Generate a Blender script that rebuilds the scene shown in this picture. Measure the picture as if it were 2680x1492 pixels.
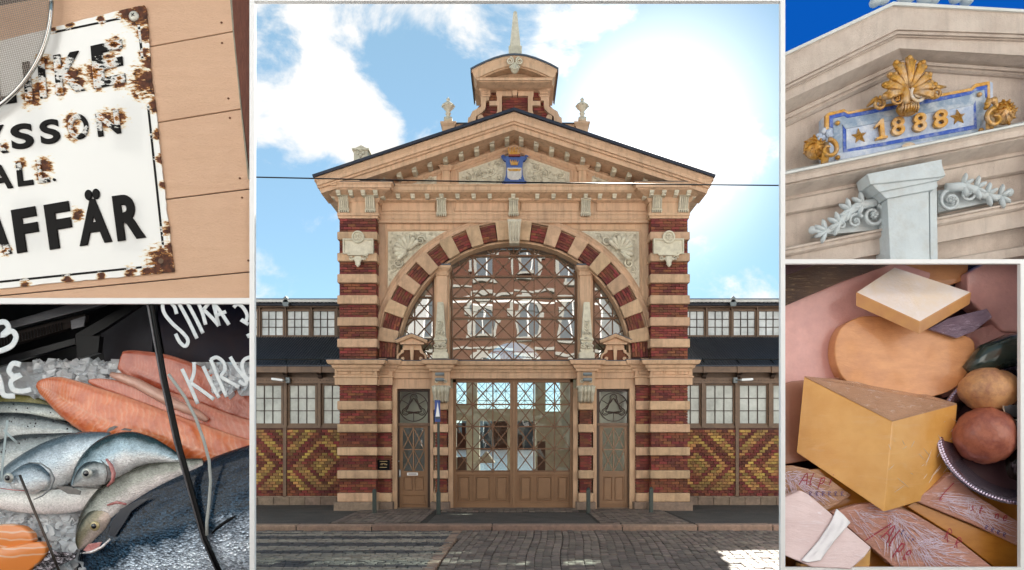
import bpy, bmesh, math, random
from mathutils import Vector, Matrix
random.seed(7)
S = bpy.context.scene
COL = S.collection
for o in list(bpy.data.objects): bpy.data.objects.remove(o)

# ---------------------------------------------------------------- camera
CAMD, CAMH, FPX, HX, HY = 18.0, 1.6, 1800.0, 1288.0, 1120.0
cd = bpy.data.cameras.new('camera'); cam = bpy.data.objects.new('camera', cd); COL.objects.link(cam)
cam.location = (0, -CAMD, CAMH); cam.rotation_euler = (math.radians(90), 0, 0)
cd.sensor_width = 36; cd.lens = 36*FPX/2576; cd.shift_y = 403/2576; cd.clip_start = .1; cd.clip_end = 2000
S.camera = cam
S.render.resolution_x, S.render.resolution_y = 1024, 570

# ---------------------------------------------------------------- light, sky, exposure
SUN = Vector((.17, 1, .64)).normalized()
EXPO = 1.5
w = bpy.data.worlds.new('World'); S.world = w; w.use_nodes = True
nt = w.node_tree; N = nt.nodes; L = nt.links; N.clear()
def wn(t, **k):
    n = N.new(t)
    for a, b in k.items(): setattr(n, a, b)
    return n
def wmath(op, a, b=None, clamp=False):
    n = wn('ShaderNodeMath', operation=op); n.use_clamp = clamp
    for i, v in enumerate((a, b)):
        if v is None: continue
        if isinstance(v, (int, float)): n.inputs[i].default_value = v
        else: L.new(v, n.inputs[i])
    return n.outputs[0]
sky = wn('ShaderNodeTexSky', sky_type='NISHITA'); sky.sun_disc = False
sky.sun_elevation = math.asin(SUN.z); sky.dust_density = 0.0; sky.air_density = .8; sky.ozone_density = 2; sky.sun_rotation = math.atan2(SUN.x, SUN.y)
tc = wn('ShaderNodeTexCoord'); nrm = wn('ShaderNodeVectorMath', operation='NORMALIZE'); L.new(tc.outputs['Generated'], nrm.inputs[0])
D = nrm.outputs[0]
mp = wn('ShaderNodeMapping'); mp.inputs['Scale'].default_value = (1, 1, 1.5); L.new(D, mp.inputs[0])
n1 = wn('ShaderNodeTexNoise'); n1.inputs['Scale'].default_value = 9.5; n1.inputs['Detail'].default_value = 9; n1.inputs['Roughness'].default_value = .6
n1.inputs['Distortion'].default_value = .35; L.new(mp.outputs[0], n1.inputs[0])
cl = wmath('MULTIPLY', wmath('SUBTRACT', n1.outputs[0], .5), 3.1)
def direc(px, py): return Vector(((px-HX), FPX, (HY-py))).normalized()
# drifts of cloud: (px, py, angular radius, weight)
for px, py, r, s in ((720, 130, .10, .5), (760, 290, .13, .95), (930, 290, .10, .85), (860, 200, .06, .4), (1050, 70, .07, .6), (1130, 60, .05, .3), (1380, 60, .10, .5), (1470, 130, .06, .2),
                     (1690, 330, .12, .6), (1540, 290, .06, .35), (1420, 190, .06, .3), (1860, 70, .05, .3), (1930, 180, .05, .25), (1590, 60, .03, .5), (1520, 40, .04, .3), (1830, 700, .07, .7), (1920, 380, .09, .5), (820, 40, .05, .3), (930, 130, .07, -.55), (690, 470, .1, -.5), (700, 560, .12, -.4), (1080, 190, .07, -.5), (1210, 180, .06, -.35), (1880, 560, .09, -.5), (1840, 130, .12, -.7), (1640, 110, .11, -.7), (1940, 300, .07, -.4), (1500, 190, .06, -.4), (1770, 60, .07, -.4), (1940, 470, .05, -.3), (1280, 60, .05, -.4), (1060, 250, .05, -.3), (1340, 260, .05, -.3)):
    d = wn('ShaderNodeVectorMath', operation='DISTANCE'); L.new(D, d.inputs[0]); d.inputs[1].default_value = direc(px, py)
    g = wmath('SUBTRACT', 1.0, wmath('DIVIDE', d.outputs['Value'], r), clamp=True)
    g = wmath('MULTIPLY', wmath('POWER', g, .8), s*.72)
    cl = wmath('ADD', cl, g)
mr = wn('ShaderNodeMapRange', interpolation_type='SMOOTHSTEP'); L.new(cl, mr.inputs[0]); mr.inputs[1].default_value = .02; mr.inputs[2].default_value = .70
# sun glare painted into the sky as a veil, lower than the sun lamp
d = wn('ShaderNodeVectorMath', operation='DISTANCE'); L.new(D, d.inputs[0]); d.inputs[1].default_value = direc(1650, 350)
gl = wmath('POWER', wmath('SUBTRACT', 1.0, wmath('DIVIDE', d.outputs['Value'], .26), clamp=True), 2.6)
mx = wn('ShaderNodeMix', data_type='RGBA'); L.new(mr.outputs[0], mx.inputs[0])
skyc = wn('ShaderNodeMix', data_type='RGBA', blend_type='MULTIPLY'); skyc.inputs[0].default_value = 1
L.new(sky.outputs[0], skyc.inputs[6]); skyc.inputs[7].default_value = (.30, .34, .36, 1)
SKYL = wn('ShaderNodeMix', data_type='RGBA', blend_type='ADD'); SKYL.inputs[0].default_value = 1
L.new(skyc.outputs[2], SKYL.inputs[6]); SKYL.inputs[7].default_value = (.72, 1.12, 1.08, 1)
L.new(SKYL.outputs[2], mx.inputs[6]); mx.inputs[7].default_value = (4.0, 3.9, 3.75, 1)
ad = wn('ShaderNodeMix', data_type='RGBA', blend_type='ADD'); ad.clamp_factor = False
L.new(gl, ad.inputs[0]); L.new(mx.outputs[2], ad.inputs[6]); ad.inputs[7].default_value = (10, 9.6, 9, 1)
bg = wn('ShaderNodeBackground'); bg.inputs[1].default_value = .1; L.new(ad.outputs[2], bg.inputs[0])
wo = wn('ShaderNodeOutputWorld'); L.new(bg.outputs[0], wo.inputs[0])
sl = bpy.data.lights.new('sun', 'SUN'); sl.energy = 4.5; sl.angle = math.radians(.5); sl.color = (1, .93, .82)
so = bpy.data.objects.new('sun', sl); COL.objects.link(so); so.rotation_euler = (-SUN).to_track_quat('-Z', 'Y').to_euler(); so.location = (5, 20, 20)
S.view_settings.view_transform = 'Standard'; S.view_settings.look = 'None'; S.view_settings.gamma = 1
S.view_settings.exposure = EXPO; S.view_settings.use_curve_mapping = False
S.render.engine = 'CYCLES'
try:
    S.cycles.max_bounces = 8; S.cycles.transparent_max_bounces = 16; S.cycles.sample_clamp_indirect = 8
except Exception: pass

# ---------------------------------------------------------------- helpers
def P(px, py, Y):
    d = Y+CAMD
    return Vector(((px-HX)/FPX*d, Y, CAMH+(HY-py)/FPX*d))
def X(px, Y): return (px-HX)/FPX*(Y+CAMD)
def Z(py, Y): return CAMH+(HY-py)/FPX*(Y+CAMD)

class MB:
    def __init__(s): s.bm = bmesh.new(); s.uv = None
    def hexa(s, v):
        vs = [s.bm.verts.new(p) for p in v]
        for f in ((0,1,2,3),(7,6,5,4),(0,4,5,1),(1,5,6,2),(2,6,7,3),(3,7,4,0)): s.bm.faces.new([vs[i] for i in f])
        return vs
    def box(s, x0, x1, y0, y1, z0, z1):
        s.hexa([(x0,y0,z0),(x1,y0,z0),(x1,y0,z1),(x0,y0,z1),(x0,y1,z0),(x1,y1,z0),(x1,y1,z1),(x0,y1,z1)]); return s
    def pbox(s, px0, px1, py0, py1, yf, yb):      # sizes read off at the front face's own distance
        return s.box(X(px0,yf), X(px1,yf), yf, yb, Z(py1,yf), Z(py0,yf))
    def rbox(s, c, w, d, h, rot=0):               # centre, width x, depth y, height z, rotation about y
        m = Matrix.Rotation(rot, 3, 'Y'); c = Vector(c)
        s.hexa([c+m@Vector((a*w/2, b*d/2, e*h/2)) for b in (-1,1) for a, e in ((-1,-1),(1,-1),(1,1),(-1,1))]); return s
    def prism(s, pts, yf, yb):                    # pts: (x,z)
        a = [s.bm.verts.new((x, yf, z)) for x, z in pts]; b = [s.bm.verts.new((x, yb, z)) for x, z in pts]
        s.bm.faces.new(a); s.bm.faces.new(b[::-1])
        n = len(pts)
        for i in range(n): s.bm.faces.new([a[i], b[i], b[(i+1)%n], a[(i+1)%n]])
        return s
    def pprism(s, pts, yf, yb): return s.prism([(X(a,yf), Z(b,yf)) for a, b in pts], yf, yb)
    def loft(s, rings, closed=True, cap=True):
        R = [[s.bm.verts.new(p) for p in r] for r in rings]; n = len(R[0])
        for a, b in zip(R, R[1:]):
            for i in range(n if closed else n-1): s.bm.faces.new([a[i], a[(i+1)%n], b[(i+1)%n], b[i]])
        if cap and closed:
            for r in (R[0][::-1], R[-1]):
                if n > 2:
                    try: s.bm.faces.new(r)
                    except ValueError: pass
        return R
    def tube(s, pts, r, n=6, flat=1.0):
        pts = [Vector(p) for p in pts]; rs = r if isinstance(r, (list, tuple)) else [r]*len(pts)
        rings = []
        for i, p in enumerate(pts):
            t = (pts[min(i+1, len(pts)-1)]-pts[max(i-1, 0)])
            if t.length < 1e-9: t = Vector((0,0,1))
            t.normalize(); up = Vector((0,1,0)) if abs(t.y) < .9 else Vector((1,0,0))
            a = t.cross(up).normalized(); b = t.cross(a)
            rings.append([p+(a*math.cos(q)+b*math.sin(q)*flat)*rs[i] for q in [2*math.pi*k/n for k in range(n)]])
        s.loft(rings); return s
    def blob(s, c, r, rot=0, u=8, v=5):
        c = Vector(c); m = Matrix.Rotation(rot, 3, 'Y')
        rings = [[c+m@Vector((r[0]*math.sin(math.pi*j/v)*math.cos(2*math.pi*i/u), r[1]*math.sin(math.pi*j/v)*math.sin(2*math.pi*i/u), r[2]*math.cos(math.pi*j/v))) for i in range(u)] for j in range(1, v)]
        R = s.loft(rings, cap=False)
        t = s.bm.verts.new(c+m@Vector((0,0,r[2]))); b = s.bm.verts.new(c-m@Vector((0,0,r[2])))
        for i in range(u):
            s.bm.faces.new([t, R[0][(i+1)%u], R[0][i]]); s.bm.faces.new([b, R[-1][i], R[-1][(i+1)%u]])
        return s
    def lathe(s, cx, cy, prof, n=16):
        s.loft([[(cx+r*math.cos(2*math.pi*k/n), cy+r*math.sin(2*math.pi*k/n), z) for k in range(n)] for r, z in prof]); return s
    def sweep(s, path, prof, closed=False, miter0=None):      # path (x,z); prof (offset to the right of travel, y)
        n = len(path); rings = []
        for i in range(n):
            a = Vector(path[i-1]) if (i > 0 or closed) else None; b = Vector(path[i]); c = Vector(path[(i+1)%n]) if (i < n-1 or closed) else None
            ns = []
            if a is not None: t = (b-a).normalized(); ns.append(Vector((t.y, -t.x)))
            if c is not None: t = (c-b).normalized(); ns.append(Vector((t.y, -t.x)))
            m = ns[0] if len(ns) == 1 else (ns[0]+ns[1]).normalized()/max(.3, math.sqrt((1+ns[0].dot(ns[1]))/2))
            rings.append([(b.x+m.x*o, y, b.y+m.y*o) for o, y in prof])
        if closed: rings.append(rings[0])
        s.loft(rings, cap=not closed); return s
    def cornice(s, x0, x1, yw, yb, prof):          # prof: (out, z) mouldings that return round both ends
        s.loft([[(x0-o, yw-o, z), (x1+o, yw-o, z), (x1+o, yb, z), (x0-o, yb, z)] for o, z in prof]); return s
    def bevel(s, w, seg=2):
        bmesh.ops.remove_doubles(s.bm, verts=s.bm.verts, dist=1e-6)
        bmesh.ops.bevel(s.bm, geom=list(s.bm.edges), offset=w, segments=seg, profile=.6, affect='EDGES', clamp_overlap=True); return s
    def jitter(s, a, seed=0):
        r = random.Random(seed)
        for v in s.bm.verts: v.co += Vector((r.uniform(-a,a), r.uniform(-a,a), r.uniform(-a,a)))
        return s
    def clip(s, win):                              # cut flush with the splayed sides of a display bay
        a, b, c, d = win; o = Vector((0,-CAMD,CAMH))
        for side, lim in (('x0',a),('x1',b),('y0',c),('y1',d)):
            if lim is None: continue
            if side[0] == 'x': dirv = Vector(((lim-HX)/FPX, 1, 0)); nn = Vector((dirv.y, -dirv.x, 0)); nn = nn if side == 'x1' else -nn
            else: dirv = Vector((0, 1, (HY-lim)/FPX)); nn = Vector((0, -dirv.z, dirv.y)); nn = nn if side == 'y0' else -nn
            bmesh.ops.bisect_plane(s.bm, geom=list(s.bm.verts)+list(s.bm.edges)+list(s.bm.faces), plane_co=o, plane_no=nn, clear_outer=True)
        return s
    def build(s, name, m, parent=None, smooth=False, norm=True):
        if norm: bmesh.ops.recalc_face_normals(s.bm, faces=list(s.bm.faces))
        me = bpy.data.meshes.new(name); s.bm.to_mesh(me); s.bm.free()
        if smooth:
            for p in me.polygons: p.use_smooth = True
        me.materials.append(m)
        o = bpy.data.objects.new(name, me); COL.objects.link(o)
        if parent is not None: o.parent = parent
        return o
def inst(name, me, parent, loc, scale=(1,1,1), rot=(0,0,0)):
    o = bpy.data.objects.new(name, me); COL.objects.link(o); o.parent = parent; o.location = loc; o.scale = scale; o.rotation_euler = rot; return o
def thing(name, label, cat, group=None):
    o = bpy.data.objects.new(name, None); COL.objects.link(o); o['label'] = label; o['category'] = cat; o.empty_display_size = .1
    if group: o['group'] = group
    return o
def tag(o, label, cat, group=None):
    o['label'] = label; o['category'] = cat
    if group: o['group'] = group
    return o
def settle(o, base):   # put an Empty at its thing's base, children staying where they are
    base = Vector(base); o.location = base
    for c in o.children: c.matrix_parent_inverse = Matrix.Translation(-base)
def struct(o, kind='structure', label=None):
    o['kind'] = kind
    if label: o['label'] = label
    return o

# ---------------------------------------------------------------- materials
def mat(name, c1, c2=None, scale=6, rough=.7, bump=.15, bscale=None, metal=0, rnd=0, spec=None, coat=0, grime=None, gscale=1.3, gamt=.5, stretch=(1,1,1), alpha=None, trans=0, sss=0, streak=0):
    m = bpy.data.materials.new(name); m.use_nodes = True; t = m.node_tree; b = t.nodes['Principled BSDF']
    l = t.links.new; nn = t.nodes.new
    b.inputs['Roughness'].default_value = rough; b.inputs['Metallic'].default_value = metal
    if coat: b.inputs['Coat Weight'].default_value = coat; b.inputs['Coat Roughness'].default_value = .08
    if spec is not None: b.inputs['Specular IOR Level'].default_value = spec
    if trans: b.inputs['Transmission Weight'].default_value = trans
    if sss:
        b.inputs['Subsurface Weight'].default_value = sss; b.inputs['Subsurface Radius'].default_value = (.06,.03,.015); b.inputs['Subsurface Scale'].default_value = 1
    c2 = c2 or tuple(x*.8 for x in c1)
    g = nn('ShaderNodeNewGeometry'); mp = nn('ShaderNodeMapping'); mp.inputs['Scale'].default_value = stretch; l(g.outputs['Position'], mp.inputs[0])
    no = nn('ShaderNodeTexNoise'); no.inputs['Scale'].default_value = scale; no.inputs['Detail'].default_value = 6; no.inputs['Roughness'].default_value = .65; l(mp.outputs[0], no.inputs[0])
    mr = nn('ShaderNodeMapRange'); mr.inputs[1].default_value = .3; mr.inputs[2].default_value = .7; l(no.outputs[0], mr.inputs[0])
    mx = nn('ShaderNodeMix'); mx.data_type = 'RGBA'; mx.inputs[6].default_value = (*c1,1); mx.inputs[7].default_value = (*c2,1); l(mr.outputs[0], mx.inputs[0])
    col = mx.outputs[2]
    if streak:
        ms = nn('ShaderNodeMapping'); ms.inputs['Scale'].default_value = (9,9,.9); l(g.outputs['Position'], ms.inputs[0]); ns = nn('ShaderNodeTexNoise'); ns.inputs['Scale'].default_value = 1; ns.inputs['Detail'].default_value = 7; ns.inputs['Roughness'].default_value = .7; l(ms.outputs[0], ns.inputs[0])
        mm_ = nn('ShaderNodeMapRange'); mm_.inputs[1].default_value = .48; mm_.inputs[2].default_value = .75; mm_.inputs[4].default_value = streak; l(ns.outputs[0], mm_.inputs[0])
        xs_ = nn('ShaderNodeMix'); xs_.data_type = 'RGBA'; l(mm_.outputs[0], xs_.inputs[0]); l(col, xs_.inputs[6]); xs_.inputs[7].default_value = tuple(v*.38 for v in c1)+(1,); col = xs_.outputs[2]
    if rnd:
        oi = nn('ShaderNodeObjectInfo'); a = nn('ShaderNodeMath'); a.operation = 'ADD'; l(oi.outputs['Random'], a.inputs[0]); l(g.outputs['Random Per Island'], a.inputs[1])
        f = nn('ShaderNodeMath'); f.operation = 'FRACT'; l(a.outputs[0], f.inputs[0])
        hs = nn('ShaderNodeHueSaturation'); l(col, hs.inputs['Color'])
        r = nn('ShaderNodeMapRange'); r.inputs[3].default_value = 1-rnd; r.inputs[4].default_value = 1+rnd; l(f.outputs[0], r.inputs[0]); l(r.outputs[0], hs.inputs['Value'])
        f2 = nn('ShaderNodeMath'); f2.operation = 'MULTIPLY'; l(f.outputs[0], f2.inputs[0]); f2.inputs[1].default_value = 7.31
        f3 = nn('ShaderNodeMath'); f3.operation = 'FRACT'; l(f2.outputs[0], f3.inputs[0])
        r2 = nn('ShaderNodeMapRange'); r2.inputs[3].default_value = .5-rnd*.05; r2.inputs[4].default_value = .5+rnd*.05; l(f3.outputs[0], r2.inputs[0]); l(r2.outputs[0], hs.inputs['Hue'])
        col = hs.outputs[0]
    if grime:
        n2 = nn('ShaderNodeTexNoise'); n2.inputs['Scale'].default_value = gscale; n2.inputs['Detail'].default_value = 8; n2.inputs['Roughness'].default_value = .7; l(g.outputs['Position'], n2.inputs[0])
        m2 = nn('ShaderNodeMapRange'); m2.inputs[1].default_value = .45; m2.inputs[2].default_value = .72; m2.inputs[4].default_value = gamt; l(n2.outputs[0], m2.inputs[0])
        x2 = nn('ShaderNodeMix'); x2.data_type = 'RGBA'; l(m2.outputs[0], x2.inputs[0]); l(col, x2.inputs[6]); x2.inputs[7].default_value = (*grime,1); col = x2.outputs[2]
    l(col, b.inputs['Base Color'])
    if bump:
        nb = nn('ShaderNodeTexNoise'); nb.inputs['Scale'].default_value = bscale or scale*5; nb.inputs['Detail'].default_value = 5; l(mp.outputs[0], nb.inputs[0])
        bp = nn('ShaderNodeBump'); bp.inputs['Strength'].default_value = bump; bp.inputs['Distance'].default_value = .02; l(nb.outputs[0], bp.inputs['Height']); l(bp.outputs[0], b.inputs['Normal'])
    m['col'] = 1
    return m
def glassmat(name, tint, refl, rough=0.0, wav=.02, wscale=3, tr=1.0):
    m = bpy.data.materials.new(name); m.use_nodes = True; t = m.node_tree; t.nodes.clear(); nn = t.nodes.new; l = t.links.new
    o = nn('ShaderNodeOutputMaterial'); mx = nn('ShaderNodeMixShader'); gl = nn('ShaderNodeBsdfGlossy'); tr_ = nn('ShaderNodeBsdfTransparent')
    gl.inputs['Roughness'].default_value = rough; gl.inputs['Color'].default_value = (1,1,1,1); tr_.inputs[0].default_value = (*tint,1)
    g = nn('ShaderNodeNewGeometry'); no = nn('ShaderNodeTexNoise'); no.inputs['Scale'].default_value = wscale; no.inputs['Detail'].default_value = 1; l(g.outputs['Position'], no.inputs[0])
    bp = nn('ShaderNodeBump'); bp.inputs['Strength'].default_value = 1; bp.inputs['Distance'].default_value = wav; l(no.outputs[0], bp.inputs['Height']); l(bp.outputs[0], gl.inputs['Normal'])
    mx.inputs[0].default_value = refl; l(tr_.outputs[0], mx.inputs[1]); l(gl.outputs[0], mx.inputs[2]); l(mx.outputs[0], o.inputs[0])
    return m
M = {}
M['stucco'] = mat('painted stucco', (.68,.44,.28), (.60,.385,.24), 3, .8, .12, 60, grime=(.36,.25,.17), gscale=1.7, gamt=.4, streak=.7, rnd=.05)
M['stucco2'] = mat('carved stucco', (.70,.64,.50), (.58,.52,.40), 12, .8, .2, 60, grime=(.30,.25,.18), gscale=9, gamt=.45, rnd=.12)
M['brick'] = mat('red brick', (.225,.055,.028), (.15,.038,.022), 25, .75, .35, 90, rnd=.45, grime=(.10,.03,.025), gscale=3, gamt=.4)
M['mortar'] = mat('dark mortar', (.13,.055,.045), (.09,.04,.035), 20, .95, .3, 90)
M['ybrick'] = mat('yellow brick', (.46,.26,.07), (.32,.17,.045), 22, .7, .35, 90, rnd=.5, grime=(.14,.07,.04), gscale=1.6, gamt=.8)
M['wood'] = mat('brown painted wood', (.30,.165,.085), (.25,.135,.068), 5, .42, .08, 40, grime=(.16,.09,.05), gscale=2, gamt=.35)
M['wood2'] = mat('brown painted window timber', (.20,.115,.065), (.15,.085,.05), 6, .5, .1, 40, grime=(.09,.06,.04), gscale=3, gamt=.4)
M['iron'] = mat('brown iron glazing bar', (.14,.075,.04), (.20,.09,.04), 9, .5, .1)
M['dark'] = mat('dark window frame', (.055,.03,.02), None, 8, .5, .1)
M['roof'] = mat('dark sheet metal', (.030,.036,.055), (.018,.021,.034), 4, .45, .1, metal=.3)
M['roofedge'] = mat('grey blue roof edging', (.07,.09,.12), None, 4, .45, .1)
M['plinth'] = mat('granite plinth', (.30,.21,.155), (.20,.14,.10), 9, .85, .5, 40, rnd=.15, grime=(.09,.07,.06), gscale=3, gamt=.6)
M['bandstone'] = mat('weathered band stucco', (.60,.39,.245), (.52,.33,.2), 4, .85, .2, 50, rnd=.13, grime=(.30,.20,.13), gscale=4, gamt=.6, streak=.6)
M['interior'] = mat('whitewashed interior wall', (.78,.76,.66), (.60,.58,.49), 3, .9, .5, 12)
M['intdark'] = mat('dark timber inside hall', (.06,.045,.035), None, 4, .8, .1)
M['intfloor'] = mat('hall stone floor', (.25,.23,.2), None, 4, .5, .1)
M['glass'] = glassmat('arch window glass', (.50,.54,.52), .36, 0, .0022, 1.6)
M['doorglass'] = glassmat('door glass', (.90,.94,.90), .05, 0, .003, 2)
M['blackglass'] = glassmat('dark door glass', (.25,.25,.25), .10, 0, .01, 3)
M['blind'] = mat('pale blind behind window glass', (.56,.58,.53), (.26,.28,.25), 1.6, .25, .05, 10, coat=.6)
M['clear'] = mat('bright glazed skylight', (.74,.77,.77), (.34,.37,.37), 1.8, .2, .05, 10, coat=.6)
M['green'] = mat('dark green post paint', (.035,.05,.045), (.05,.06,.05), 9, .5, .2)
M['asphalt'] = mat('asphalt', (.085,.072,.065), (.05,.043,.04), 2.5, .8, .5, 160, grime=(.03,.027,.027), gscale=1.2, gamt=.7)
M['cobble'] = mat('granite cobble', (.185,.14,.115), (.11,.086,.078), 15, .62, .5, 70, rnd=.42, grime=(.10,.07,.06), gscale=1.5, gamt=.5)
M['cobblel'] = mat('worn white painted cobble', (.33,.285,.235), (.21,.18,.15), 11, .65, .5, 70, rnd=.2, grime=(.15,.12,.10), gscale=5, gamt=.75)
M['cobbled'] = mat('dark cobble', (.065,.058,.062), (.045,.042,.048), 15, .6, .5, 70, rnd=.35)
M['joint'] = mat('dark sandy joint', (.035,.028,.024), None, 20, .95, .4)
M['kerb'] = mat('red granite kerb', (.34,.22,.16), (.22,.14,.11), 14, .7, .4, 60, rnd=.15, grime=(.10,.07,.05), gscale=4, gamt=.6)
M['white'] = mat('white painted board', (.92,.92,.92), (.90,.90,.90), 3, .7, .03)
M['black'] = mat('black', (.006,.006,.007), None, 3, .35, .05, spec=.15)
M['gold'] = mat('flaking gilding', (.62,.33,.06), (.42,.19,.025), 14, .36, .5, 40, metal=.45, grime=(.62,.60,.55), gscale=6, gamt=.55)
M['blue'] = mat('blue paint', (.06,.12,.36), (.05,.10,.28), 10, .6, .2)
M['lamp'] = mat('grey lamp housing', (.22,.25,.26), None, 9, .5, .1)
M['whitepl'] = mat('white plaster relief', (.75,.72,.68), None, 9, .8, .2)

def arcpts(cx, cz, r, a0, a1, n): return [(cx+r*math.cos(math.radians(a0+(a1-a0)*i/n)), cz+r*math.sin(math.radians(a0+(a1-a0)*i/n))) for i in range(n+1)]
def clip_poly(poly, fn_in, inter):
    out = []
    for i, p in enumerate(poly):
        q = poly[i-1]; a, b = fn_in(p), fn_in(q)
        if a != b: out.append(inter(q, p))
        if a: out.append(p)
    return out
def clip_convex(poly, conv):      # conv counter-clockwise
    for i in range(len(conv)):
        a, b = conv[i], conv[(i+1)%len(conv)]
        f = lambda p: (b[0]-a[0])*(p[1]-a[1])-(b[1]-a[1])*(p[0]-a[0])
        def it(p, q):
            u, v = f(p), f(q); t = u/(u-v); return (p[0]+(q[0]-p[0])*t, p[1]+(q[1]-p[1])*t)
        poly = clip_poly(poly, lambda p: f(p) >= -1e-9, it)
        if len(poly) < 3: return []
    return poly
def inpoly(x, z, poly):
    c = False
    for i in range(len(poly)):
        (x1,z1), (x2,z2) = poly[i-1], poly[i]
        if (z1 > z) != (z2 > z) and x < (x2-x1)*(z-z1)/(z2-z1)+x1: c = not c
    return c
def pdist(x, z, poly):
    best = 9e9
    for i in range(len(poly)):
        ax, az = poly[i-1]; bx, bz = poly[i]; dx, dz = bx-ax, bz-az
        t = max(0, min(1, ((x-ax)*dx+(z-az)*dz)/max(1e-12, dx*dx+dz*dz))); best = min(best, math.hypot(x-ax-t*dx, z-az-t*dz))
    return best
def spiral(mb, cx, cz, r, y, turns=1.7, dirn=1, a0=0, th=None, out=None, n=22, rose=True):
    th = th or r*.16; out = out or th
    pts, rs = [], []
    for i in range(n+1):
        t = i/n; rr = r*(1-t*.82); a = a0+dirn*t*turns*2*math.pi
        pts.append((cx+rr*math.cos(a), y-out*.4, cz+rr*math.sin(a))); rs.append(th*(1-.45*t))
    mb.tube(pts, rs, 5)
    if rose:
        for k in range(5):
            a = 2*math.pi*k/5+a0; mb.blob((cx+r*.2*math.cos(a), y-out*.8, cz+r*.2*math.sin(a)), (r*.14, out*.7, r*.14), 0, 6, 4)
        mb.blob((cx, y-out, cz), (r*.1, out*.7, r*.1), 0, 6, 4)
    return pts
def leaf(mb, x, z, y, l, a, out):
    c = (x+math.cos(a)*l/2, y-out*.3, z+math.sin(a)*l/2)
    mb.blob(c, (l/2, out, l*.17), -a, 6, 5)
def rinceau(mb, poly, y, rmin, rmax, seed, out=.03, avoid=()):
    R = random.Random(seed); xs = [p[0] for p in poly]; zs = [p[1] for p in poly]; C = []
    for it in range(5000):
        x, z = R.uniform(min(xs), max(xs)), R.uniform(min(zs), max(zs))
        if not inpoly(x, z, poly): continue
        r = min(pdist(x, z, poly), rmax)
        for (a, b, c) in list(C)+list(avoid): r = min(r, math.hypot(x-a, z-b)-c)
        lim = rmin if it > 700 else rmax*.8
        if r < lim: continue
        C.append((x, z, r*.97))
    for i, (x, z, r) in enumerate(C):
        a0 = R.uniform(0, 6.28)
        spiral(mb, x, z, r*.86, y, 1.6, 1 if i%2 else -1, a0, r*.13, min(out, r*.4), 16, r > rmin*1.5)
        for k in range(5 if r > rmin*1.5 else 3):
            a = a0+k*1.3; leaf(mb, x+math.cos(a)*r*.82, z+math.sin(a)*r*.82, y, r*.45, a+1.1, min(out, r*.4)*.6)
    return C
def shell(mb, cx, cz, r, y, a0, a1, n, out):
    for k in range(n):
        a = math.radians(a0+(a1-a0)*k/(n-1)); pts = [(cx+math.cos(a)*r*t, y-out*(.3+.7*t), cz+math.sin(a)*r*t) for t in (.12,.35,.6,.85,1)]
        w = r*math.radians(abs(a1-a0))/(n-1)*.47
        mb.tube(pts, [w*.2, w*.5, w*.8, w*1.05, w*.6], 6, .9)

# bricks: the first ones are objects of their own, the rest joined
class Bricks:
    def __init__(s, m, limit, name='brick', joined='brickwork'):
        s.m = m; s.limit = limit; s.name = name; s.joined = joined; s.n = 0; s.rest = {}
        b = MB().box(-.5,.5,-.5,.5,-.5,.5); b.bevel(.03, 1); o = b.build(name, m); s.me = o.data; bpy.data.objects.remove(o)
    def add(s, parent, c, w, d, h, rot=0):
        j = random.uniform(-.003,.003); c = (c[0], c[1]+j, c[2])
        if s.n < s.limit:
            s.n += 1; inst(s.name, s.me, parent, c, (w, d, h), (0, rot, 0))
        else: s.rest.setdefault(parent.name, (parent, MB()))[1].rbox(c, w, d, h, rot)
    def finish(s):
        for p, mb in s.rest.values(): mb.build(s.joined, s.m, p)['kind'] = 'stuff'
def brick_rect(B, parent, x0, x1, z0, z1, yf, ch=.067, bl=.20, pick=None):
    n = max(1, round((z1-z0)/ch)); ch = (z1-z0)/n
    for r in range(n):
        z = z0+(r+.5)*ch; hd = r%2; x = x0; L_ = bl/2 if hd else bl
        first = True
        while x < x1-.01:
            ln = (bl/2 if (first and hd) else bl); first = False
            xe = min(x+ln, x1)
            if x1-xe < bl*.25: xe = x1
            Bk = B if pick is None else pick((x+xe)/2, z, r)
            Bk.add(parent, ((x+xe)/2, yf+.03, z), xe-x-.009, .06, ch-.011); x = xe
# ================================================================ ground, pavement, road
g = MB().box(-300, 300, -60, 22, -.5, -.16).build('ground', M['asphalt']); struct(g)
sea = MB().box(-600, 600, 22, 900, -.6, -.5).build('water', mat('harbour water', (.10,.14,.17), None, .3, .12, .5, 2)); struct(sea)
ped = -.01
pav = MB().box(-16, 16, -3.42, 2.2, -.3, 0).build('pavement', M['asphalt']); struct(pav)
# cobbled strips of the pavement
B = Bricks(M['cobble'], 150, 'paving_stone', 'paving_stones')
def pave(x0, x1, y0, y1, sx, sy, skew=0, parent=pav, z=0.0, Bk=B):
    ny = max(1, int((y1-y0)/sy))
    nx = int((x1-x0)/sx)
    for i in range(nx):
        off = random.uniform(0, sy)
        y = y0-off*.0+ (0 if i%2 else -sy/2)
        while y < y1-.02:
            l = sy*random.uniform(.85,1.15); ya, yb = max(y, y0), min(y+l, y1)
            if yb-ya > .05:
                x = x0+(i+.5)*sx+skew*(ya-y0)
                Bk.add(parent, (x+random.uniform(-.004,.004), (ya+yb)/2, z+random.uniform(-.004,.004)), sx-.014, yb-ya-.014, .05)
            y += l
MB().box(-3.75, -1.75, -3.42, -.3, 0, .004).build('paving_bed', M['joint'], pav)
MB().box(1.75, 3.75, -3.42, -.3, 0, .004).build('paving_bed', M['joint'], pav)
MB().box(-1.74, 1.74, -1.0, .1, 0, .004).build('paving_bed', M['joint'], pav)
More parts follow.
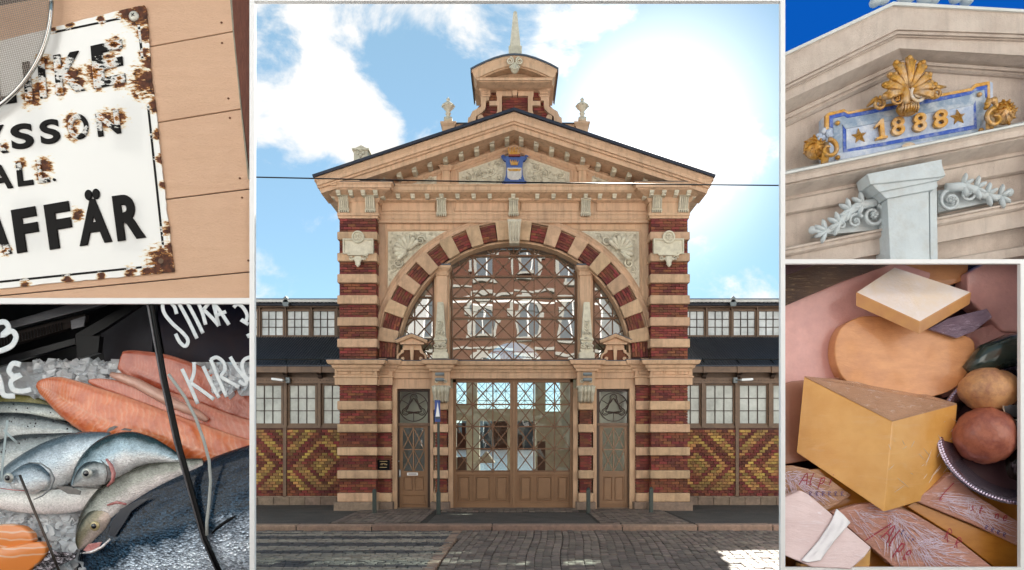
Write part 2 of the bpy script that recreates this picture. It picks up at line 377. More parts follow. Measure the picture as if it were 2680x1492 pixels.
pave(-3.7, -1.8, -3.40, -.35, .14, .2); pave(1.8, 3.7, -3.40, -.35, .14, .2); pave(-1.7, 1.7, -.98, -.05, .15, .14)
B.finish()
# asphalt patch seams and kerb
kb = MB()
kerb = MB().box(-16, 16, -3.46, -3.42, -.3, -.02).build('kerb', M['joint']); struct(kerb)
x = -16.0; kr = random.Random(3)
while x < 16:
    l = kr.choice((1.1, 1.5, 2.0, 2.4, 2.6)); b = MB().box(x+.006, x+l-.006, -3.75, -3.46, -.25, .012+kr.uniform(-.008,.008)); b.bevel(.03, 3); b.jitter(.004, int(x*10)); b.build('kerb_stone', M['kerb'], kerb, True); x += l
MB().box(-16, 16, -3.74, -3.47, -.3, -.03).build('kerb_bed', M['joint'], kerb)
# road
road = MB().box(-16, 16, -30, -3.75, -.3, -.155).build('road', M['joint']); struct(road)
class Multi:
    pass
cobs = []
rr = random.Random(11)
def bound(y): return X(1150, -3.8)+( -3.8-y)*(X(1150,-3.8)-X(1078,-8.2))/(-4.4)*1.0
# right side: rows running away from the camera, fanned a little
x = -2.2; i = 0
while x < 5.6:
    wdt = rr.uniform(.115, .15); y = -9.3-rr.uniform(0, .2)
    while y < -3.8:
        l = rr.uniform(.15, .24); xc = x+.10*math.sin(y*1.1+x*.5)*.35+(x+2)*.02*(y+4)
        if xc > bound(y)+.12: cobs.append((xc, y+l/2, wdt, l, 'cobble', rr.uniform(-.03,.03)))
        y += l
    x += wdt; i += 1
y = -9.3; row = 0
bands = [(1333,1345,0),(1345,1352,1),(1352,1358,0),(1358,1372,2),(1372,1380,0),(1380,1393,1),(1393,1410,0),(1410,1425,2),(1425,1436,0)]
STR = [(-4.10,-3.95),(-4.62,-4.28),(-5.55,-5.05),(-6.40,-5.92),(-7.45,-6.75),(-8.55,-8.05)]
while y < -3.82:
    l = rr.uniform(.105,.125); x = -6.6+rr.uniform(0,.1)
    yy = y+l/2; pt = any(a <= yy <= b for a, b in STR)
    while x < bound(yy)-.12:
        wdt = rr.uniform(.13,.2)
        cobs.append((x+wdt/2, yy, wdt, l, 'cobblel' if pt else 'cobbled', rr.uniform(-.03,.03))); x += wdt
    y += l
# diagonal border stones of the crossing
y = -9.2
while y < -3.85:
    cobs.append((bound(y+.12), y+.12, .18, .22, 'kerb', .12)); y += .235
cobs.sort(key=lambda c: c[1])
cm = {}
for k in ('cobble','cobblel','cobbled','kerb'):
    b = MB().box(-.5,.5,-.5,.5,-.5,.5); bmesh.ops.delete(b.bm, geom=[f for f in b.bm.faces if f.calc_center_median().z < -.4], context='FACES')
    bmesh.ops.bevel(b.bm, geom=[e for e in b.bm.edges if all(v.co.z > .4 for v in e.verts)], offset=.12, segments=2, profile=.6, affect='EDGES')
    o = b.build('cobblestone', M[k], norm=False, smooth=True); cm[k] = o.data; bpy.data.objects.remove(o)
rest = {}
cnt = 0
for (x, y, wdt, l, k, rz) in cobs:
    z = -.125+rr.uniform(-.007,.007); vis = abs(x) < (y+18)*.372 and y > -8.3
    if vis and cnt < 298:
        cnt += 1; inst('cobblestone', cm[k], road, (x, y, z), (wdt-.014, l-.014, .06), (rr.uniform(-.05,.05), rr.uniform(-.05,.05), rz))
    else: rest.setdefault(k, []).append((x, y, z, wdt-.014, l-.014, rz))
for k, lst in rest.items():
    src = cm[k]; vs, fs = [], []; base = [v.co.copy() for v in src.vertices]; pf = [tuple(p.vertices) for p in src.polygons]
    for (x, y, z, a, b_, rz) in lst:
        n = len(vs); mtx = Matrix.Translation((x,y,z))@Matrix.Rotation(rz,4,'Z')@Matrix.Rotation(rr.uniform(-.05,.05),4,'X')@Matrix.Diagonal((a,b_,.06,1))
        vs += [mtx@v for v in base]; fs += [tuple(i+n for i in f) for f in pf]
    me = bpy.data.meshes.new('cobblestones'); me.from_pydata(vs, [], fs); me.materials.append(M[k])
    for p in me.polygons: p.use_smooth = True
    o = bpy.data.objects.new('cobblestones', me); COL.objects.link(o); o.parent = road; o['kind'] = 'stuff'

# ================================================================ market hall
hall = thing('market_hall', 'ornate brick and peach stucco market hall front with great arched window, gable and obelisk', 'market hall')
BR = Bricks(M['brick'], 290)
YW = 0.0
CX, CZ = X(1292, 0), Z(902, 0)
xl, xr = X(948, YW), X(1636, YW)
def part(name, parent=hall):      # an Empty part holding sub-parts
    o = bpy.data.objects.new(name, None); COL.objects.link(o); o.parent = parent; return o
# wall round the arch
wl = MB()
zt = Z(470, 0); zb = CZ
R0 = 3.40
wl.prism([(xl-.1, zb)]+[(CX+R0*math.cos(a), CZ+R0*math.sin(a)) for a in [math.pi-math.pi/2*i/24 for i in range(25)]]+[(CX, zt), (xl-.1, zt)], YW, .5)
wl.prism([(CX, zt)]+[(CX+R0*math.cos(a), CZ+R0*math.sin(a)) for a in [math.pi/2-math.pi/2*i/24 for i in range(25)]]+[(xr+.1, zb), (xr+.1, zt)], YW, .5)
wall = wl.build('arch_wall', M['stucco'], hall)
# soffit ring (intrados) and archivolt
rp = arcpts(CX, CZ, 3.0, 180, 0, 48)
MB().sweep(rp, [(-.40, .02), (.06, .02), (.06, .34), (-.40, .34)]).build('arch_soffit', M['stucco'], hall)
MB().sweep(rp, [(-.42,0),(-.42,-.06),(-.45,-.09),(-.48,-.05),(-.53,-.05),(-.55,-.09),(-.58,-.07),(-.58,0)]).build('archivolt', M['stucco'], hall, True)
MB().sweep(rp, [(.05,.05),(.05,.0),(.09,.0),(.10,.33),(.05,.34)]).build('arch_inner_moulding', M['stucco'], hall)
# brick and stone voussoirs
vs = part('arch_ring')
MB().sweep(arcpts(CX, CZ, 2.97, 180, 0, 48), [(0,.06),(0,-.05),(-.41,-.05),(-.41,.06)]).build('mortar_bed', M['mortar'], vs)
def sector(mb, r0, r1, a0, a1, yf, yb, n=3):
    mb.prism(arcpts(CX, CZ, r0, a0, a1, n)+arcpts(CX, CZ, r1, a1, a0, n), yf, yb)
sm = []
for sgn in (1, -1):
    for k in range(7):
        a = 3.9+12.45*k; am = a if sgn > 0 else 180-a
        h = 3.45
        nc = 6
        for row in range(nc):       # courses running along the arc
            r = 2.97+(row+.5)*.40/nc; segs = 2 if row%2 else 3
            for q in range(segs):
                aw = 2*h/segs; ac = am-h+(q+.5)*aw
                BRv = r*math.radians(aw)
                sm.append(((CX+r*math.cos(math.radians(ac)), -.075, CZ+r*math.sin(math.radians(ac))), BRv-.010, .06, .40/nc-.009, -math.radians(ac-90)))
    for k in range(6):
        a = 10.12+12.45*k; am = a if sgn > 0 else 180-a
        mb = MB(); sector(mb, 2.93, 3.43, am-2.95, am+2.95, -.19, .05); mb.bevel(.025, 2); mb.build('stone_voussoir', M['bandstone'], vs)
mb = MB(); sector(mb, 2.95, 3.43, 82.3, 97.7, -.17, .05, 4); mb.bevel(.02, 2); mb.build('keystone_block', M['bandstone'], vs)
kk = MB(); kx = X(1294, -.3)
kk.loft([[(kx-w_, y, Z(p, -.3)) , (kx+w_, y, Z(p, -.3)), (kx+w_, .0, Z(p,-.3)), (kx-w_, 0, Z(p,-.3))] for p, w_, y in ((555,.17,-.42),(562,.16,-.47),(572,.15,-.42),(590,.14,-.36),(602,.13,-.3),(610,.12,-.24))])
for q in (-.1,-.035,.035,.1): kk.tube([(kx+q, -.46, Z(562,-.3)), (kx+q, -.40, Z(580,-.3)), (kx+q*.9, -.31, Z(606,-.3))], .022, 6)
kk.build('keystone_console', M['stucco2'], vs)

# band / brick courses of the piers
UPB = [(585,605),(638,659),(691,713),(744,766),(799,821),(853,875)]
LOB = [(1009,1031.5),(1067,1088),(1125,1146),(1183,1204),(1240,1262)]
def pier(px0, px1, yf, label, bandout, upper=True, lower=True, lowfirst=None):
    p = part('pier'); bo = bandout/100
    x0, x1 = X(px0, yf), X(px1, yf); core = MB()
    ztop = Z(536, yf) if upper else Z(930, yf)
    core.box(x0+.02, x1-.02, yf+.045, .5, 0, ztop); core.build('mortar_bed', M['mortar'], p)
    rows = []
    if lower: rows += [(a, b) for a, b in LOB]
    if upper: rows += [(a, b) for a, b in UPB]
    for a, b in rows:
        mb = MB().box(x0-bo, x1+bo, yf-.085, .2, Z(b, yf), Z(a, yf)); mb.bevel(.03, 3); mb.build('stone_band', M['bandstone'], p)
    def gaps(edges):
        for (t, b) in edges: yield Z(b, yf), Z(t, yf)
    lo = [(968,1009),(1031.5,1067),(1088,1125),(1146,1183),(1204,1240)]
    up = [(549,585),(605,638),(659,691),(713,744),(766,799),(821,853),(875,904)]
    if lower:
        for z0, z1 in gaps(lo): brick_rect(BR, p, x0, x1, z0+.004, z1-.004, yf)
        pl = MB().box(x0-bo-.06, x1+bo+.04, yf-.2, .2, -.02, Z(1262, yf)); pl.bevel(.02, 2); pl.build('plinth_stone', M['plinth'], p)
    if upper:
        for z0, z1 in gaps(up): brick_rect(BR, p, x0, x1, z0+.004, z1-.004, yf)
    # side faces
    sb = MB()
    for z0, z1 in (list(gaps(lo)) if lower else [])+(list(gaps(up)) if upper else []):
        n = round((z1-z0)/.067)
        for r in range(n):
            zz = z0+(r+.5)*(z1-z0)/n; y = yf+.02
            while y < .35:
                l = .1 if r%2 else .2
                for xx in (x0+.02, x1-.02): sb.box(xx-.025, xx+.025, y, min(y+l-.01,.4), zz-.028, zz+.028)
                y += l
    sb.build('brickwork_return', M['brick'], p)['kind'] = 'stuff'
    return p
pL = pier(854, 946, -.35, 'left', 4); pR = pier(1638, 1730, -.35, 'right', 4)
for a, b in ((946, 985), (1600, 1638)): pier(a, b, -.12, '', 1.5, upper=False)
for a, b in ((1095, 1124), (1459, 1488)): pier(a, b, -.14, '', 4.5, upper=False)
for c in sm: BR.add(vs, *c)
BR.finish()
# brick quarter at the foot of the arch is part of the ring; small brick fill beside it
# frieze blocks over the upper piers
for a, b in ((850, 950), (1634, 1734)):
    MB().pbox(a, b, 490, 549, -.36, .4).build('frieze_block', M['stucco'], hall)
    MB().pbox(a-2, b+2, 535, 542, -.40, .4).build('frieze_moulding', M['stucco'], hall)
# outer wall edge strips and jambs
MB().pbox(948, 972, 560, 904, -.03, .3).build('wall_strip', M['stucco'], hall)
MB().pbox(1613, 1637, 560, 904, -.03, .3).build('wall_strip', M['stucco'], hall)
# entablature bands of the middle: frieze with framed panels
MB().pbox(948, 1637, 478, 504, -.20, .3).build('architrave', M['stucco'], hall)
MB().pbox(948, 1637, 504, 560, -.08, .3).build('frieze', M['stucco'], hall)
for a, b in ((536,540),(548,551),(556,560)): MB().pbox(948, 1637, a, b, -.08-.02*(1+(a>550)), .2).build('frieze_moulding', M['stucco'], hall)
def frame(px0, px1, py0, py1, y, wd, pr, m=M['stucco'], parent=hall, name='panel_frame'):
    a, b, c, d = X(px0,y), X(px1,y), Z(py0,y), Z(py1,y)
    return MB().sweep([(a,d),(a,c),(b,c),(b,d)], [(0,y+.03),(0,y-pr*.5),(wd*.3,y-pr),(wd*.6,y-pr*.9),(wd*.8,y-pr*.3),(wd,y+.03)], closed=True).build(name, m, parent)
for a, b in ((960,1096),(1142,1280),(1310,1458),(1500,1626)): frame(a, b, 507, 532, -.085, .04, .03)
# spandrel panels
for sgn in (1, -1):
    fx = lambda px: px if sgn > 0 else 2584-px
    x_o = X(fx(971), 0); z_t = Z(577, 0)
    def arcp(r, a0, a1, n=26): return [(CX-sgn*r*math.cos(math.radians(a0+(a1-a0)*i/n)), CZ+r*math.sin(math.radians(a0+(a1-a0)*i/n))) for i in range(n+1)]
    r = 3.57; dx = abs(CX-x_o); aa = math.degrees(math.acos(min(1, dx/r))); ab = math.degrees(math.asin((z_t-CZ)/r))
    poly = [(x_o, z_t)]+[p for p in arcp(r, ab, aa)]
    MB().prism(poly, -.004, .1).build('spandrel_field', M['stucco2'], hall)
    mb = MB(); pth = poly if sgn > 0 else poly[::-1]
    mb.sweep(pth, [(0,0),(0,-.03),(.02,-.06),(.04,-.045),(.055,-.02),(.055,0)], closed=True); mb.build('panel_frame', M['stucco'], hall)
    k = 3.63; ab2 = math.degrees(math.asin((z_t-.07-CZ)/k)); aa2 = math.degrees(math.acos((dx-.07)/k))
    ip = [(x_o+sgn*.07, z_t-.07)]+arcp(k, ab2, aa2)
    rel = MB(); sx, sz = CX-sgn*3.76*math.cos(math.radians(45.5)), CZ+3.76*math.sin(math.radians(45.5))
    a_out = 132 if sgn > 0 else 48
    sx -= sgn*.0; 
    shell(rel, sx, sz, .35, -.02, a_out-88, a_out+88, 9, .16)
    shell(rel, sx-sgn*.02, sz+.02, .2, -.09, a_out-90, a_out+90, 9, .05)
    spiral(rel, sx+sgn*.30, sz+.28, .12, -.03, 1.6, sgn, 0, .03, .05); spiral(rel, sx-sgn*.26, sz-.30, .12, -.03, 1.6, -sgn, 1, .03, .05)
    rinceau(rel, ip, -.005, .020, .13, 5, .10, avoid=[(sx+math.cos(math.radians(a_out))*.24, sz+math.sin(math.radians(a_out))*.17, .22)])
    rel.build('carved_relief', M['stucco2'], hall, True)

# cartouches on the piers
for c in (901, 1682):
    y = -.46; pt = part('cartouche')
    mb = MB().pprism([(c-38,601),(c+38,601),(c+38,639),(c+26,639),(c+26,643),(c-26,643),(c-26,639),(c-38,639)], y, -.3)
    mb.build('tablet', M['stucco2'], pt)
    mb = MB(); q = [(X(c+a,y), Z(b,y)) for a, b in ((-38,639),(-38,601),(38,601),(38,639),(26,639),(26,643),(-26,643),(-26,639))]
    mb.sweep(q, [(0,y),(0,y-.04),(.03,y-.04),(.035,y)], closed=True); mb.build('tablet_rim', M['stucco2'], pt)
    mb = MB(); cx, cz = X(c, y), Z(597, y)
    mb.prism(arcpts(cx, cz, .155, 0, 360, 20)[:-1], y-.02, -.3); mb.sweep(arcpts(cx, cz, .15, 360, 0, 20)[:-1], [(0,y),(0,y-.06),(.03,y-.06),(.04,y)], closed=True)
    for k in range(8): mb.blob((cx+.055*math.cos(k*.785), y-.03, cz+.055*math.sin(k*.785)), (.025,.03,.025), 0, 6, 4)
    mb.build('rosette', M['stucco2'], pt)
    mb = MB()
    for s_ in (-1,1):
        spiral(mb, X(c+s_*17,y), Z(649,y), .065, y, 1.4, s_, 0, .014, .04); leaf(mb, X(c+s_*4,y), Z(652,y), y, .16*1, 0 if s_ > 0 else math.pi, .04)
    mb.loft([[(X(c+w_*math.cos(t),y), y-.04+.04*math.sin(t), Z(p,y)) for t in [k*math.pi/4 for k in range(8)]] for p, w_ in ((646,8),(652,11),(658,8),(663,6),(666,7),(673,1))])
    mb.build('pendant', M['stucco2'], pt)

# ---- gable: raking cornice, tympanum
YG = -.9
xa, za = X(790, YG), Z(441, YG); xc_, zc_ = X(1293, YG), Z(275, YG); xb = 2*xc_-xa
rake = [(xa, za), (xc_, zc_), (xb, za)]
MB().sweep([(xa-.03,za-.012),(xc_,zc_+.01),(xb+.03,za-.012)], [(-.01,YG-.06),(.055,YG-.06),(.055,1.4),(-.01,1.4)]).build('gable_roof', M['roof'], hall)
for k_ in range(7): MB().sweep([(xa-.03,za-.012),(xc_,zc_+.01),(xb+.03,za-.012)], [(-.01,2.9+k_*1.7),(.055,2.9+k_*1.7),(.055,3.2+k_*1.7),(-.01,3.2+k_*1.7)]).build('roof_rib', M['roof'], hall)
MB().sweep([(xa-.03,za-.012),(xc_,zc_+.01),(xb+.03,za-.012)], [(.0,1.4),(.02,1.4),(.02,13.4),(.0,13.4)]).build('added_roof_glazing', M['doorglass'], hall)  # unseen glazed roof, added to let daylight into the dim hall
MB().sweep(rake, [(.055,YG),(.10,YG-.03),(.13,YG),(.17,YG+.03),(.24,YG+.03),(.25,YG+.08),(.29,YG+.08),(.30,YG+.14),(.40,YG+.15),(.40,-.0),(.055,.0)]).build('raking_cornice', M['stucco'], hall)
# side eaves seen from below
for s_, xx in ((1, xa), (-1, xb)):
    MB().box(min(xx, xx+s_*.02), max(xx, xx+s_*.02), YG+.02, 13, za-.12, za-.02).build('eaves_board', M['stucco'], hall)
    MB().box(min(xx+s_*.03, xx+s_*.5), max(xx+s_*.03, xx+s_*.5), YG+.1, 13, za-.20, za-.08).build('eaves_soffit', M['stucco'], hall)
slope = (zc_-za)/(xc_-xa)
def under(x, off): return zc_-abs(x-xc_)*slope-off
zh = Z(478, -.1)
xq = [xa+.35, xb-.35]
MB().prism([(xa+.4, zh), (xb-.4, zh), (xb-.4, under(xb-.4,.2)), (xc_, under(xc_,.2)), (xa+.4, under(xa+.4,.2))], -.02, .4).build('tympanum', M['stucco'], hall)
# second raking moulding on the wall
ro = [(xa+.9, under(xa+.9,.62)), (xc_, under(xc_,.62)), (xb-.9, under(xb-.9,.62))]
MB().sweep(ro, [(-.10,-.02),(-.10,-.12),(-.06,-.10),(-.03,-.06),(0,-.04),(0,-.02)]).build('raking_bed_moulding', M['stucco'], hall)
# dentil brackets: individual parts
bm_ = MB(); bm_.loft([[(-.07,-.0,.075),(.07,0,.075),(.07,.3,.075),(-.07,.3,.075)],[(-.07,0,.055),(.07,0,.055),(.07,.3,.055),(-.07,.3,.055)],[(-.055,.02,.03),(.055,.02,.03),(.055,.3,.03),(-.055,.3,.03)],[(-.05,.05,-.03),(.05,.05,-.03),(.05,.3,-.03),(-.05,.3,-.03)]])
bm_.box(-.045,.045,.09,.3,-.075,-.028)
bo_ = bm_.build('bracket', M['stucco2']); BRK = bo_.data; bpy.data.objects.remove(bo_)
for u, v in ((370,1240),(475,1210),(587,1178),(694,1145),(803,1107),(912,1072),(1022,1035),(1131,1003),(1240,965),(1345,930)):
    px, py = 788.2+.36196*u, .36196*v-1
    for q in (px, 2*1293.5-px): inst('bracket', BRK, hall, P(q, py+4, -.55), (1.15,1.6,1.25))
for u in (585,687,788,888,1000,1113,1226): 
    px = 788.2+.36196*u
    for q in (px, 2*1292-px): inst('bracket', BRK, hall, P(q, 487.5, -.42))
inst('bracket', BRK, hall, P(1291, 487.5, -.42))
for u in (168,254,341,427):
    px = 788.2+.36196*u
    for q in (px, 2*1292-px): inst('bracket', BRK, hall, P(q, 480, -.72))
for px in (836, 960):
    for q in (px, 2*1292-px): inst('bracket', BRK, hall, P(q, 486, -.55), (1,1,1))
# horizontal cornice
z0, z1 = Z(478,-.5), Z(466,-.5)
MB().cornice(X(960,-.1), X(1624,-.1), -.1, .3, [(.05,z0-.16),(.12,z0-.1),(.36,z0-.03),(.38,z0),(.40,z0),(.40,z0+.08),(.44,z1),(.44,z1+.02),(.3,z1+.03)]).build('horizontal_cornice', M['stucco'], hall)
for a, b in ((850, 950), (1634, 1734)):
    z0, z1 = Z(470,-.8), Z(459,-.8)
    MB().cornice(X(a,-.36), X(b,-.36), -.36, .3, [(.03,z0-.22),(.08,z0-.14),(.10,z0-.12),(.36,z0-.03),(.36,z0),(.40,z0),(.40,z0+.07),(.44,z1),(.44,z1+.02)]).build('pier_cornice', M['stucco'], hall)
    MB().cornice(X(a,-.36), X(b,-.36), -.36, .3, [(.45,z1+.022),(.46,z1+.03),(.1,z1+.05)]).build('cornice_flashing', M['roofedge'], hall)
# fluted consoles in the frieze
def console(cx, py0, py1, y, wd=25):
    c = part('frieze_console'); x = X(cx,y); w_ = wd/200; a, b = Z(py0,y), Z(py1,y); mb = MB()
    mb.loft([[(x-w_*k, yy, z), (x+w_*k, yy, z), (x+w_*k, y+.25, z), (x-w_*k, y+.25, z)] for k, yy, z in ((1,y-.16,a),(1.02,y-.16,a-.03),(.9,y-.12,a-.05),(.88,y-.08,a-.2),(.95,y-.05,b+.1),(1.05,y-.07,b+.06),(1.05,y-.05,b+.05))])
    for k in range(-2,3): mb.tube([(x+k*w_*.38,y-.15,a-.05),(x+k*w_*.38,y-.10,a-.18),(x+k*w_*.38,y-.07,b+.1)], w_*.13, 6)
    mb.build('console_body', M['stucco2'], c)
    mb = MB()
    for k in range(-2,3): mb.box(x+k*w_*.42-.013, x+k*w_*.42+.013, y-.08, y, b, b+.05)
    mb.build('guttae', M['stucco2'], c)
for cx in (866, 932, 1652, 1718): console(cx, 493, 536, -.37)
for cx in (1111, 1292, 1473): console(cx, 503, 545, -.12)
# tympanum inner frame, reliefs
tri = [(X(1150,-.03), Z(466,-.03)), (X(1150,-.03), Z(431,-.03)), (X(1293,-.03), Z(381,-.03)), (X(1437,-.03), Z(431,-.03)), (X(1437,-.03), Z(466,-.03))]
MB().sweep(tri, [(-.05,-.02),(-.05,-.06),(0,-.09),(.03,-.06),(.05,-.02)]).build('relief_frame', M['stucco'], hall)
MB().prism([tri[0], tri[4], tri[3], tri[2], tri[1]], -.035, .0).build('relief_field', M['stucco2'], hall)
rel = MB(); shx = X(1294,-.03)
for s_ in (1,-1):
    pl_ = [(shx+s_*.27, tri[0][1]+.02), (shx+s_*1.37, tri[0][1]+.02), (shx+s_*1.37, Z(436,-.03)), (shx+s_*.27, Z(396,-.03))]
    rinceau(rel, pl_, -.035, .022, .15, 9, .10)
rel.build('carved_relief', M['stucco2'], hall, True)
for s_ in (1,-1):
    f = lambda px: px if s_ > 0 else 2587-px
    tr_ = [(X(f(1006),-.03), Z(466,-.03)), (X(f(1098),-.03), Z(434,-.03)), (X(f(1098),-.03), Z(466,-.03))]
    MB().prism(tr_ if s_ > 0 else tr_[::-1], -.035, 0).build('relief_field', M['stucco2'], hall)
    mb = MB(); rinceau(mb, tr_, -.035, .03, .11, 4, .08); mb.build('carved_relief', M['stucco2'], hall, True)
    mb = MB().pbox(min(f(1112),f(1131)), max(f(1112),f(1131)), 428, 467, -.10, .1); xm = X(f(1121.5),-.1)
    mb.cornice(xm-.1, xm+.1, -.1, .1, [(0,Z(430,-.1)),(.03,Z(428,-.1)),(.04,Z(424,-.1)),(.08,Z(420,-.1)),(.08,Z(417,-.1)),(.02,Z(412,-.1))])
    mb.build('tympanum_pilaster', M['stucco'], hall)
# city crest
cr = part('crest'); y = -.16
sh = [(1270,393),(1318,393),(1322,389),(1326,394),(1321,402),(1316,404),(1314,420),(1315,440),(1319,452),(1321,460),(1316,468),(1306,467),(1294,469),(1282,467),(1272,468),(1267,460),(1269,452),(1273,440),(1274,420),(1272,404),(1267,402),(1262,394),(1266,389)]
mb = MB().pprism(sh, y, -.02); mb.build('shield', M['blue'], cr)
mb = MB()
for c in ((1265,396),(1323,396),(1268,461),(1320,461)): spiral(mb, X(c[0],y), Z(c[1],y), .05, y, 1.3, 1, 0, .016, .04, rose=False)
mb.build('shield_scroll', M['blue'], cr)
def crown(mb, cx, py, w_, h_, y, n=5):
    x0, z0 = X(cx-w_/2,y), Z(py,y); W, H = w_*.0096, h_*.0096
    pts = [(x0+W*.12, z0), (x0+W*.88, z0), (x0+W, z0+H*.75)]
    for k in range(n-1, 0, -1):
        pts += [(x0+W*((k-.5+.5)/n), z0+H*.35) if False else (x0+W*(k-.0)/n, z0+H*.38), (x0+W*((k-.5)/n), z0+H)]
    pts += [(x0, z0+H*.75)]
    mb.prism(pts, y-.04, y); return mb
crown(MB(), 1294, 416, 23, 14, y-.0).build('shield_crown', M['gold'], cr)
mb = crown(MB(), 1294, 393, 34, 20, -.2, 5); 
for k in range(5): mb.blob((X(1294-14+7*k,-.2), -.24, Z(374,-.2)), (.02,.02,.02))
mb.build('top_crown', M['gold'], cr)
MB().pbox(1280, 1309, 388, 392, -.25, -.18).build('crown_band', mat('red crown band', (.25,.05,.04)), cr)
wv = MB()
for q in range(6):
    wv.tube([P(1277+i*3.1, 433+q*3+2*math.sin(i*1.4+q), y-.02) for i in range(12)], .011, 5)
wv.build('crest_waves', M['whitepl'], cr)
MB().pprism([(1277,424),(1311,424),(1309,430),(1280,430)], y-.03, y).build('crest_boat', M['gold'], cr)
MB().pprism([(1276,422),(1312,422),(1312,444),(1304,452),(1284,452),(1276,444)], y-.008, y).build('crest_field', M['whitepl'], cr)

# ---- lantern gable on the roof
lt = part('lantern'); yl = -.05
def LX(u, v): return (1153.4+.17427*u, 86.5+.17427*v)     # from the enlarged crop
def lp(pts, yf, yb, name, m, bev=0):
    mb = MB().pprism([LX(*p) for p in pts], yf, yb)
    return mb.build(name, m, lt)
body = [(320,1400),(320,840),(320,660),(1300,660),(1300,840),(1300,1060),(1300,1400)]
lp([(330,1300),(330,640),(1290,640),(1290,1300)], yl+.10, yl+1.2, 'brick_core', M['mortar'])
bb = Bricks(M['brick'], 0, joined='brickwork')
x0, z0 = X(LX(340,0)[0], yl), Z(LX(0,1270)[1], yl); x1, z1 = X(LX(1280,0)[0], yl), Z(LX(0,700)[1], yl)
brick_rect(bb, lt, x0, x1, z0, z1, yl+.07); bb.finish()
# lower brick wings behind the volutes
lp([(180,1260),(260,1080),(330,1000),(330,1300)], yl+.12, yl+.6, 'brick_wing', M['brick']); lp([(1290,1300),(1290,1000),(1370,1080),(1440,1260)], yl+.12, yl+.6, 'brick_wing', M['brick'])
for f in (lambda u: u, lambda u: 1628-u):
    lp([(f(u), v) for u, v in ((340,660),(460,660),(450,795),(340,795))], yl-.02, yl+.3, 'lantern_pilaster', M['stucco'])
    c0, c1 = sorted((X(LX(f(330),0)[0],yl), X(LX(f(455),0)[0],yl)))
    MB().cornice(c0, c1, yl-.02, yl+.3, [(0,Z(LX(0,905)[1],yl)),(0,Z(LX(0,880)[1],yl)),(.03,Z(LX(0,870)[1],yl)),(0,Z(LX(0,860)[1],yl)),(.0,Z(LX(0,835)[1],yl)),(.05,Z(LX(0,818)[1],yl)),(.05,Z(LX(0,800)[1],yl)),(0,Z(LX(0,790)[1],yl))]).build('pilaster_capital', M['stucco'], lt)
    # volute
    outer = [(322,905),(322,1040),(270,1070),(200,1110),(165,1190),(140,1200),(130,1290)]
    inner = [(240,1290),(255,1180),(330,1130),(380,1080),(395,1020),(395,960),(440,950),(440,905)]
    lp([(f(u), v) for u, v in outer+inner], yl-.04, yl+.4, 'volute', M['stucco'])
    mb = MB(); q = LX(f(320),1215); mb.prism(arcpts(X(q[0],yl), Z(q[1],yl), .075, 0, 360, 14)[:-1], yl-.06, yl+.2); mb.build('volute_eye', M['stucco'], lt)
    # quoined window frame
    lp([(f(u), v) for u, v in ((545,800),(635,800),(635,815),(770,815),(770,885),(625,885),(625,1140),(545,1140),(560,1100),(560,1025),(445,1025),(445,960),(555,960),(555,890),(545,880))], yl-.01, yl+.3, 'quoin_frame', M['stucco'])
lp([(755,675),(865,675),(845,880),(780,880)], yl-.05, yl+.3, 'keystone', M['stucco'])
lp([(310,655),(1315,655),(1315,735),(310,735)], yl+.02, yl+.5, 'lantern_frieze', M['stucco'])
yh = -.5
def hood(u, v): p = LX(u, v); return (X(p[0], yh), Z(p[1], yh))
arc = [hood(*p) for p in ((180,510),(280,455),(400,400),(520,352),(640,318),(730,303),(810,299),(890,303),(980,316),(1100,350),(1220,396),(1330,445),(1437,505))]
MB().sweep(arc, [(-.03,yh-.03),(.01,yh-.03),(.01,yh+1.6),(-.03,yh+1.6)]).build('hood_roof', M['roofedge'], lt)
MB().sweep(arc, [(.01,yh),(.05,yh-.02),(.12,yh+.02),(.15,yh+.03),(.24,yh+.03),(.25,yh+.08),(.27,yh+.08),(.27,yl+.2),(.01,yl+.2)]).build('hood_moulding', M['stucco'], lt)
pa, pb = hood(180,510), hood(1437,505)
for xx, s_ in ((pa[0],1),(pb[0],-1)):
    MB().box(min(xx,xx+s_*.03), max(xx,xx+s_*.03), yh, yh+1.6, pa[1]-.35*0-.06, pa[1]+.0).build('hood_side', M['stucco'], lt)
    MB().box(min(xx+s_*.05,xx+s_*.3), max(xx+s_*.05,xx+s_*.3), yh+.1, yl+1.2, pa[1]-.10, pa[1]-.04).build('hood_soffit', M['stucco'], lt)
    MB().box(min(xx-s_*.01,xx+s_*.015), max(xx-s_*.01,xx+s_*.015), yh-.02, yh+1.6, pa[1]-.09, pa[1]-.0).build('hood_flashing', M['roof'], lt)
lu = [hood(*p) for p in ((300,612),(400,560),(520,510),(640,480),(810,468),(980,480),(1100,508),(1220,555),(1330,610))]
MB().prism([hood(240,640)]+lu[::-1][::-1]+[hood(1385,640)], yl-.12, yl+.3).build('lunette', M['stucco'], lt)
z0, z1 = Z(LX(0,655)[1], yh), Z(LX(0,618)[1], yh)
xA, xB = hood(250,0)[0], hood(1370,0)[0]
MB().cornice(xA+.35, xB-.35, yh+.35, yl+.3, [(.05,z0-.06),(.28,z0-.02),(.28,z0),(.33,z0),(.33,z0+.05),(.35,z1),(.2,z1+.02)]).build('lantern_cornice', M['stucco'], lt)
mb = MB(); qx = hood(812,0)[0]
for s_ in (-1,1): q = hood(812+s_*68,400); spiral(mb, q[0], q[1], .095, yh-.03, 1.8, s_, math.pi/2, .022, .06, rose=False)
q = hood(812,480); shell(mb, q[0], q[1]+.1, .2, yh+.0, -120-10, -50, 6, .1); mb.blob((q[0], yh+.02, q[1]), (.11,.1,.14))
mb.build('shell_keystone', M['stucco2'], lt, True)
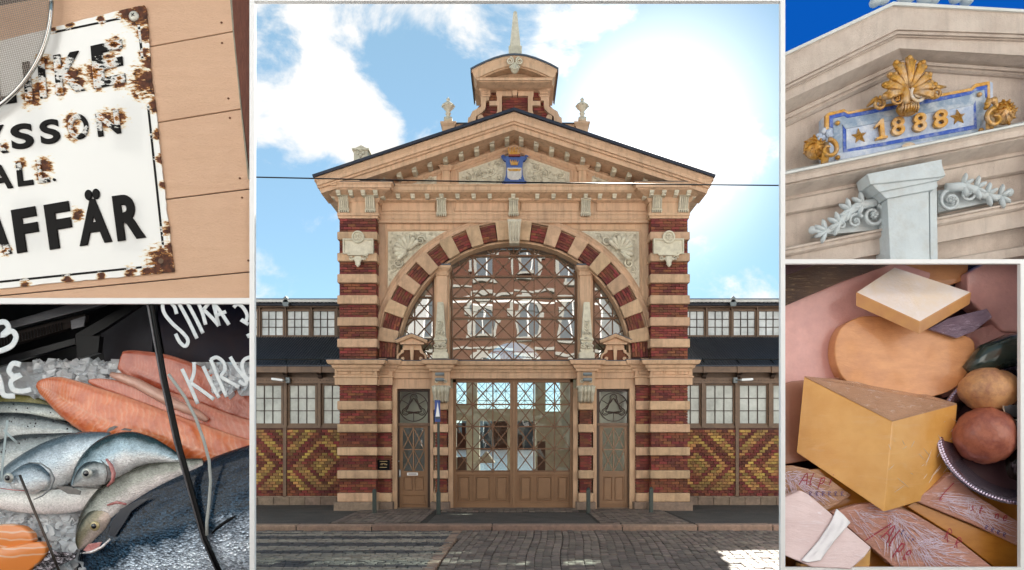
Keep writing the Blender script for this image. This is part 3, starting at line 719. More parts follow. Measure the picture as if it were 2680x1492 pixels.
# obelisk
ob = MB(); ox = X(1296, .2); b0, b1, b2, tp = Z(141,.2), Z(134,.2), Z(127,.2), Z(27,.2)
def sq(w_, z, cy=.2): return [(ox-w_,cy-w_,z),(ox+w_,cy-w_,z),(ox+w_,cy+w_,z),(ox-w_,cy+w_,z)]
ob.loft([sq(.165,b0-.15), sq(.165,b1-.0), sq(.165,b2+.03)]); ob.loft([sq(.135,b2+.03), sq(.045,tp-.06), sq(.0,tp)])
ob.build('obelisk', M['stucco2'], lt)
# attic pedestals with urns either side, small stone pinnacle
for f in (lambda p: p, lambda p: 2592-p):
    e0, e1 = sorted((X(f(1110),.2), X(f(1146),.2)))
    MB().cornice(e0+.03, e1-.03, .2, .6, [(0,Z(350,.2)),(0,Z(322,.2)),(.0,Z(318,.2)),(.05,Z(311,.2)),(.05,Z(307,.2))]).build('urn_pedestal', M['stucco'], lt)
    g0, g1 = sorted((X(f(1146),.2), X(f(1185),.2)))
    MB().box(g0, g1, .25, .6, Z(345,.2), Z(310,.2)).build('attic_wall', M['stucco'], lt)
    MB().box(g0-.02, g1+.02, .2, .6, Z(310,.2), Z(308,.2)).build('attic_coping', M['roofedge'], lt)
    ux = X(f(1127.5), .4); zz = lambda p: Z(p,.4)
    ur = MB().box(ux-.10, ux+.10, .3, .5, zz(307), zz(298))
    ur.lathe(ux, .4, [(.06,zz(298)),(.07,zz(295)),(.045,zz(292)),(.06,zz(289)),(.075,zz(286)),(.05,zz(283)),(.07,zz(279)),(.13,zz(272)),(.155,zz(268)),(.165,zz(266)),(.15,zz(264)),(.11,zz(261)),(.07,zz(258)),(.045,zz(256)),(.04,zz(253)),(.05,zz(251)),(.045,zz(249)),(.015,zz(247)),(.005,zz(244))], 12)
    for k in range(8): a = k*math.pi/4; ur.blob((ux+.15*math.cos(a), .4+.15*math.sin(a), zz(268)), (.03,.03,.03), 0, 5, 4)
    ur.build('stone_urn', M['stucco2'], lt, True)
mb = MB().pprism([(890,420),(890,374),(908,365),(925,374),(925,420)], 1.5, 1.95); mb.box(X(886,1.5),X(929,1.5),1.45,2,Z(378,1.5),Z(374,1.5))
mb.build('roof_pinnacle', M['stucco2'], lt)
mb = MB()
for a, b in ((901,384),(914,384),(907,377),(907,391)): mb.blob(P(a,b,1.49), (.05,.03,.05))
mb.build('pinnacle_rosette', M['stucco2'], lt)
# ---- main cornice over the ground floor
def mcorn(px0, px1, yw, name='main_cornice', zt=903, zb=927):
    a, b = Z(zt, yw-.2), Z(zb, yw-.2)
    MB().cornice(X(px0,yw), X(px1,yw), yw, .3, [(.02,b-.04),(.03,b),(.08,b+.04),(.10,b+.10),(.17,b+.12),(.19,b+.17),(.2,a-.02),(.1,a-.01)]).build(name, M['stucco'], hall)
    MB().cornice(X(px0,yw), X(px1,yw), yw, .3, [(.21,a-.018),(.215,a),(.05,a+.012)]).build('cornice_flashing', M['roofedge'], hall)
mcorn(985, 1600, -.08, zt=906, zb=930); mcorn(946, 992, -.13); mcorn(1593, 1638, -.13)
mcorn(846, 952, -.42); mcorn(1632, 1738, -.42); mcorn(1083, 1132, -.28); mcorn(1452, 1501, -.28)
MB().pbox(985, 1600, 929, 952, -.06, .3).build('door_architrave', M['stucco'], hall)
MB().pbox(985, 1096, 949, 978, -.02, .3).build('door_lintel', M['stucco'], hall); MB().pbox(1488, 1600, 949, 978, -.02, .3).build('door_lintel', M['stucco'], hall)
for a, b in ((985,1096),(1488,1600)): MB().pbox(a, b, 948, 951, -.08, .2).build('lintel_moulding', M['stucco'], hall)
for a, b, y in ((842,948,-.42),(1636,1742,-.42),(944,987,-.17),(1598,1641,-.17)):
    MB().pbox(a, b, 927, 951, y+.03, .3).build('capital_frieze', M['stucco'], hall)
    MB().pbox(a, b, 951, 968, y, .3).build('capital_band', M['stucco'], hall)
    MB().cornice(X(a,y), X(b,y), y, .3, [(0,Z(951,y)),(.03,Z(949,y)),(.03,Z(947,y)),(0,Z(945,y))]).build('capital_moulding', M['stucco'], hall)
    n = 3 if b-a > 60 else 1; wd = (b-a-12)/n
    for k in range(n): frame(a+7+k*wd, a+3+(k+1)*wd, 932, 942, y+.028, .02, .025)
# consoles beside the great door
for c in (1109.5, 1474.5):
    y = -.24; cc = part('scroll_console')
    MB().pbox(c-22, c+22, 927, 972, y+.02, .2).build('console_block', M['stucco'], cc)
    x = X(c,y); mb = MB()
    mb.cornice(X(c-20,y), X(c+20,y), y, .1, [(0,Z(977,y)),(.03,Z(975,y)),(.04,Z(972,y)),(0,Z(970,y))])
    prof = [(972,-.16),(978,-.22),(986,-.22),(992,-.16),(1000,-.12),(1008,-.10),(1012,-.02)]
    mb.loft([[(X(c-w_,y), y+o, Z(p,y)), (X(c+w_,y), y+o, Z(p,y)), (X(c+w_,y), .1, Z(p,y)), (X(c-w_,y), .1, Z(p,y))] for (p, o), w_ in zip(prof, (21,20,20,19,18,18,16))])
    for s_ in (-13,-4.5,4.5,13): mb.tube([(X(c+s_,y), y+o-.01, Z(p,y)) for p, o in prof], .028, 6)
    for k in range(5): leaf(mb, x, Z(984+k*4.5,y), y-.16+.012*k, .09, math.pi/2+(k%2-.5)*1.6, .03); leaf(mb, x, Z(984+k*4.5,y), y-.16+.012*k, .09, math.pi/2-(k%2-.5)*1.6, .03)
    for s_ in (-17,17):
        for k in range(7): mb.blob((X(c+s_,y), y-.10+.01*k, Z(977+k*5,y)), (.022,.03,.022))
    mb.build('carved_console', M['stucco2'], cc, True)
    mb = MB()
    for s_ in (-11,11): mb.sweep(arcpts(X(c+s_,y), Z(959,y), .045, 360, 0, 14)[:-1], [(0,y),(0,y-.03),(.02,y-.03),(.02,y)], closed=True); mb.blob((X(c+s_,y),y,Z(959,y)),(.018,.03,.018))
    mb.build('ring_ornament', M['stucco2'], cc)
# jamb strips beside piers
for a, b in ((985,998),(1082,1090),(1128,1139),(1442,1453),(1492,1501),(1584,1600)):
    MB().pbox(a, b, 977, 1281, -.03, .3).build('jamb', M['stucco'], hall)
MB().box(X(985,0), X(1600,0), 0.0, .4, -.1, .02).build('threshold', M['plinth'], hall)

# ---- small pedimented aedicules and obelisk ornaments in front of the arch
for f in (lambda p: p, lambda p: 2584-p):
    ad_ = part('aedicule'); y = -.06
    def AP(u, v): return (f(961.2+.2146*u), 615.2+.2146*v)
    def ap(pts, yf, yb, nm, m): q = [AP(*p) for p in pts]; return MB().pprism(q, yf, yb).build(nm, m, ad_)
    ap([(250,1165),(455,1165),(465,1235),(375,1235),(345,1290),(245,1235)][:3]+[(240,1235)], y-.02, y+.15, 'aedicule_block', M['stucco'])
    q = [(X(AP(160,1130)[0],y-.15), Z(AP(0,1130)[1],y-.15)), (X(AP(345,1055)[0],y-.15), Z(AP(0,1055)[1],y-.15)), (X(AP(530,1128)[0],y-.15), Z(AP(0,1130)[1],y-.15))]
    if q[0][0] > q[2][0]: q = q[::-1]
    MB().sweep(q, [(-.02,y-.18),(.0,y-.18),(.05,y-.15),(.07,y-.08),(.07,y+.15),(-.02,y+.15)]).build('aedicule_pediment', M['stucco'], ad_)
    MB().sweep(q, [(-.035,y-.2),(-.02,y-.2),(-.02,y+.15),(-.035,y+.15)]).build('pediment_flashing', M['roofedge'], ad_)
    ap([(215,1165),(475,1165),(475,1130),(350,1085),(215,1130)], y-.06, y+.15, 'pediment_field', M['stucco'])
    ap([(210,1150),(490,1150),(490,1168),(210,1168)], y-.13, y+.1, 'aedicule_cornice', M['stucco'])
    ap([(255,1235),(440,1235),(500,1290),(520,1355),(180,1355),(225,1290)], y+.02, y+.12, 'aedicule_brick', M['brick'])
    for s_ in (-1, 1):
        m_ = lambda u: 347+s_*(u-347)
        ap([(m_(u), v) for u, v in ((440,1235),(475,1235),(475,1262),(500,1275),(520,1300),(522,1355),(440,1355),(432,1330),(445,1315),(470,1320),(475,1340),(500,1345),(500,1310),(480,1285),(450,1270),(440,1255))], y-.05, y+.1, 'aedicule_volute', M['stucco'])
        if s_ > 0: ap([(325,1190),(372,1190),(362,1355),(335,1355)], y-.06, y+.1, 'aedicule_keystone', M['stucco'])
    # obelisk ornament
    oc = part('pilaster_obelisk'); y = -.22; c = f(1108.5); x = X(c,y)
    def sqr(w_, p, d_=None): d_ = d_ or w_; return [(x-w_,y-d_,Z(p,y)),(x+w_,y-d_,Z(p,y)),(x+w_,y+d_,Z(p,y)),(x-w_,y+d_,Z(p,y))]
    mb = MB().loft([sqr(.185,902), sqr(.185,889), sqr(.17,888)]) ; mb = MB(); mb.loft([sqr(.19,903,.12), sqr(.19,889,.12), sqr(.17,888,.12)]); mb.build('obelisk_base', M['stucco2'], oc)
    mb = MB(); mb.loft([sqr(.15,888,.1), sqr(.165,880,.1), sqr(.11,870,.1), sqr(.15,858,.1), sqr(.16,852,.1), sqr(.13,850,.1), sqr(.075,764,.07), sqr(.065,761,.06)]); mb.build('obelisk_shaft', M['stucco2'], oc)
    mb = MB(); yy = y-.12
    for s_ in (-1,1):
        spiral(mb, x+s_*.11, Z(872,y), .065, yy, 1.5, s_, 1.5, .02, .05); spiral(mb, x+s_*.06, Z(840,y), .05, yy, 1.4, -s_, 0, .014, .03); leaf(mb, x, Z(880,y), yy, .14, math.pi/2-s_*.8, .03)
        for k in range(4): leaf(mb, x+s_*.01, Z(834-k*7,y), yy+.02, .07, math.pi/2-s_*.7, .02)
    mb.blob((x, yy-.02, Z(868,y)), (.06,.05,.05)); mb.blob((x, yy, Z(853,y)), (.04,.04,.04)); mb.box(x-.165,x+.165,yy-.02,yy+.06,Z(858,y),Z(855,y))
    mb.tube([(x,yy,Z(840,y)),(x,yy+.03,Z(815,y))], .012, 5)
    mb.build('obelisk_carving', M['stucco2'], oc, True)
    # pilaster splitting the window
    pc = part('window_pilaster')
    c = f(1111.5); x = X(c, .05)
    MB().pbox(c-19, c+19, 668, 904, .12, .4).build('pilaster_back', M['stucco'], pc)
    MB().pbox(c-14, c+14, 690, 904, .02, .3).build('pilaster_shaft', M['stucco'], pc)
    MB().cornice(X(c-14,.02), X(c+14,.02), .02, .4, [(0,Z(694,0)),(.03,Z(692,0)),(.0,Z(688,0)),(0,Z(682,0)),(.04,Z(678,0)),(.08,Z(674,0)),(.09,Z(668,0)),(.09,Z(666,0))]).build('pilaster_capital', M['stucco'], pc)
    MB().pbox(c-22, c+22, 663, 666.5, -.08, .3).build('capital_flashing', M['roofedge'], pc)

# ---- great arched window: glazing bars and panes
YGL = .36
gw = part('arched_window')
RC = 2.95
conv = arcpts(CX, CZ, RC, 0, 180, 40)
def pane(poly, mtl, parent, y, tilt=.0035, name='glass_pane', rnd=random.Random(5)):
    cx = sum(p[0] for p in poly)/len(poly); cz = sum(p[1] for p in poly)/len(poly)
    a, b = rnd.gauss(0,tilt), rnd.gauss(0,tilt); mb = MB()
    vs_ = [mb.bm.verts.new((x, y+a*(x-cx)+b*(z-cz), z)) for x, z in poly]; mb.bm.faces.new(vs_); return mb.build(name, mtl, parent)
def clipseg(p, q, conv):
    t0, t1 = 0, 1
    for i in range(len(conv)):
        a, b = conv[i], conv[(i+1)%len(conv)]
        f = lambda r: (b[0]-a[0])*(r[1]-a[1])-(b[1]-a[1])*(r[0]-a[0])
        u, v = f(p), f(q)
        if u < 0 and v < 0: return None
        if u < 0: t0 = max(t0, u/(u-v))
        elif v < 0: t1 = min(t1, u/(u-v))
    if t1-t0 < .02: return None
    l = lambda t: (p[0]+(q[0]-p[0])*t, p[1]+(q[1]-p[1])*t)
    return l(t0), l(t1)
def bar(mb, p, q, y, w_, dep=.03):
    c = ((p[0]+q[0])/2, y, (p[1]+q[1])/2); l = math.hypot(q[0]-p[0], q[1]-p[1]); a = math.atan2(q[1]-p[1], q[0]-p[0])
    mb.rbox(c, l, dep, w_, -a)
K = 2.6/250
GX = lambda px: X(px, YGL); GZ = lambda py: Z(py, YGL)
secs = [(1135.5, 1448.5, [1136,1188,1240,1292,1344,1396,1448]), (985, 1091, [985,1043,1091]), (1493, 1600, [1493,1541,1600])]
rows_ = [591.5, 644, 696, 748.5, 801, 853, 906]
for a, b, cols in secs:
    rect = [(GX(a),GZ(906)),(GX(b),GZ(906)),(GX(b),GZ(580)),(GX(a),GZ(580))]
    reg = clip_convex(rect, conv); bars, thin = MB(), MB()
    for i in range(len(cols)-1):
        for j in range(6):
            x0, x1, z1, z0 = GX(cols[i]), GX(cols[i+1]), GZ(rows_[j]), GZ(rows_[j+1])
            cell = clip_convex([(x0,z0),(x1,z0),(x1,z1),(x0,z1)], reg)
            if len(cell) < 3: continue
            pane(cell, M['glass'], gw, YGL+.03+.0005*((i+j)%2))
            for p, q in (((x0,z0),(x1,z1)),((x0,z1),(x1,z0))):
                s_ = clipseg(p, q, reg)
                if s_: bar(thin, *s_, YGL, .027)
            if i: 
                s_ = clipseg((x0,z0),(x0,z1),reg)
                if s_: bar(thin, *s_, YGL-.001, .026)
    for rw_ in rows_[1:]:
        s_ = clipseg((GX(cols[0]),GZ(rw_)),(GX(cols[-1]),GZ(rw_)),reg)
        if s_: bars = MB(); bar(bars, *s_, YGL-.02, .042, .04); bars.build('glazing_bar', M['iron'], gw)
    thin.build('thin_glazing_bar', M['iron'], gw)
for k in (1136, 1448, 1091, 1493):
    s_ = clipseg((GX(k),GZ(906)),(GX(k),GZ(580)),conv)
    if s_: bars = MB(); bar(bars, *s_, YGL-.03, .05, .06); bars.build('window_mullion', M['iron'], gw)
MB().sweep(arcpts(CX, CZ, RC+.03, 180, 0, 48), [(-.02,YGL-.04),(.09,YGL-.04),(.09,YGL+.05),(-.02,YGL+.05)]).build('window_frame', M['wood2'], gw)

# ---- great door
YD = .16
dr = part('entrance_door')
for a, b, c, d in ((1139,1147,952,1284),(1434,1442,952,1284),(1139,1442,952,962)): MB().pbox(a, b, c, d, YD-.05, YD+.1).build('door_frame', M['wood'], dr)
def leaf_door(px0, px1, cols, par):
    mb = MB().pbox(px0, px0+1, 962, 1284, YD, YD+.06)
    for a, b, c, d in ((px0,px1,1185,1194),(px0,px1,1264,1284),): mb.pbox(a, b, c, d, YD-.01, YD+.06)
    mb.pbox(px0, px1, 1194, 1264, YD+.03, YD+.06); mb.build('door_leaf', M['wood'], par)
    for i in range(len(cols)-1):
        a, b = cols[i], cols[i+1]; MB().pbox(a+1, b-1, 1194, 1263, YD+.012, YD+.05).build('door_panel', M['wood'], par)
        e = 7; frame(a+e, b-e, 1199, 1258, YD+.01, .035, .03, M['wood'], par, 'panel_moulding')
        MB().pbox(a+e+4, b-e-4, 1203, 1254, YD-.005, YD+.04).bevel(.012,2).build('raised_panel', M['wood'], par)
    MB().pbox(px0, px1, 1190, 1194, YD-.03, YD+.02).build('door_rail', M['wood'], par)
    rws = [962,1017.5,1073,1129,1185]; bs = MB(); xs = MB()
    for i in range(len(cols)-1):
        for j in range(4):
            x0, x1, z1, z0 = X(cols[i],YD), X(cols[i+1],YD), Z(rws[j],YD), Z(rws[j+1],YD)
            pane([(x0,z0),(x1,z0),(x1,z1),(x0,z1)], M['doorglass'], par, YD+.04, .004)
            bar(xs, (x0,z0), (x1,z1), YD+.01, .026); bar(xs, (x0,z1), (x1,z0), YD+.012, .026)
            xs.prism(arcpts((x0+x1)/2, (z0+z1)/2, .025, 0, 360, 8)[:-1], YD-.02, YD+.02)
            if i: bs.prism(arcpts(x0, z0, .04, 0, 360, 8)[:-1], YD-.03, YD+.02)
    for rw_ in rws[1:]:
        q = MB(); bar(q, (X(cols[0],YD),Z(rw_,YD)), (X(cols[-1],YD),Z(rw_,YD)), YD-.001, .036, .03); q.build('glazing_bar', M['iron'], par)
    for cw_ in cols[1:-1]:
        q = MB(); bar(q, (X(cw_,YD),Z(1185,YD)), (X(cw_,YD),Z(962,YD)), YD, .032, .03); q.build('glazing_bar', M['iron'], par)
    bs.build('glazing_boss', M['iron'], par)['kind'] = 'stuff'; xs.build('thin_glazing_bar', M['iron'], par)
leaf_door(1147, 1283, [1147,1189,1240,1283], dr); leaf_door(1301, 1434, [1301,1343,1395,1434], dr)
MB().pbox(1283, 1301, 962, 1284, YD-.04, YD+.08).build('door_stile', M['wood'], dr); MB().pbox(1289, 1295, 962, 1284, YD-.07, YD-.03).bevel(.01,2).build('door_astragal', M['wood'], dr)

# ---- side doors with trefoil transoms
for f, lft in ((lambda p: p, True), (lambda p: 2584-p, False)):
    sd = part('side_door'); y = .14
    def bx(a, b, c, d, yf, yb, nm, m): a, b = sorted((f(a), f(b))); return MB().pbox(a, b, c, d, yf, yb).build(nm, m, sd)
    bx(998,1005,977,1284,y-.02,y+.1,'door_frame',M['dark']); bx(1076,1083,977,1284,y-.02,y+.1,'door_frame',M['dark']); bx(1005,1076,977,985,y-.02,y+.1,'door_frame',M['dark'])
    bx(1001,1081,1064,1071,y-.06,y+.1,'transom_bar',M['wood2'])
    a, b = sorted((f(1005), f(1076)))
    pane([(X(a,y),Z(1064,y)),(X(b,y),Z(1064,y)),(X(b,y),Z(985,y)),(X(a,y),Z(985,y))], M['doorglass'] if True else 0, sd, y+.05, .004)
    mb = MB(); cx, cz = (X(a,y)+X(b,y))/2, Z(1024,y); R = .365
    mb.sweep(arcpts(cx, cz, R, 360, 0, 32)[:-1], [(-.01,y),(.015,y),(.015,y+.03),(-.01,y+.03)], closed=True)
    for k in range(3):      # three interlaced loops
        a0 = math.pi/2+k*2*math.pi/3; e = (math.cos(a0), math.sin(a0)); n_ = (-e[1], e[0]); lp_ = []
        for s_ in range(17):
            t = -math.pi*.62+s_*math.pi*1.24/16; lp_.append((cx+e[0]*(.24+.085*math.cos(t))+n_[0]*.085*math.sin(t), y+.015, cz+e[1]*(.24+.085*math.cos(t))+n_[1]*.085*math.sin(t)))
        st = [(cx-e[0]*.12+n_[0]*.20, y+.015, cz-e[1]*.12+n_[1]*.20)]; en = [(cx-e[0]*.12-n_[0]*.20, y+.015, cz-e[1]*.12-n_[1]*.20)]
        mb.tube([en[0]]+lp_+[st[0]], .014, 5)
        lp2 = [(cx+(px_-cx)*1.0+e[0]*.0+(px_-cx-e[0]*.24)*-.45, yy_+.01, cz+(pz_-cz)+(pz_-cz-e[1]*.24)*-.45) for px_, yy_, pz_ in lp_]
        mb.tube([(cx-e[0]*.06+n_[0]*-.16, y+.02, cz-e[1]*.06-n_[1]*.16)]+lp2+[(cx-e[0]*.06+n_[0]*.16, y+.02, cz-e[1]*.06+n_[1]*.16)], .007, 4)
        mb.tube([(cx-e[0]*.14, y+.015, cz-e[1]*.14), (cx-e[0]*R, y+.015, cz-e[1]*R)], .009, 4)
    mb.build('trefoil_tracery', M['dark'], sd); MB().box(cx-.42, cx+.42, .7, .72, cz-.45, cz+.45).build('pale_backing', M['interior'], sd)  # pale board added behind the transom to make it look bright
    # leaf
    bx(1005,1076,1071,1076,y,y+.06,'door_leaf',M['wood']); bx(1005,1013,1076,1284,y,y+.06,'door_leaf',M['wood']); bx(1068,1076,1076,1284,y,y+.06,'door_leaf',M['wood'])
    bx(1013,1068,1186,1284,y+.02,y+.06,'door_leaf',M['wood']); bx(1013,1068,1186,1194,y,y+.05,'door_rail',M['wood'])
    a, b = sorted((f(1013), f(1068)))
    rws = [1076,1131,1186]; mb = MB(); md = (a+b)/2
    for c0, c1 in ((a,md),(md,b)):
        for j in range(2):
            x0, x1, z1, z0 = X(c0,y), X(c1,y), Z(rws[j],y), Z(rws[j+1],y)
            pane([(x0,z0),(x1,z0),(x1,z1),(x0,z1)], M['blackglass'] if lft else M['doorglass'], sd, y+.04, .004)
            bar(mb,(x0,z0),(x1,z1),y+.01,.022); bar(mb,(x0,z1),(x1,z0),y+.012,.022); bar(mb,(x0,z0),(x1,z0),y,.026)
        if lft or True: frame(c0+3, c1-3, 1199, 1234 if lft else 1258, y+.018, .03, .025, M['wood'], sd, 'panel_moulding')
    bar(mb,(X(md,y),Z(1186,y)),(X(md,y),Z(1076,y)),y-.001,.026)
    mb.build('glazing_bar', M['wood'] , sd)
    if lft: frame(1010, 1070, 1245, 1269, y+.018, .03, .025, M['wood'], sd, 'panel_moulding')
    else: bx(1005,1076,1262,1268,y-.01,y+.03,'door_rail',M['wood'])
    if lft:
        MB().pbox(1003.5,1008,1181,1200,y-.03,y).build('handle_plate', M['lamp'], sd)
        mb = MB(); mb.tube([P(1006,1184,y-.02),P(1006,1184,y-.07),P(1006,1196,y-.07),P(1006,1196,y-.02)], .009, 6); mb.build('door_handle', M['white'], sd)
        mb = MB().prism(arcpts(X(1004,y), Z(1160,y), .018, 0, 360, 10)[:-1], y-.03, y); mb.build('lock', M['lamp'], sd)

# ---- inside the hall
it = part('interior')
MB().box(-4.2, 4.2, .5, 12, -.05, 0.0).build('hall_floor', M['intfloor'], it)
for s_ in (-1,1): MB().box(min(s_*4.2,s_*4.35), max(s_*4.2,s_*4.35), .5, 13, 0, 8.0).build('hall_side_wall', M['interior'], it)
YB = 6.0
def ib(a, b, c, d, yf=YB, m='interior', nm='far_wall', dep=.5): return MB().pbox(a, b, c, d, yf, yf+dep).build(nm, M[m], it)
# far wall: piers and beams round its openings (distances read through the glass)
ib(974,1146,600,1300); ib(1173,1200,955,1300); ib(1347,1372,955,1300); ib(1411,1602,600,1300)
ib(1146,1173,1018,1057); ib(1200,1347,1028,1058); ib(1372,1411,1035,1300)
ib(1200,1206,1058,1300); ib(1276,1300,1058,1300); ib(1146,1173,1150,1300); ib(1206,1276,1200,1300); ib(1300,1347,1200,1300)
up_ = MB(); acx, acz = X(1292,YB), Z(935,YB); ra = .98
up_.prism([(X(1146,YB),Z(955,YB))]+[(acx-1.4,Z(955,YB))]+[(acx-1.4, acz)]+arcpts(acx,acz,1.4*.75,180,90,14)+[(acx,8),(X(1146,YB),8)], YB, YB+.5)
up_.prism([(acx,8)]+arcpts(acx,acz,1.4*.75,90,0,14)+[(acx+1.4,acz),(acx+1.4,Z(955,YB)),(X(1411,YB),Z(955,YB)),(X(1411,YB),8)], YB, YB+.5)
up_.build('far_wall', M['interior'], it)
lat = MB()
for a, b, c, d in ((1146,1173,960,1018),(1200,1347,960,1028),(1372,1411,960,1035),(1206,1276,1058,1120),(1300,1347,1058,1120),(1220,1366,885,955)):
    y = YB+.1; s_ = 24; x = a
    while x < b-4:
        yy = c
        while yy < d-4:
            p = lambda u, v: (X(u,y), Z(v,y)); e, g_ = min(x+s_,b), min(yy+s_,d)
            bar(lat,p(x,yy),p(e,g_),y,.014,.02); bar(lat,p(x,g_),p(e,yy),y+.002,.014,.02); bar(lat,p(x,yy),p(e,yy),y-.001,.02,.02); bar(lat,p(x,yy),p(x,g_),y-.003,.016,.02); yy += s_
        x += s_
lat.build('far_glazing_bar', M['lamp'], it)
# stalls and awnings seen inside
mb = MB().pprism([(1196,1165),(1222,1136),(1244,1165)], 4.0, 5.2); mb.build('stall_roof', M['interior'], it)
ib(1150,1172,1150,1200,4.5,'intdark','stall_side'); ib(1185,1203,1165,1290,4.4,'interior','stall_post',.2); ib(1206,1276,1205,1240,4.5,'interior','stall_counter')
ib(1352,1372,1110,1290,3.5,'intdark','stall_panel',.1)
MB().box(-4.3, 4.3, .42, .5, Z(930,.42), Z(906,.42)).build('transom_beam', M['interior'], it)
for k in range(5): MB().box(-4.2, 4.2, 1.2+k*1.1, 1.35+k*1.1, 7.2, 7.45).build('roof_beam', M['intdark'], it)
settle(hall, (CX, 0, 0))

# ---- lettering and small things on the front
def glyph_co(txt, bold=.0, ext=.0, bev=0):
    cu = bpy.data.curves.new('t','FONT'); cu.body = txt; cu.offset = bold; cu.extrude = ext; cu.bevel_depth = bev; cu.bevel_resolution = 2; cu.resolution_u = 6
    o = bpy.data.objects.new('t', cu); COL.objects.link(o); dg = bpy.context.evaluated_depsgraph_get(); me = bpy.data.meshes.new_from_object(o.evaluated_get(dg)); bpy.data.objects.remove(o); bpy.data.curves.remove(cu)
    return me
def text_map(txt, fn, name, m, parent, bold=0.0, ext=.05, bev=0.0, fit=True):
    me = glyph_co(txt, bold, ext, bev); xs = [v.co.x for v in me.vertices]; ys = [v.co.y for v in me.vertices]; zs = [v.co.z for v in me.vertices]
    if not xs: return None
    x0, x1, y0, y1, z0, z1 = min(xs), max(xs), min(ys), max(ys), min(zs), max(zs)
    for v in me.vertices: v.co = fn((v.co.x-x0)/max(1e-6,x1-x0), (v.co.y-y0)/max(1e-6,y1-y0), (v.co.z-z0)/max(1e-6,z1-z0))
    me.name = name; me.materials.clear(); me.materials.append(m); o = bpy.data.objects.new(name, me); COL.objects.link(o)
    if parent is not None: o.parent = parent
    return o
def flat_text(txt, px0, px1, py0, py1, y, dep, name, m, parent, bold=0):
    a, b, c, d = X(px0,y), X(px1,y), Z(py1,y), Z(py0,y)
    return text_map(txt, lambda u, v, t: Vector((a+(b-a)*u, y-dep*t, c+(d-c)*v)), name, m, parent, bold)
pq = thing('opening_hours_plaque', 'small dark plaque with gilt opening hours on the brick pier beside the left door', 'plaque')
MB().pbox(949, 980, 1157, 1182, -.20, -.16).build('plate', M['black'], pq)
gl_ = mat('gilt lettering', (.6,.42,.2))
MB().pbox(955, 974, 1160, 1161.2, -.203, -.2).build('lettering_line', gl_, pq); MB().pbox(958, 970, 1165.5, 1166.5, -.203, -.2).build('lettering_line', gl_, pq); flat_text('8.00 - 18.00', 957, 974, 1167, 1170, -.2, .003, 'lettering', gl_, pq, .02); MB().pbox(955, 973, 1175, 1176.4, -.203, -.2).build('lettering_line', gl_, pq)
settle(pq, P(964.5, 1182, -.18))
st_ = thing('door_notice', 'small white notice strip stuck on the left side door under its glass', 'notice')
MB().pbox(1024, 1051, 1189, 1196, .115, .138).build('sheet', M['white'], st_); MB().pbox(1027, 1048, 1191.3, 1193.8, .112, .115).build('print_line', mat('brown grey print', (.20,.12,.10)), st_)
settle(st_, P(1037, 1196, .13))
for c, side, wh in ((1106,-1,'left'),(1478,1,'right')):
    for py, nm in ((941,'upper'),(955,'lower')):
        l_ = thing('spotlight', f'grey {nm} spotlight on the capital at the {wh} of the great door', 'spotlight', 'spotlights beside the great door')
        cc = P(c, py, -.38); mb = MB(); mb.tube([cc+Vector((-.11,0,0)), cc+Vector((-.10,0,0)), cc+Vector((.10,0,0)), cc+Vector((.11,0,0))], [.03,.042,.042,.03], 10); mb.build('lamp_body', M['lamp'], l_)
        MB().tube([cc, cc+Vector((0,.16,0))], .015, 6).build('mount', M['lamp'], l_); settle(l_, cc)
gp = 'dark green iron posts along the pavement'
for px, b_, t_, lb in ((942,1293,1232,'dark green iron post in front of the brick pier left of the left side door'),(1480,1292,1229,'dark green iron post in front of the pier between great door and right side door'),(1638,1291,1228,'dark green iron post in front of the brick pier right of the right side door')):
    y = CAMH*FPX/(b_-HY)-CAMD; th_ = thing('bollard', lb, 'bollard', gp); x = X(px,y)
    MB().box(x-.045,x+.045,y-.04,y+.04,0,Z(t_,y)-.02).bevel(.01,2).build('post', M['green'], th_); MB().lathe(x,y,[(.05,0),(.05,.03),(.03,.04)],10).build('foot', M['green'], th_)
    MB().lathe(x,y,[(.04,Z(t_,y)-.02),(.045,Z(t_,y)-.01),(.02,Z(t_,y)+.02)],10).build('cap', M['green'], th_); settle(th_, (x,y,0))
sp = thing('street_sign', 'tall dark green sign pole with a narrow blue pedestrian crossing sign seen almost edge on', 'street sign')
y = CAMH*FPX/(1294-HY)-CAMD; x = X(1103,y)
MB().tube([(x,y,0),(x,y,Z(1060,y))], .03, 10).build('pole', M['green'], sp); MB().tube([(x,y,0),(x,y,Z(1238,y)),(x,y,Z(1236,y))], [.05,.05,.035], 10).build('sleeve', M['green'], sp)
sb_ = MB(); sb_.rbox((x-.02,y-.03,Z(1034,y)),.125,.02,.50); sb_.build('sign_plate', mat('blue sign enamel', (.06,.10,.32)), sp)
MB().pprism([(1095,1054),(1101,1012),(1107,1054)], y-.045, y-.041).build('sign_symbol', M['white'], sp); MB().pbox(1095,1107,1048,1054,y-.046,y-.0415).build('sign_edge', M['roofedge'], sp); settle(sp,(x,y,0))
wire = MB(); yw_ = -5.5
pA, pB = P(400, 440, yw_), P(2200, 468.5, yw_); wire.tube([pA.lerp(pB, t/20)-Vector((0,0,.03*math.sin(math.pi*t/20))) for t in range(21)], .012, 6)
tag(wire.build('overhead_wire', M['black']), 'thin black overhead wire strung across the street before the gable', 'wire')

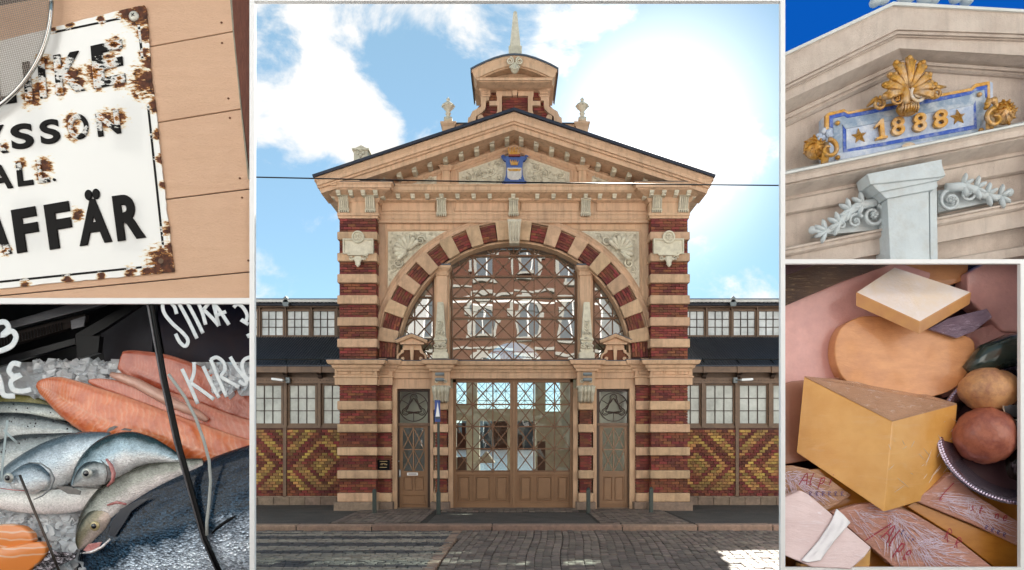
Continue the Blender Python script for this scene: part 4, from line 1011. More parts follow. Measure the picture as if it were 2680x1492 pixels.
# ================================================================ side wings
YW1, YC1 = 1.2, 3.2
def wing(side):
    L_ = side < 0
    wg = thing('side_wing', ('low wing left' if L_ else 'low wing right')+' of the arched entrance with yellow and red patterned brickwork', 'building', 'low side wings of the market hall')
    def xx(a): return a
    xin = X(870, YW1) if L_ else X(1715, YW1); xout = -11 if L_ else 11
    xa_, xb_ = min(xin,xout), max(xin,xout)
    zf = lambda p: Z(p, YW1)
    def pt(nm): o = bpy.data.objects.new(nm, None); COL.objects.link(o); o.parent = wg; return o
    MB().box(xa_, xb_, YW1+.06, YW1+.4, zf(1251), zf(1074)).build('mortar_wall', M['mortar'], wg)
    MB().box(xa_, xb_, YW1-.02, YW1+.4, zf(1251), zf(1248)).build('plinth_capping', M['plinth'], wg)
    n = 0; x = xa_
    while x < xb_:
        e = min(x+.42, xb_); m_ = MB().box(x+.005, e-.005, YW1-.06, YW1+.4, -.02, zf(1251)); m_.bevel(.01,1); m_.build('plinth_stone', M['plinth'], wg); x = e
    # diamond pattern of bricks
    posts = [716, 716-204*1.0, 716-408, 920] if L_ else [1855, 1855+204, 1855-204*1.0, 2263]
    cols_ = {}
    ch = .0775; rows = int((zf(1078)-zf(1248))/ch); bl = .155
    yb_, rb_ = Bricks(M['ybrick'], 150, 'yellow_brick', 'yellow_brickwork'), Bricks(M['brick'], 150, 'red_brick', 'red_brickwork')
    xp0 = X(posts[0], YW1); per = 2.0
    items = []
    for r in range(rows):
        z = zf(1248)+(r+.5)*ch; x = xa_+(bl/2 if r%2 else 0)-bl
        while x < xb_:
            a, b = max(x, xa_), min(x+bl, xb_); x += bl
            if b-a < .03: continue
            xc = (a+b)/2; u = ((xc-xp0)%2.11-1.055); dr_ = (r-10.5)
            # two thirds of a diamond lattice: distance in brick steps
            k = abs(u)/.0775; v1 = (k+abs(dr_-0))%13.6; yl_ = (v1 < 4.4) or (7.4 < v1 < 10.6)
            if abs(abs(u)-1.055) < .09 or r < 2: yl_ = False
            items.append((xc, z, b-a, yl_))
    vis = lambda i: (X(640,YW1) < i[0] < X(850,YW1)) if L_ else (X(1728,YW1) < i[0] < X(1964,YW1))
    items.sort(key=lambda i: not vis(i))
    for xc, z, w_, yl_ in items: (yb_ if yl_ else rb_).add(wg, (xc, YW1+.045, z), w_-.011, .06, ch-.012)
    yb_.finish(); rb_.finish()
    for p in posts: MB().pbox(p-4, p+4, 1074, 1250, YW1-.02, YW1+.1).build('wall_post', M['wood2'], wg)
    # lower windows
    def window(px0, px1, py0, py1, Y, gm, fr=5):
        wn_ = pt('window'); mb = MB(); e = fr
        for a, b, c, d in ((px0-e,px0,py0-e,py1+e),(px1,px1+e,py0-e,py1+e),(px0,px1,py0-e,py0),(px0,px1,py1,py1+e)): mb.pbox(a,b,c,d,Y-.02,Y+.08)
        mb.build('window_frame', M['wood2'], wn_)
        mb = MB()
        for k in (1,2):
            mb.pbox(px0+(px1-px0)*k/3-.9, px0+(px1-px0)*k/3+.9, py0, py1, Y, Y+.04); mb.pbox(px0, px1, py0+(py1-py0)*k/3-.9, py0+(py1-py0)*k/3+.9, Y+.001, Y+.041)
        mb.build('glazing_bar', M['dark'], wn_)
        for i in range(3):
            for j in range(3):
                a, b, c, d = X(px0+(px1-px0)*i/3,Y), X(px0+(px1-px0)*(i+1)/3,Y), Z(py0+(py1-py0)*(j+1)/3,Y), Z(py0+(py1-py0)*j/3,Y)
                pane([(a,c),(b,c),(b,d),(a,d)], gm, wn_, Y+.03, .006)
    lows = [(643+85.5*k, 707+85.5*k) for k in range(-3,3)] if L_ else [(1777+84.5*k-.0, 1844+84.5*k) for k in range(-1,5)]
    for a, b in lows: 
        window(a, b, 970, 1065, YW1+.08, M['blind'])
    for a, b in lows: MB().pbox(b+6, b+14, 955, 1075, YW1-.03, YW1+.12).build('window_post', M['wood2'], wg)
    MB().box(xa_, xb_, YW1+.02, YW1+.2, zf(1077), zf(1070)).build('window_sill', M['wood2'], wg)
    MB().box(xa_, xb_, YW1-.04, YW1+.2, zf(965), zf(950)).build('window_head', M['wood2'], wg)
    riv = MB(); x = xa_
    while x < xb_: riv.blob((x, YW1-.045, zf(957)), (.012,.012,.012), 0, 5, 3); x += .085
    riv.build('rivets', M['dark'], wg)
    MB().box(xa_, xb_, YW1+.12, YW1+.4, zf(1070), zf(905)).build('upper_wall', M['wood2'], wg)
    MB().box(xa_, xb_, YW1-.35, YW1-.29, Z(937,.87), Z(921,.87)).build('fascia', M['wood2'], wg)
    MB().box(xa_, xb_, YW1-.38, YW1-.30, Z(922,.85), Z(919.5,.85)).build('gutter_edge', M['roof'], wg)
    brp = [704, 790] if L_ else [1727, 1774+15, 1855, 1941]
    for k in (range(-2,3) if L_ else range(0,4)):
        c = (719+86*k) if L_ else (1772+86*k)
        mb = MB().pbox(c-2, c+2, 922, 938, .8, .86); mb.build('fascia_batten', M['wood2'], wg)
        mb = MB(); xk = X(c, YW1-.1); mb.loft([[(xk-.05,YW1-a,z),(xk+.05,YW1-a,z),(xk+.05,YW1,z),(xk-.05,YW1,z)] for a, z in ((.30,zf(938)),(.28,zf(941)),(.14,zf(945)),(.12,zf(950)),(.05,zf(953)))]); mb.build('eaves_bracket', M['dark'], wg)
    # corrugated roof
    ya, za_, yb2, zb2 = YW1-.36, Z(919,YW1-.36), YC1, Z(847,YC1)
    sl_ = (zb2-za_)/(yb2-ya); verts = []; mb = MB(); top = []; bot = []; nn_ = int((xb_-xa_)/.022); 
    def corr(y0, z0, y1, z1, amp, pitch, m, nm, th_=.02):
        n = int((xb_-xa_)/pitch*4); mb = MB(); A = []
        for i in range(n+1):
            x = xa_+(xb_-xa_)*i/n; h = amp*math.sin(i*math.pi/2)
            A.append([mb.bm.verts.new((x, y0, z0+h)), mb.bm.verts.new((x, y1, z1+h)), mb.bm.verts.new((x, y1, z1+h-th_)), mb.bm.verts.new((x, y0, z0+h-th_))])
        for a, b in zip(A, A[1:]):
            for k in range(4): mb.bm.faces.new([a[k], b[k], b[(k+1)%4], a[(k+1)%4]])
        return mb.build(nm, m, wg)
    corr(ya, za_, yb2, zb2, .016, .075, M['roof'], 'corrugated_roof')
    # snow rail
    mb = MB(); yr = YW1-.1; zr = Z(904,yr); mb.tube([(xa_,yr,zr),(xb_,yr,zr)], .018, 6)
    for k in (range(-2,3) if L_ else range(0,4)):
        c = X((719+86*k) if L_ else (1767+86*k), yr); mb.tube([(c,yr,zr+.02),(c+.02,yr+.12,zr-.1)], .02, 5); mb.tube([(c,yr,zr),(c+.05,yr-.1,zr-.14)], .02, 5)
    mb.build('snow_rail', M['black'], wg)
    # clerestory
    zc = lambda p: Z(p, YC1)
    MB().box(xa_, xb_, YC1+.1, YC1+.3, zc(856), zc(766)).build('clerestory_wall', M['wood2'], wg)
    MB().box(xa_, xb_, YC1-.05, YC1+.1, zc(774), zc(764)).build('clerestory_head', M['wood2'], wg); MB().box(xa_, xb_, YC1-.06, YC1+.1, zc(854), zc(848)).build('clerestory_sill', M['dark'], wg)
    ups = [(658+65*k, 711+65*k) for k in range(-4,4)] if L_ else [(1782+64*k-64, 1835+64*k-64) for k in range(0,8)]
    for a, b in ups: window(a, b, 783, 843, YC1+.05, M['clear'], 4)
    for a, b in ups: MB().pbox(b+5, b+8, 773, 850, YC1-.03, YC1+.1).build('clerestory_post', M['wood2'], wg)
    MB().box(xa_, xb_, YC1-.40, YC1-.36, Z(759.5,YC1-.4), Z(753.5,YC1-.4)).build('pale_eaves_strip', M['whitepl'], wg)
    corr(YC1-.35, Z(757,YC1-.35), YC1+3.0, Z(757,YC1-.35)+.55, .022, .12, M['whitepl'], 'roof_sheet', .025)
    MB().box(xa_, xb_, YC1-.2, YC1-.1, Z(768,YC1-.2), Z(760,YC1-.2)).build('eaves_beam', M['roof'], wg)
    MB().box(xa_, xb_, YC1-.30, YC1-.27, Z(753,YC1-.3), Z(750.5,YC1-.3)).build('ridge_edge', M['roofedge'], wg)
    MB().box(xa_, xb_, YC1+.3, YC1+3.3, 0, zc(766)+.2).build('inner_block', M['intdark'], wg)
    c = 718 if L_ else 1845
    mb = MB().pprism([(c-6,770),(c+6,770),(c+8,762),(c+4,754),(c+6,750),(c,744),(c-6,750),(c-4,754),(c-8,762)], YC1-.4, YC1-.33); mb.build('ridge_ornament', M['lamp'], wg)
    settle(wg, (xin, YW1, 0))
    fl = thing('floodlight', f'small white floodlight on an arm above the {"left" if L_ else "right"} wing windows', 'floodlight', 'floodlights under the wing eaves')
    px = 698 if L_ else 1879; c = P(px, 955, YW1-.35); mb = MB(); mb.rbox(c, .3, .12, .06, .12 if L_ else -.05); mb.bevel(.015,2); mb.build('lamp_head', M['white'], fl)
    d_ = .22 if L_ else -.25; MB().tube([c+Vector((d_*.4,.02,0)), c+Vector((d_,.15,.0)), c+Vector((d_,.34,-.02))], .018, 6).build('arm', M['lamp'], fl); MB().rbox(c+Vector((d_,.2,0)), .1,.1,.14).build('junction_box', M['lamp'], fl); settle(fl, c+Vector((d_,.34,0)))
wing(-1); wing(1)

# ================================================================ across the street (brick house seen in the window glass) and harbour skyline
ob_ = thing('apartment_building', 'red brick apartment building with white framed windows, mirrored in the arched window', 'building')
YO = -25.0
M['surround'] = mat('grey white window surround', (.42,.41,.38), (.33,.32,.30), 6, .8, .1)
MB().box(-7.4, 7.4, YO-8, YO, -.2, 15.5).build('wall', mat('sunlit red brick wall', (.15,.055,.032), (.10,.036,.022), 6, .85, .3, 30), ob_)
wm, dk = MB(), None
for r, z in enumerate((1.2, 4.9, 8.4, 11.9)):
    for k in range(-2, 3):
        x = -1.75+2.75*k
        mb = MB(); mb.prism([(x-.72,z-.1),(x-.55,z-.1),(x-.55,z+1.6)]+[(x-.55*math.cos(t),z+1.6+.35*math.sin(t)) for t in (0,.8,1.57)][1:]+[(x,z+2.35),(x-.3,z+2.35),(x-.3,z+2.2),(x-.72,z+2.1),(x-.72,z+1.6),(x-.9,z+1.6),(x-.9,z+1.1),(x-.72,z+1.1)], YO, YO+.12)
        mb.prism([(x+.72,z-.1),(x+.55,z-.1),(x+.55,z+1.6)]+[(x+.55*math.cos(t),z+1.6+.35*math.sin(t)) for t in (0,.8,1.57)][1:]+[(x,z+2.35),(x+.3,z+2.35),(x+.3,z+2.2),(x+.72,z+2.1),(x+.72,z+1.6),(x+.9,z+1.6),(x+.9,z+1.1),(x+.72,z+1.1)], YO, YO+.12)
        mb.box(x-.8, x+.8, YO, YO+.16, z-.25, z-.1); o = mb.build('window_surround', M['surround'], ob_)
        wf = MB().box(x-.55, x+.55, YO, YO+.03, z-.1, z+1.95); o = wf.build('window', M['roofedge'], ob_); MB().box(x-.04,x+.04,YO+.03,YO+.05,z-.1,z+1.9).build('mullion', M['white'], o)
    MB().box(-7.4, 7.4, YO, YO+.1, z+3.05-.6, z+3.2-.6).build('string_course', M['surround'], ob_)
MB().box(-7.5, 7.5, YO-8, YO+.4, 15.5, 15.9).build('eaves', M['white'], ob_)
settle(ob_, (0, YO, 0))
struct(MB().box(-40, 40, -25, -14, -.16, -.145).build('added_bounce_paving', mat('pale sun bouncing paving', (.50,.50,.50), (.42,.42,.42), 3, .8, .2)))  # unseen pale paving added to bounce sunlight onto bays and front
for s_, lb in ((-1,'unseen pale house added left of the brick one to bounce sunlight'),(1,'unseen pale house added right of the brick one to bounce sunlight')):
    pb = thing('apartment_building', lb, 'building'); a, b = sorted((s_*7.5, s_*30))  # unseen pale house, added as a sunlit bounce for the bays
    MB().box(a, b, YO-8, YO, -.2, 17).build('wall', mat('pale bounce plaster', (.78,.79,.80), (.70,.71,.72), 3, .85, .1), pb)
    for z in (1.2, 4.9, 8.4, 11.9):
        for k in range(6):
            x = s_*(10+3.4*k); MB().box(x-.5, x+.5, YO, YO+.03, z, z+1.8).build('window', M['roofedge'], pb)
    settle(pb, (s_*18, YO, 0))
rk = random.Random(2)
sk = MB().box(-220, 220, 300, 420, -.5, 6); sk.jitter(.01); 
for i in range(60): x = rk.uniform(-160,160); sk.box(x, x+rk.uniform(5,16), 298, 305, 0, rk.uniform(7,15))
sk.box(-32,-30,298,300,0,34); sk.pprism([(1238,1124),(1241,1100),(1244,1124)], 297, 299)
struct(sk.build('hills', mat('hazy far shore', (.20,.25,.27), (.13,.19,.17), .1, .9, 0)))
# ================================================================ display stand with its four picture bays
YP = -9.0
fr = thing('display_stand', 'white painted street display stand with four deep bays framing the view of the market hall', 'display stand')
def fb(a, b, c, d, yf=YP-.06, yb=YP, nm='frame_bar'): return MB().pbox(a, b, c, d, yf, yb).build(nm, M['white'], fr)
def zpx(z): return HY-(z-CAMH)/(YP-.06+CAMD)*FPX
GB = zpx(-.155)
LXo, RXo = -120, 2650
fb(627.5, 640, -60, GB); fb(1964, 1975.5, -60, GB); fb(LXo-14, LXo, -60, GB); fb(RXo, RXo+14, -60, GB)
fb(LXo, 627.5, 749.5, 764); fb(1975.5, RXo, 652, 663); fb(2567.5, RXo, 663, GB); fb(1975.5, 2567.5, 1427.5, GB)
fb(LXo, 627.5, -60, -46); fb(1975.5, RXo, -60, -46)
fb(627.5+12.5, 1964, -14, 2.5, nm='top_bar')
for s_, px in ((-1, 634), (1, 1970), (-1, LXo-4), (1, RXo+4)):
    for c, d in ((-60, GB),):
        p0, p1 = X(px, YP), X(px, -7.5); e = .012*s_
        m_ = MB(); z0, z1 = -.15, Z(-60, YP)
        m_.hexa([(p0,YP,z0),(p0+e,YP,z0),(p0+e,YP,z1),(p0,YP,z1),(p1,-7.5,z0),(p1+e,-7.5,z0),(p1+e,-7.5,z1),(p1,-7.5,z1)]); m_.build('side_panel', M['white'], fr)
MB().box(X(LXo-14,-7.5), X(630,-7.5), -7.5, -7.45, -.15, Z(-60,YP)).build('back_panel', M['white'], fr)
MB().box(X(1974,-7.5), X(RXo+14,-7.5), -7.5, -7.45, -.15, Z(-60,YP)).build('back_panel', M['white'], fr)
MB().box(X(LXo,YP), X(630,YP), YP, YP+.10, Z(759,YP), Z(755,YP)).build('bay_shelf', M['white'], fr)
MB().box(X(1974,YP), X(RXo,YP), YP, YP+.10, Z(659,YP), Z(656,YP)).build('bay_shelf', M['white'], fr)
settle(fr, (0, YP, -.155))

def tprism(pts, yf, thick, name, m, parent, win=None, bev=0, smooth=False, conv=lambda u, v: (u, v)):
    """solid with an outline of (px,py) points, its front at yf (a number or a function of px,py)"""
    f = yf if callable(yf) else (lambda a, b: yf); mb = MB(); q = [conv(*p) for p in pts]
    A = [mb.bm.verts.new(P(a, b, f(a, b))) for a, b in q]; Bk = [mb.bm.verts.new(Vector(v.co)+Vector((0, thick, 0))) for v in A]
    mb.bm.faces.new(A); mb.bm.faces.new(Bk[::-1]); n = len(A)
    for i in range(n): mb.bm.faces.new([A[i], Bk[i], Bk[(i+1)%n], A[(i+1)%n]])
    if bev: mb.bevel(bev, 3)
    if win: mb.clip(win)
    return mb.build(name, m, parent, smooth)

# ---------------------------------------------------------------- sign bay
WS = (LXo+1, 634, None, 757)
cS = lambda u, v: (.5295*u, .5295*v)
M['plank'] = mat('peach painted plank', (.80,.52,.35), (.75,.475,.31), 1.2, .5, .7, 24, grime=(.64,.38,.25), gscale=1.5, gamt=.25, stretch=(1,1,9))
M['rustwood'] = mat('dark red brown weathered timber', (.10,.025,.012), (.16,.05,.025), 5, .6, .5, 20, stretch=(6,1,1))
pw = thing('plank_wall', 'wall of wide peach painted horizontal boards with rusty nails behind the enamel sign', 'wall')
Js = [((-260,222-22+.0),(1200,-120)), ]
jl = [lambda u: 222-.184*(u-712), lambda u: 582-.163*(u-750), lambda u: 947-.125*(u-790), lambda u: 1405-.0955*u]
jl = [lambda u: 222-.184*(u-712)-330] + jl + [lambda u: 1405-.08*u+330]
re_ = lambda v: 1100+.090*(v-0) if v < 150 else 1108+.101*(v-150)
for i in range(5):
    a, b = jl[i], jl[i+1]; ul = -260
    ur = 1098+.092*max(0, (a(1100)))+0
    ur2 = 1100+.10*b(1100)
    if i == 3: ur, ur2 = 1190, 1215
    if i == 4: ur, ur2 = 1230, 1260
    if i == 2: ur, ur2 = 1148, 1186
    if i == 1: ur, ur2 = 1110, 1145
    if i == 0: ur, ur2 = 1086, 1106
    g_ = 3.2
    tprism([(ul,a(ul)+g_),(ur,a(ur)+g_),(ur2,b(ur2)-g_),(ul,b(ul)-g_)], -8.97-.004*(i%2), .05, 'plank', M['plank'], pw, WS, .004, conv=cS)
tprism([(-260,-100),(1240,-100),(1240,1600),(-260,1600)], -8.945, .05, 'backing', mat('dark brown backing', (.035,.017,.010)), pw, WS, conv=cS)
tprism([(1098,-60),(1240,-60),(1240,900),(1188,830),(1150,520),(1112,160)], -8.985, .06, 'corner_post', M['rustwood'], pw, WS, .006, conv=cS)
tprism([(1088,-60),(1100,-60),(1113,150),(1148,520),(1186,850),(1178,850),(1143,520),(1106,150)], -8.975, .05, 'lead_flashing', mat('weathered pale paint edge', (.35,.33,.27), (.20,.18,.13), 9), pw, WS, conv=cS)
nm_ = mat('rusty nail head', (.12,.04,.02), (.20,.08,.04), 60, .8)
for u, v in ((1052,107),(1055,204),(1085,468),(1092,560),(1139,847),(1150,939),(1180,1238)):
    p = P(*cS(u,v), -8.975); mb = MB(); mb.blob(p, (.016,.010,.013), .3, 8, 5); mb.build('nail', nm_, pw, True)
settle(pw, P(300, 750, -8.9))
def enamel(name, base, chips=0.0):
    m = bpy.data.materials.new(name); m.use_nodes = True; t = m.node_tree; b = t.nodes['Principled BSDF']; nn = t.nodes.new; l = t.links.new
    b.inputs['Roughness'].default_value = .12; b.inputs['Specular IOR Level'].default_value = .06 if chips else .5
    K_ = .30 if chips else 0
    g = nn('ShaderNodeNewGeometry'); acc = None
    def mth(op, a, c, cl=False):
        n = nn('ShaderNodeMath'); n.operation = op; n.use_clamp = cl
        for i, v in enumerate((a, c)):
            if v is None: continue
            if isinstance(v, (int, float)): n.inputs[i].default_value = v
            else: l(v, n.inputs[i])
        return n.outputs[0]
    for u, v, r in ((655,62,78),(690,70,40),(600,60,48),(700,385,85),(710,300,45),(690,160,40),(690,250,28),(772,1240,75),(800,1275,70),(740,1275,40),(735,500,38),(748,640,28),(762,760,26),(775,880,22),(800,1090,34),(810,1180,34),(700,1290,34),(620,1292,30),(320,1330,26),(480,1315,20),(120,1350,24),(480,95,22),(330,120,20),(250,140,22),
                    (195,420,50),(150,460,50),(205,290,34),(290,320,48),(345,360,52),(375,395,38),(290,430,32),(455,350,56),(520,300,40),(545,215,42),(570,390,36),(470,405,30),(340,575,40),(345,635,32),(410,625,18),(500,570,46),(560,560,42),(100,780,26),(205,790,44),(205,840,34),(368,1020,30),(30,1190,26),(20,700,24),(645,460,18)):
        px, py = cS(u, v); d = nn('ShaderNodeVectorMath'); d.operation = 'DISTANCE'; l(g.outputs['Position'], d.inputs[0]); d.inputs[1].default_value = P(px, py, -9.0)
        f = mth('SUBTRACT', .72, mth('DIVIDE', d.outputs['Value'], r*.5295*.005*1.5)); acc = f if acc is None else mth('MAXIMUM', acc, f)
    mp = nn('ShaderNodeMapping'); mp.inputs['Rotation'].default_value = (0,.6,0); mp.inputs['Scale'].default_value = (9,9,24); l(g.outputs['Position'], mp.inputs[0])
    no = nn('ShaderNodeTexNoise'); no.inputs['Scale'].default_value = 1; no.inputs['Detail'].default_value = 6; no.inputs['Roughness'].default_value = .7; l(mp.outputs[0], no.inputs[0])
    v = mth('ADD', acc, mth('MULTIPLY', mth('SUBTRACT', no.outputs[0], .5), 2.5))
    def mix(f, a, c):
        x = nn('ShaderNodeMix'); x.data_type = 'RGBA'; l(f, x.inputs[0])
        for i, q in ((6,a),(7,c)):
            if isinstance(q, tuple): x.inputs[i].default_value = (*q,1)
            else: l(q, x.inputs[i])
        return x.outputs[2]
    def step(a, c): 
        r = nn('ShaderNodeMapRange'); r.interpolation_type = 'SMOOTHSTEP'; l(v, r.inputs[0]); r.inputs[1].default_value = a; r.inputs[2].default_value = c; return r.outputs[0]
    n2 = nn('ShaderNodeTexNoise'); n2.inputs['Scale'].default_value = 14; n2.inputs['Detail'].default_value = 5; l(g.outputs['Position'], n2.inputs[0])
    r2 = nn('ShaderNodeMapRange'); l(n2.outputs[0], r2.inputs[0]); r2.inputs[1].default_value = .35; r2.inputs[2].default_value = .65
    rust = mix(r2.outputs[0], (.035,.013,.008), (.15,.045,.018))
    c = base
    if chips: c = mix(step(.02, .08), c, (.80,.79,.76))
    else: c = mix(step(-.15, .1), c, (.80,.70,.52))
    c = mix(step(.10+K_, .18+K_), c, (.52,.22,.04)); c = mix(step(.22+K_, .32+K_), c, rust); l(c, b.inputs['Base Color'])
    rr_ = nn('ShaderNodeMapRange'); l(step(.1,.2), rr_.inputs[0]); rr_.inputs[3].default_value = .3 if chips else .12; rr_.inputs[4].default_value = .8; l(rr_.outputs[0], b.inputs['Roughness'])
    cw = nn('ShaderNodeMapRange'); l(step(.1,.2), cw.inputs[0]); cw.inputs[3].default_value = .02 if chips else .5; cw.inputs[4].default_value = 0; l(cw.outputs[0], b.inputs['Coat Weight'])
    bp = nn('ShaderNodeBump'); bp.inputs['Strength'].default_value = .5; bp.inputs['Distance'].default_value = .01; l(mth('SUBTRACT', 1.0, step(.05,.3)), bp.inputs['Height']); l(bp.outputs[0], b.inputs['Normal'])
    return m
ew = enamel('chipped white enamel', (.80,.80,.78)); ek = enamel('chipped black enamel', (.010,.009,.009), 1)
sg = thing('enamel_sign', 'rusted white enamel shop sign with raised black lettering hanging askew on peach boards', 'sign')
rj = random.Random(4); outl = [(-260,250+0)]
outl = [(-260,262),(124*1/.5295,135),(440,82),(560,52),(640,33),(685,24),(694,40),(700,110),(708,200),(712,300),(722,400),(737,500),(748,600),(757,700),(768,800),(782,900),(790,1000),(803,1080),(812,1180),(828,1290),(700,1304),(500,1322),(250,1345),(0,1370),(-260,1396)]
den = []
for i, p in enumerate(outl[:-1]):
    q = outl[i+1]
    for k in range(8): t = k/8; den.append((p[0]+(q[0]-p[0])*t+rj.uniform(-1.6,1.6), p[1]+(q[1]-p[1])*t+rj.uniform(-1.6,1.6)))
den.append(outl[-1])
tprism(den, -9.0, .022, 'sign_plate', ew, sg, WS, conv=cS)
for a, b, w_ in (((235,157),(575,86),4.5),((658,118),(676,280),5.5),((702,495),(775,1178),5),((-260,1366),(735,1263),5)):
    d_ = (Vector(b)-Vector(a)).normalized(); n_ = Vector((-d_.y, d_.x))*w_; A, Bq = Vector(a), Vector(b)
    n_pts = [A-n_, A.lerp(Bq,.25)-n_, A.lerp(Bq,.5)-n_, A.lerp(Bq,.75)-n_, Bq-n_, Bq+n_, A.lerp(Bq,.5)+n_, A+n_]
    tprism([tuple(p) for p in n_pts], -9.005, .006, 'border_line', ek, sg, WS, conv=cS)
def letter(ch, LL, LR, UL, bold=.035, dep=.028):
    a, b, c = [P(*cS(*p), -9.0) for p in (LL, LR, UL)]
    o = text_map(ch, lambda u, v, t: a+(b-a)*u+(c-a)*v+Vector((0, -dep*t+.004, 0)), 'letter', ek, sg, bold, .02, .02)
    if LL[0] < 0: pass
for ch, LL, LR, UL in (('L',(-30,505),(82,488),(-48,325)),('I',(125,482),(158,476),(108,300)),('I',(195,470),(226,464),(180,285)),('K',(272,455),(408,430),(256,266)),('E',(450,425),(600,392),(433,222)),
    ('K',(-45,742),(45,724),(-62,610)),('S',(62,716),(166,700),(50,598)),('S',(200,692),(292,676),(188,578)),('O',(335,672),(430,655),(318,553)),('N',(470,652),(578,634),(455,540)),
    ('A',(-45,912),(65,893),(-55,795)),('L',(90,888),(162,878),(78,778)),('L',(190,873),(240,866),(178,764)),('.',(255,863),(267,861),(254,850)),
    ('A',(-75,1232),(60,1205),(-90,1020)),('F',(85,1205),(200,1186),(55,1000)),('F',(240,1188),(358,1168),(210,976)),('Ä',(382,1171),(536,1149),(362,912)),('R',(562,1148),(697,1129),(534,934))):
    letter(ch, LL, LR, UL, .022 if LL[1] > 1100 else .012)
c = P(*cS(638,79), -9.0); mb = MB()
mb.tube([c+Vector((0,.0,0)), c+Vector((0,-.012,0)), c+Vector((0,-.03,0)), c+Vector((0,-.038,0))], [.062,.064,.052,.02], 20); mb.build('screw', mat('pale screw washer', (.72,.70,.62), None, 9, .35, .05, metal=.2), sg, True)
mb = MB(); mb.rbox(c+Vector((0,-.038,0)),.05,.006,.010,.6); mb.rbox(c+Vector((0,-.039,0)),.05,.006,.010,.6+1.57); mb.build('screw_slot', M['black'], sg)
c = P(*cS(764,1240), -9.004); mb = MB().tube([c+Vector((0,-.002,0)), c+Vector((0,.001,0))], .034, 16); mb.build('screw_hole', mat('dim hole', (.17,.10,.06)), sg)
settle(sg, P(300, 700, -9.0))
# sieve
def circ3(a, b, c):
    ax, ay = a; bx, by = b; cx, cy = c; d = 2*(ax*(by-cy)+bx*(cy-ay)+cx*(ay-by))
    ux = ((ax*ax+ay*ay)*(by-cy)+(bx*bx+by*by)*(cy-ay)+(cx*cx+cy*cy)*(ay-by))/d; uy = ((ax*ax+ay*ay)*(cx-bx)+(bx*bx+by*by)*(ax-cx)+(cx*cx+cy*cy)*(bx-ax))/d
    return ux, uy, math.hypot(ax-ux, ay-uy)
su, sv, sr = circ3((238,0),(180,270),(0,490))
sc = thing('wire_sieve', 'round steel wire mesh sieve hanging over the left of the enamel sign', 'sieve')
M['steel'] = mat('polished steel', (.62,.60,.57), None, 20, .18, .02, metal=1)
M['mesh'] = mat('sieve wire', (.42,.36,.32), None, 30, .35, .02, metal=.85)
k_ = .5295*.005; cc = P(*cS(su,sv), YP-.10); R_ = sr*k_
mb = MB(); mb.tube([cc+Vector((R_*math.cos(t), 0, R_*math.sin(t))) for t in [2*math.pi*i/90 for i in range(91)]], .026, 8); mb.build('rim', M['steel'], sc, True)
mb = MB(); pit = .0225; n = int(R_/pit); rot = Matrix.Rotation(.22, 3, 'Y')
for i in range(-n, n+1):
    h = math.sqrt(max(0, R_*R_-(i*pit)**2))
    for s_ in (0,1):
        f = (lambda a, b: rot@Vector((a, .02*(1-(a*a+b*b)/R_**2), b))) if s_ == 0 else (lambda a, b: rot@Vector((b, .02*(1-(a*a+b*b)/R_**2)+.004, a)))
        mb.tube([cc+f(-h, i*pit), cc+f(0, i*pit)+Vector((0,.0,0)), cc+f(h, i*pit)], .0030, 4)
mb.build('wire_mesh', M['mesh'], sc)['kind'] = 'stuff'
settle(sc, cc)

# ---------------------------------------------------------------- fish bay
WF = (LXo+1, 634, 757, None)
cF = lambda u, v: (.4738*u, 754.5+.4738*v)
bedY = lambda py: -8.80+(1434-py)/500*.62
M['counter'] = mat('dark counter metal', (.012,.012,.014), (.007,.007,.008), 3, .3, .05, spec=.2)
M['countergrey'] = mat('brushed grey counter edge', (.13,.13,.14), (.08,.08,.09), 3, .35, .05, metal=.5, stretch=(1,1,6))
cs = thing('fish_counter', 'dark fish counter with grey metal rails and an angled black glass post', 'counter')
tprism([(-260,-20),(1345,-20),(1345,1000),(-260,1000)], -7.75, .05, 'counter_back', M['counter'], cs, WF, conv=cF)
tprism([(-260,240),(0,168),(540,28),(580,0),(450,0),(0,128),(-260,205)], -8.35, .1, 'counter_rail', M['countergrey'], cs, WF, .008, conv=cF)
tprism([(-260,330),(0,255),(370,150),(450,110),(450,75),(0,190),(-260,260)], -8.3, .1, 'vent_panel', mat('vent panel', (.025,.018,.016), spec=.2), cs, WF, .006, conv=cF)
mb = MB()
for i in range(22):
    u = -10+i*16; p, q = P(*cF(u,200-u*.27+8),-8.32), P(*cF(u+3,255-u*.27-8),-8.32); mb.tube([p,q],.008,4)
mb.build('vent_slots', M['black'], cs)['kind'] = 'stuff'
tprism([(-260,430),(0,350),(400,235),(400,200),(0,310),(-260,390)], -8.25, .08, 'lower_rail', M['counter'], cs, WF, .006, conv=cF)
tprism([(400,240),(560,150),(770,10),(720,0),(520,110),(400,180)], -8.42, .08, 'cross_beam', M['black'], cs, WF, .006, conv=cF)
tprism([(400,190),(530,190),(520,280),(410,310)], -8.45, .1, 'post_foot', M['black'], cs, WF, .006, conv=cF)
tprism([(530,150),(760,10),(830,10),(800,330),(560,350)], -8.0, .05, 'grey_liner', mat('grey liner', (.05,.05,.06), spec=.2), cs, WF, conv=cF)
tprism([(375,110),(452,85),(445,140),(380,155)], -8.33, .02, 'price_holder', M['countergrey'], cs, WF, conv=cF)
tprism([(820,-10),(1345,-10),(1345,560),(900,420)], -7.95, .05, 'navy_panel', mat('navy panel', (.010,.014,.035), (.03,.016,.022), 1.5, .4, spec=.15), cs, WF, conv=cF)
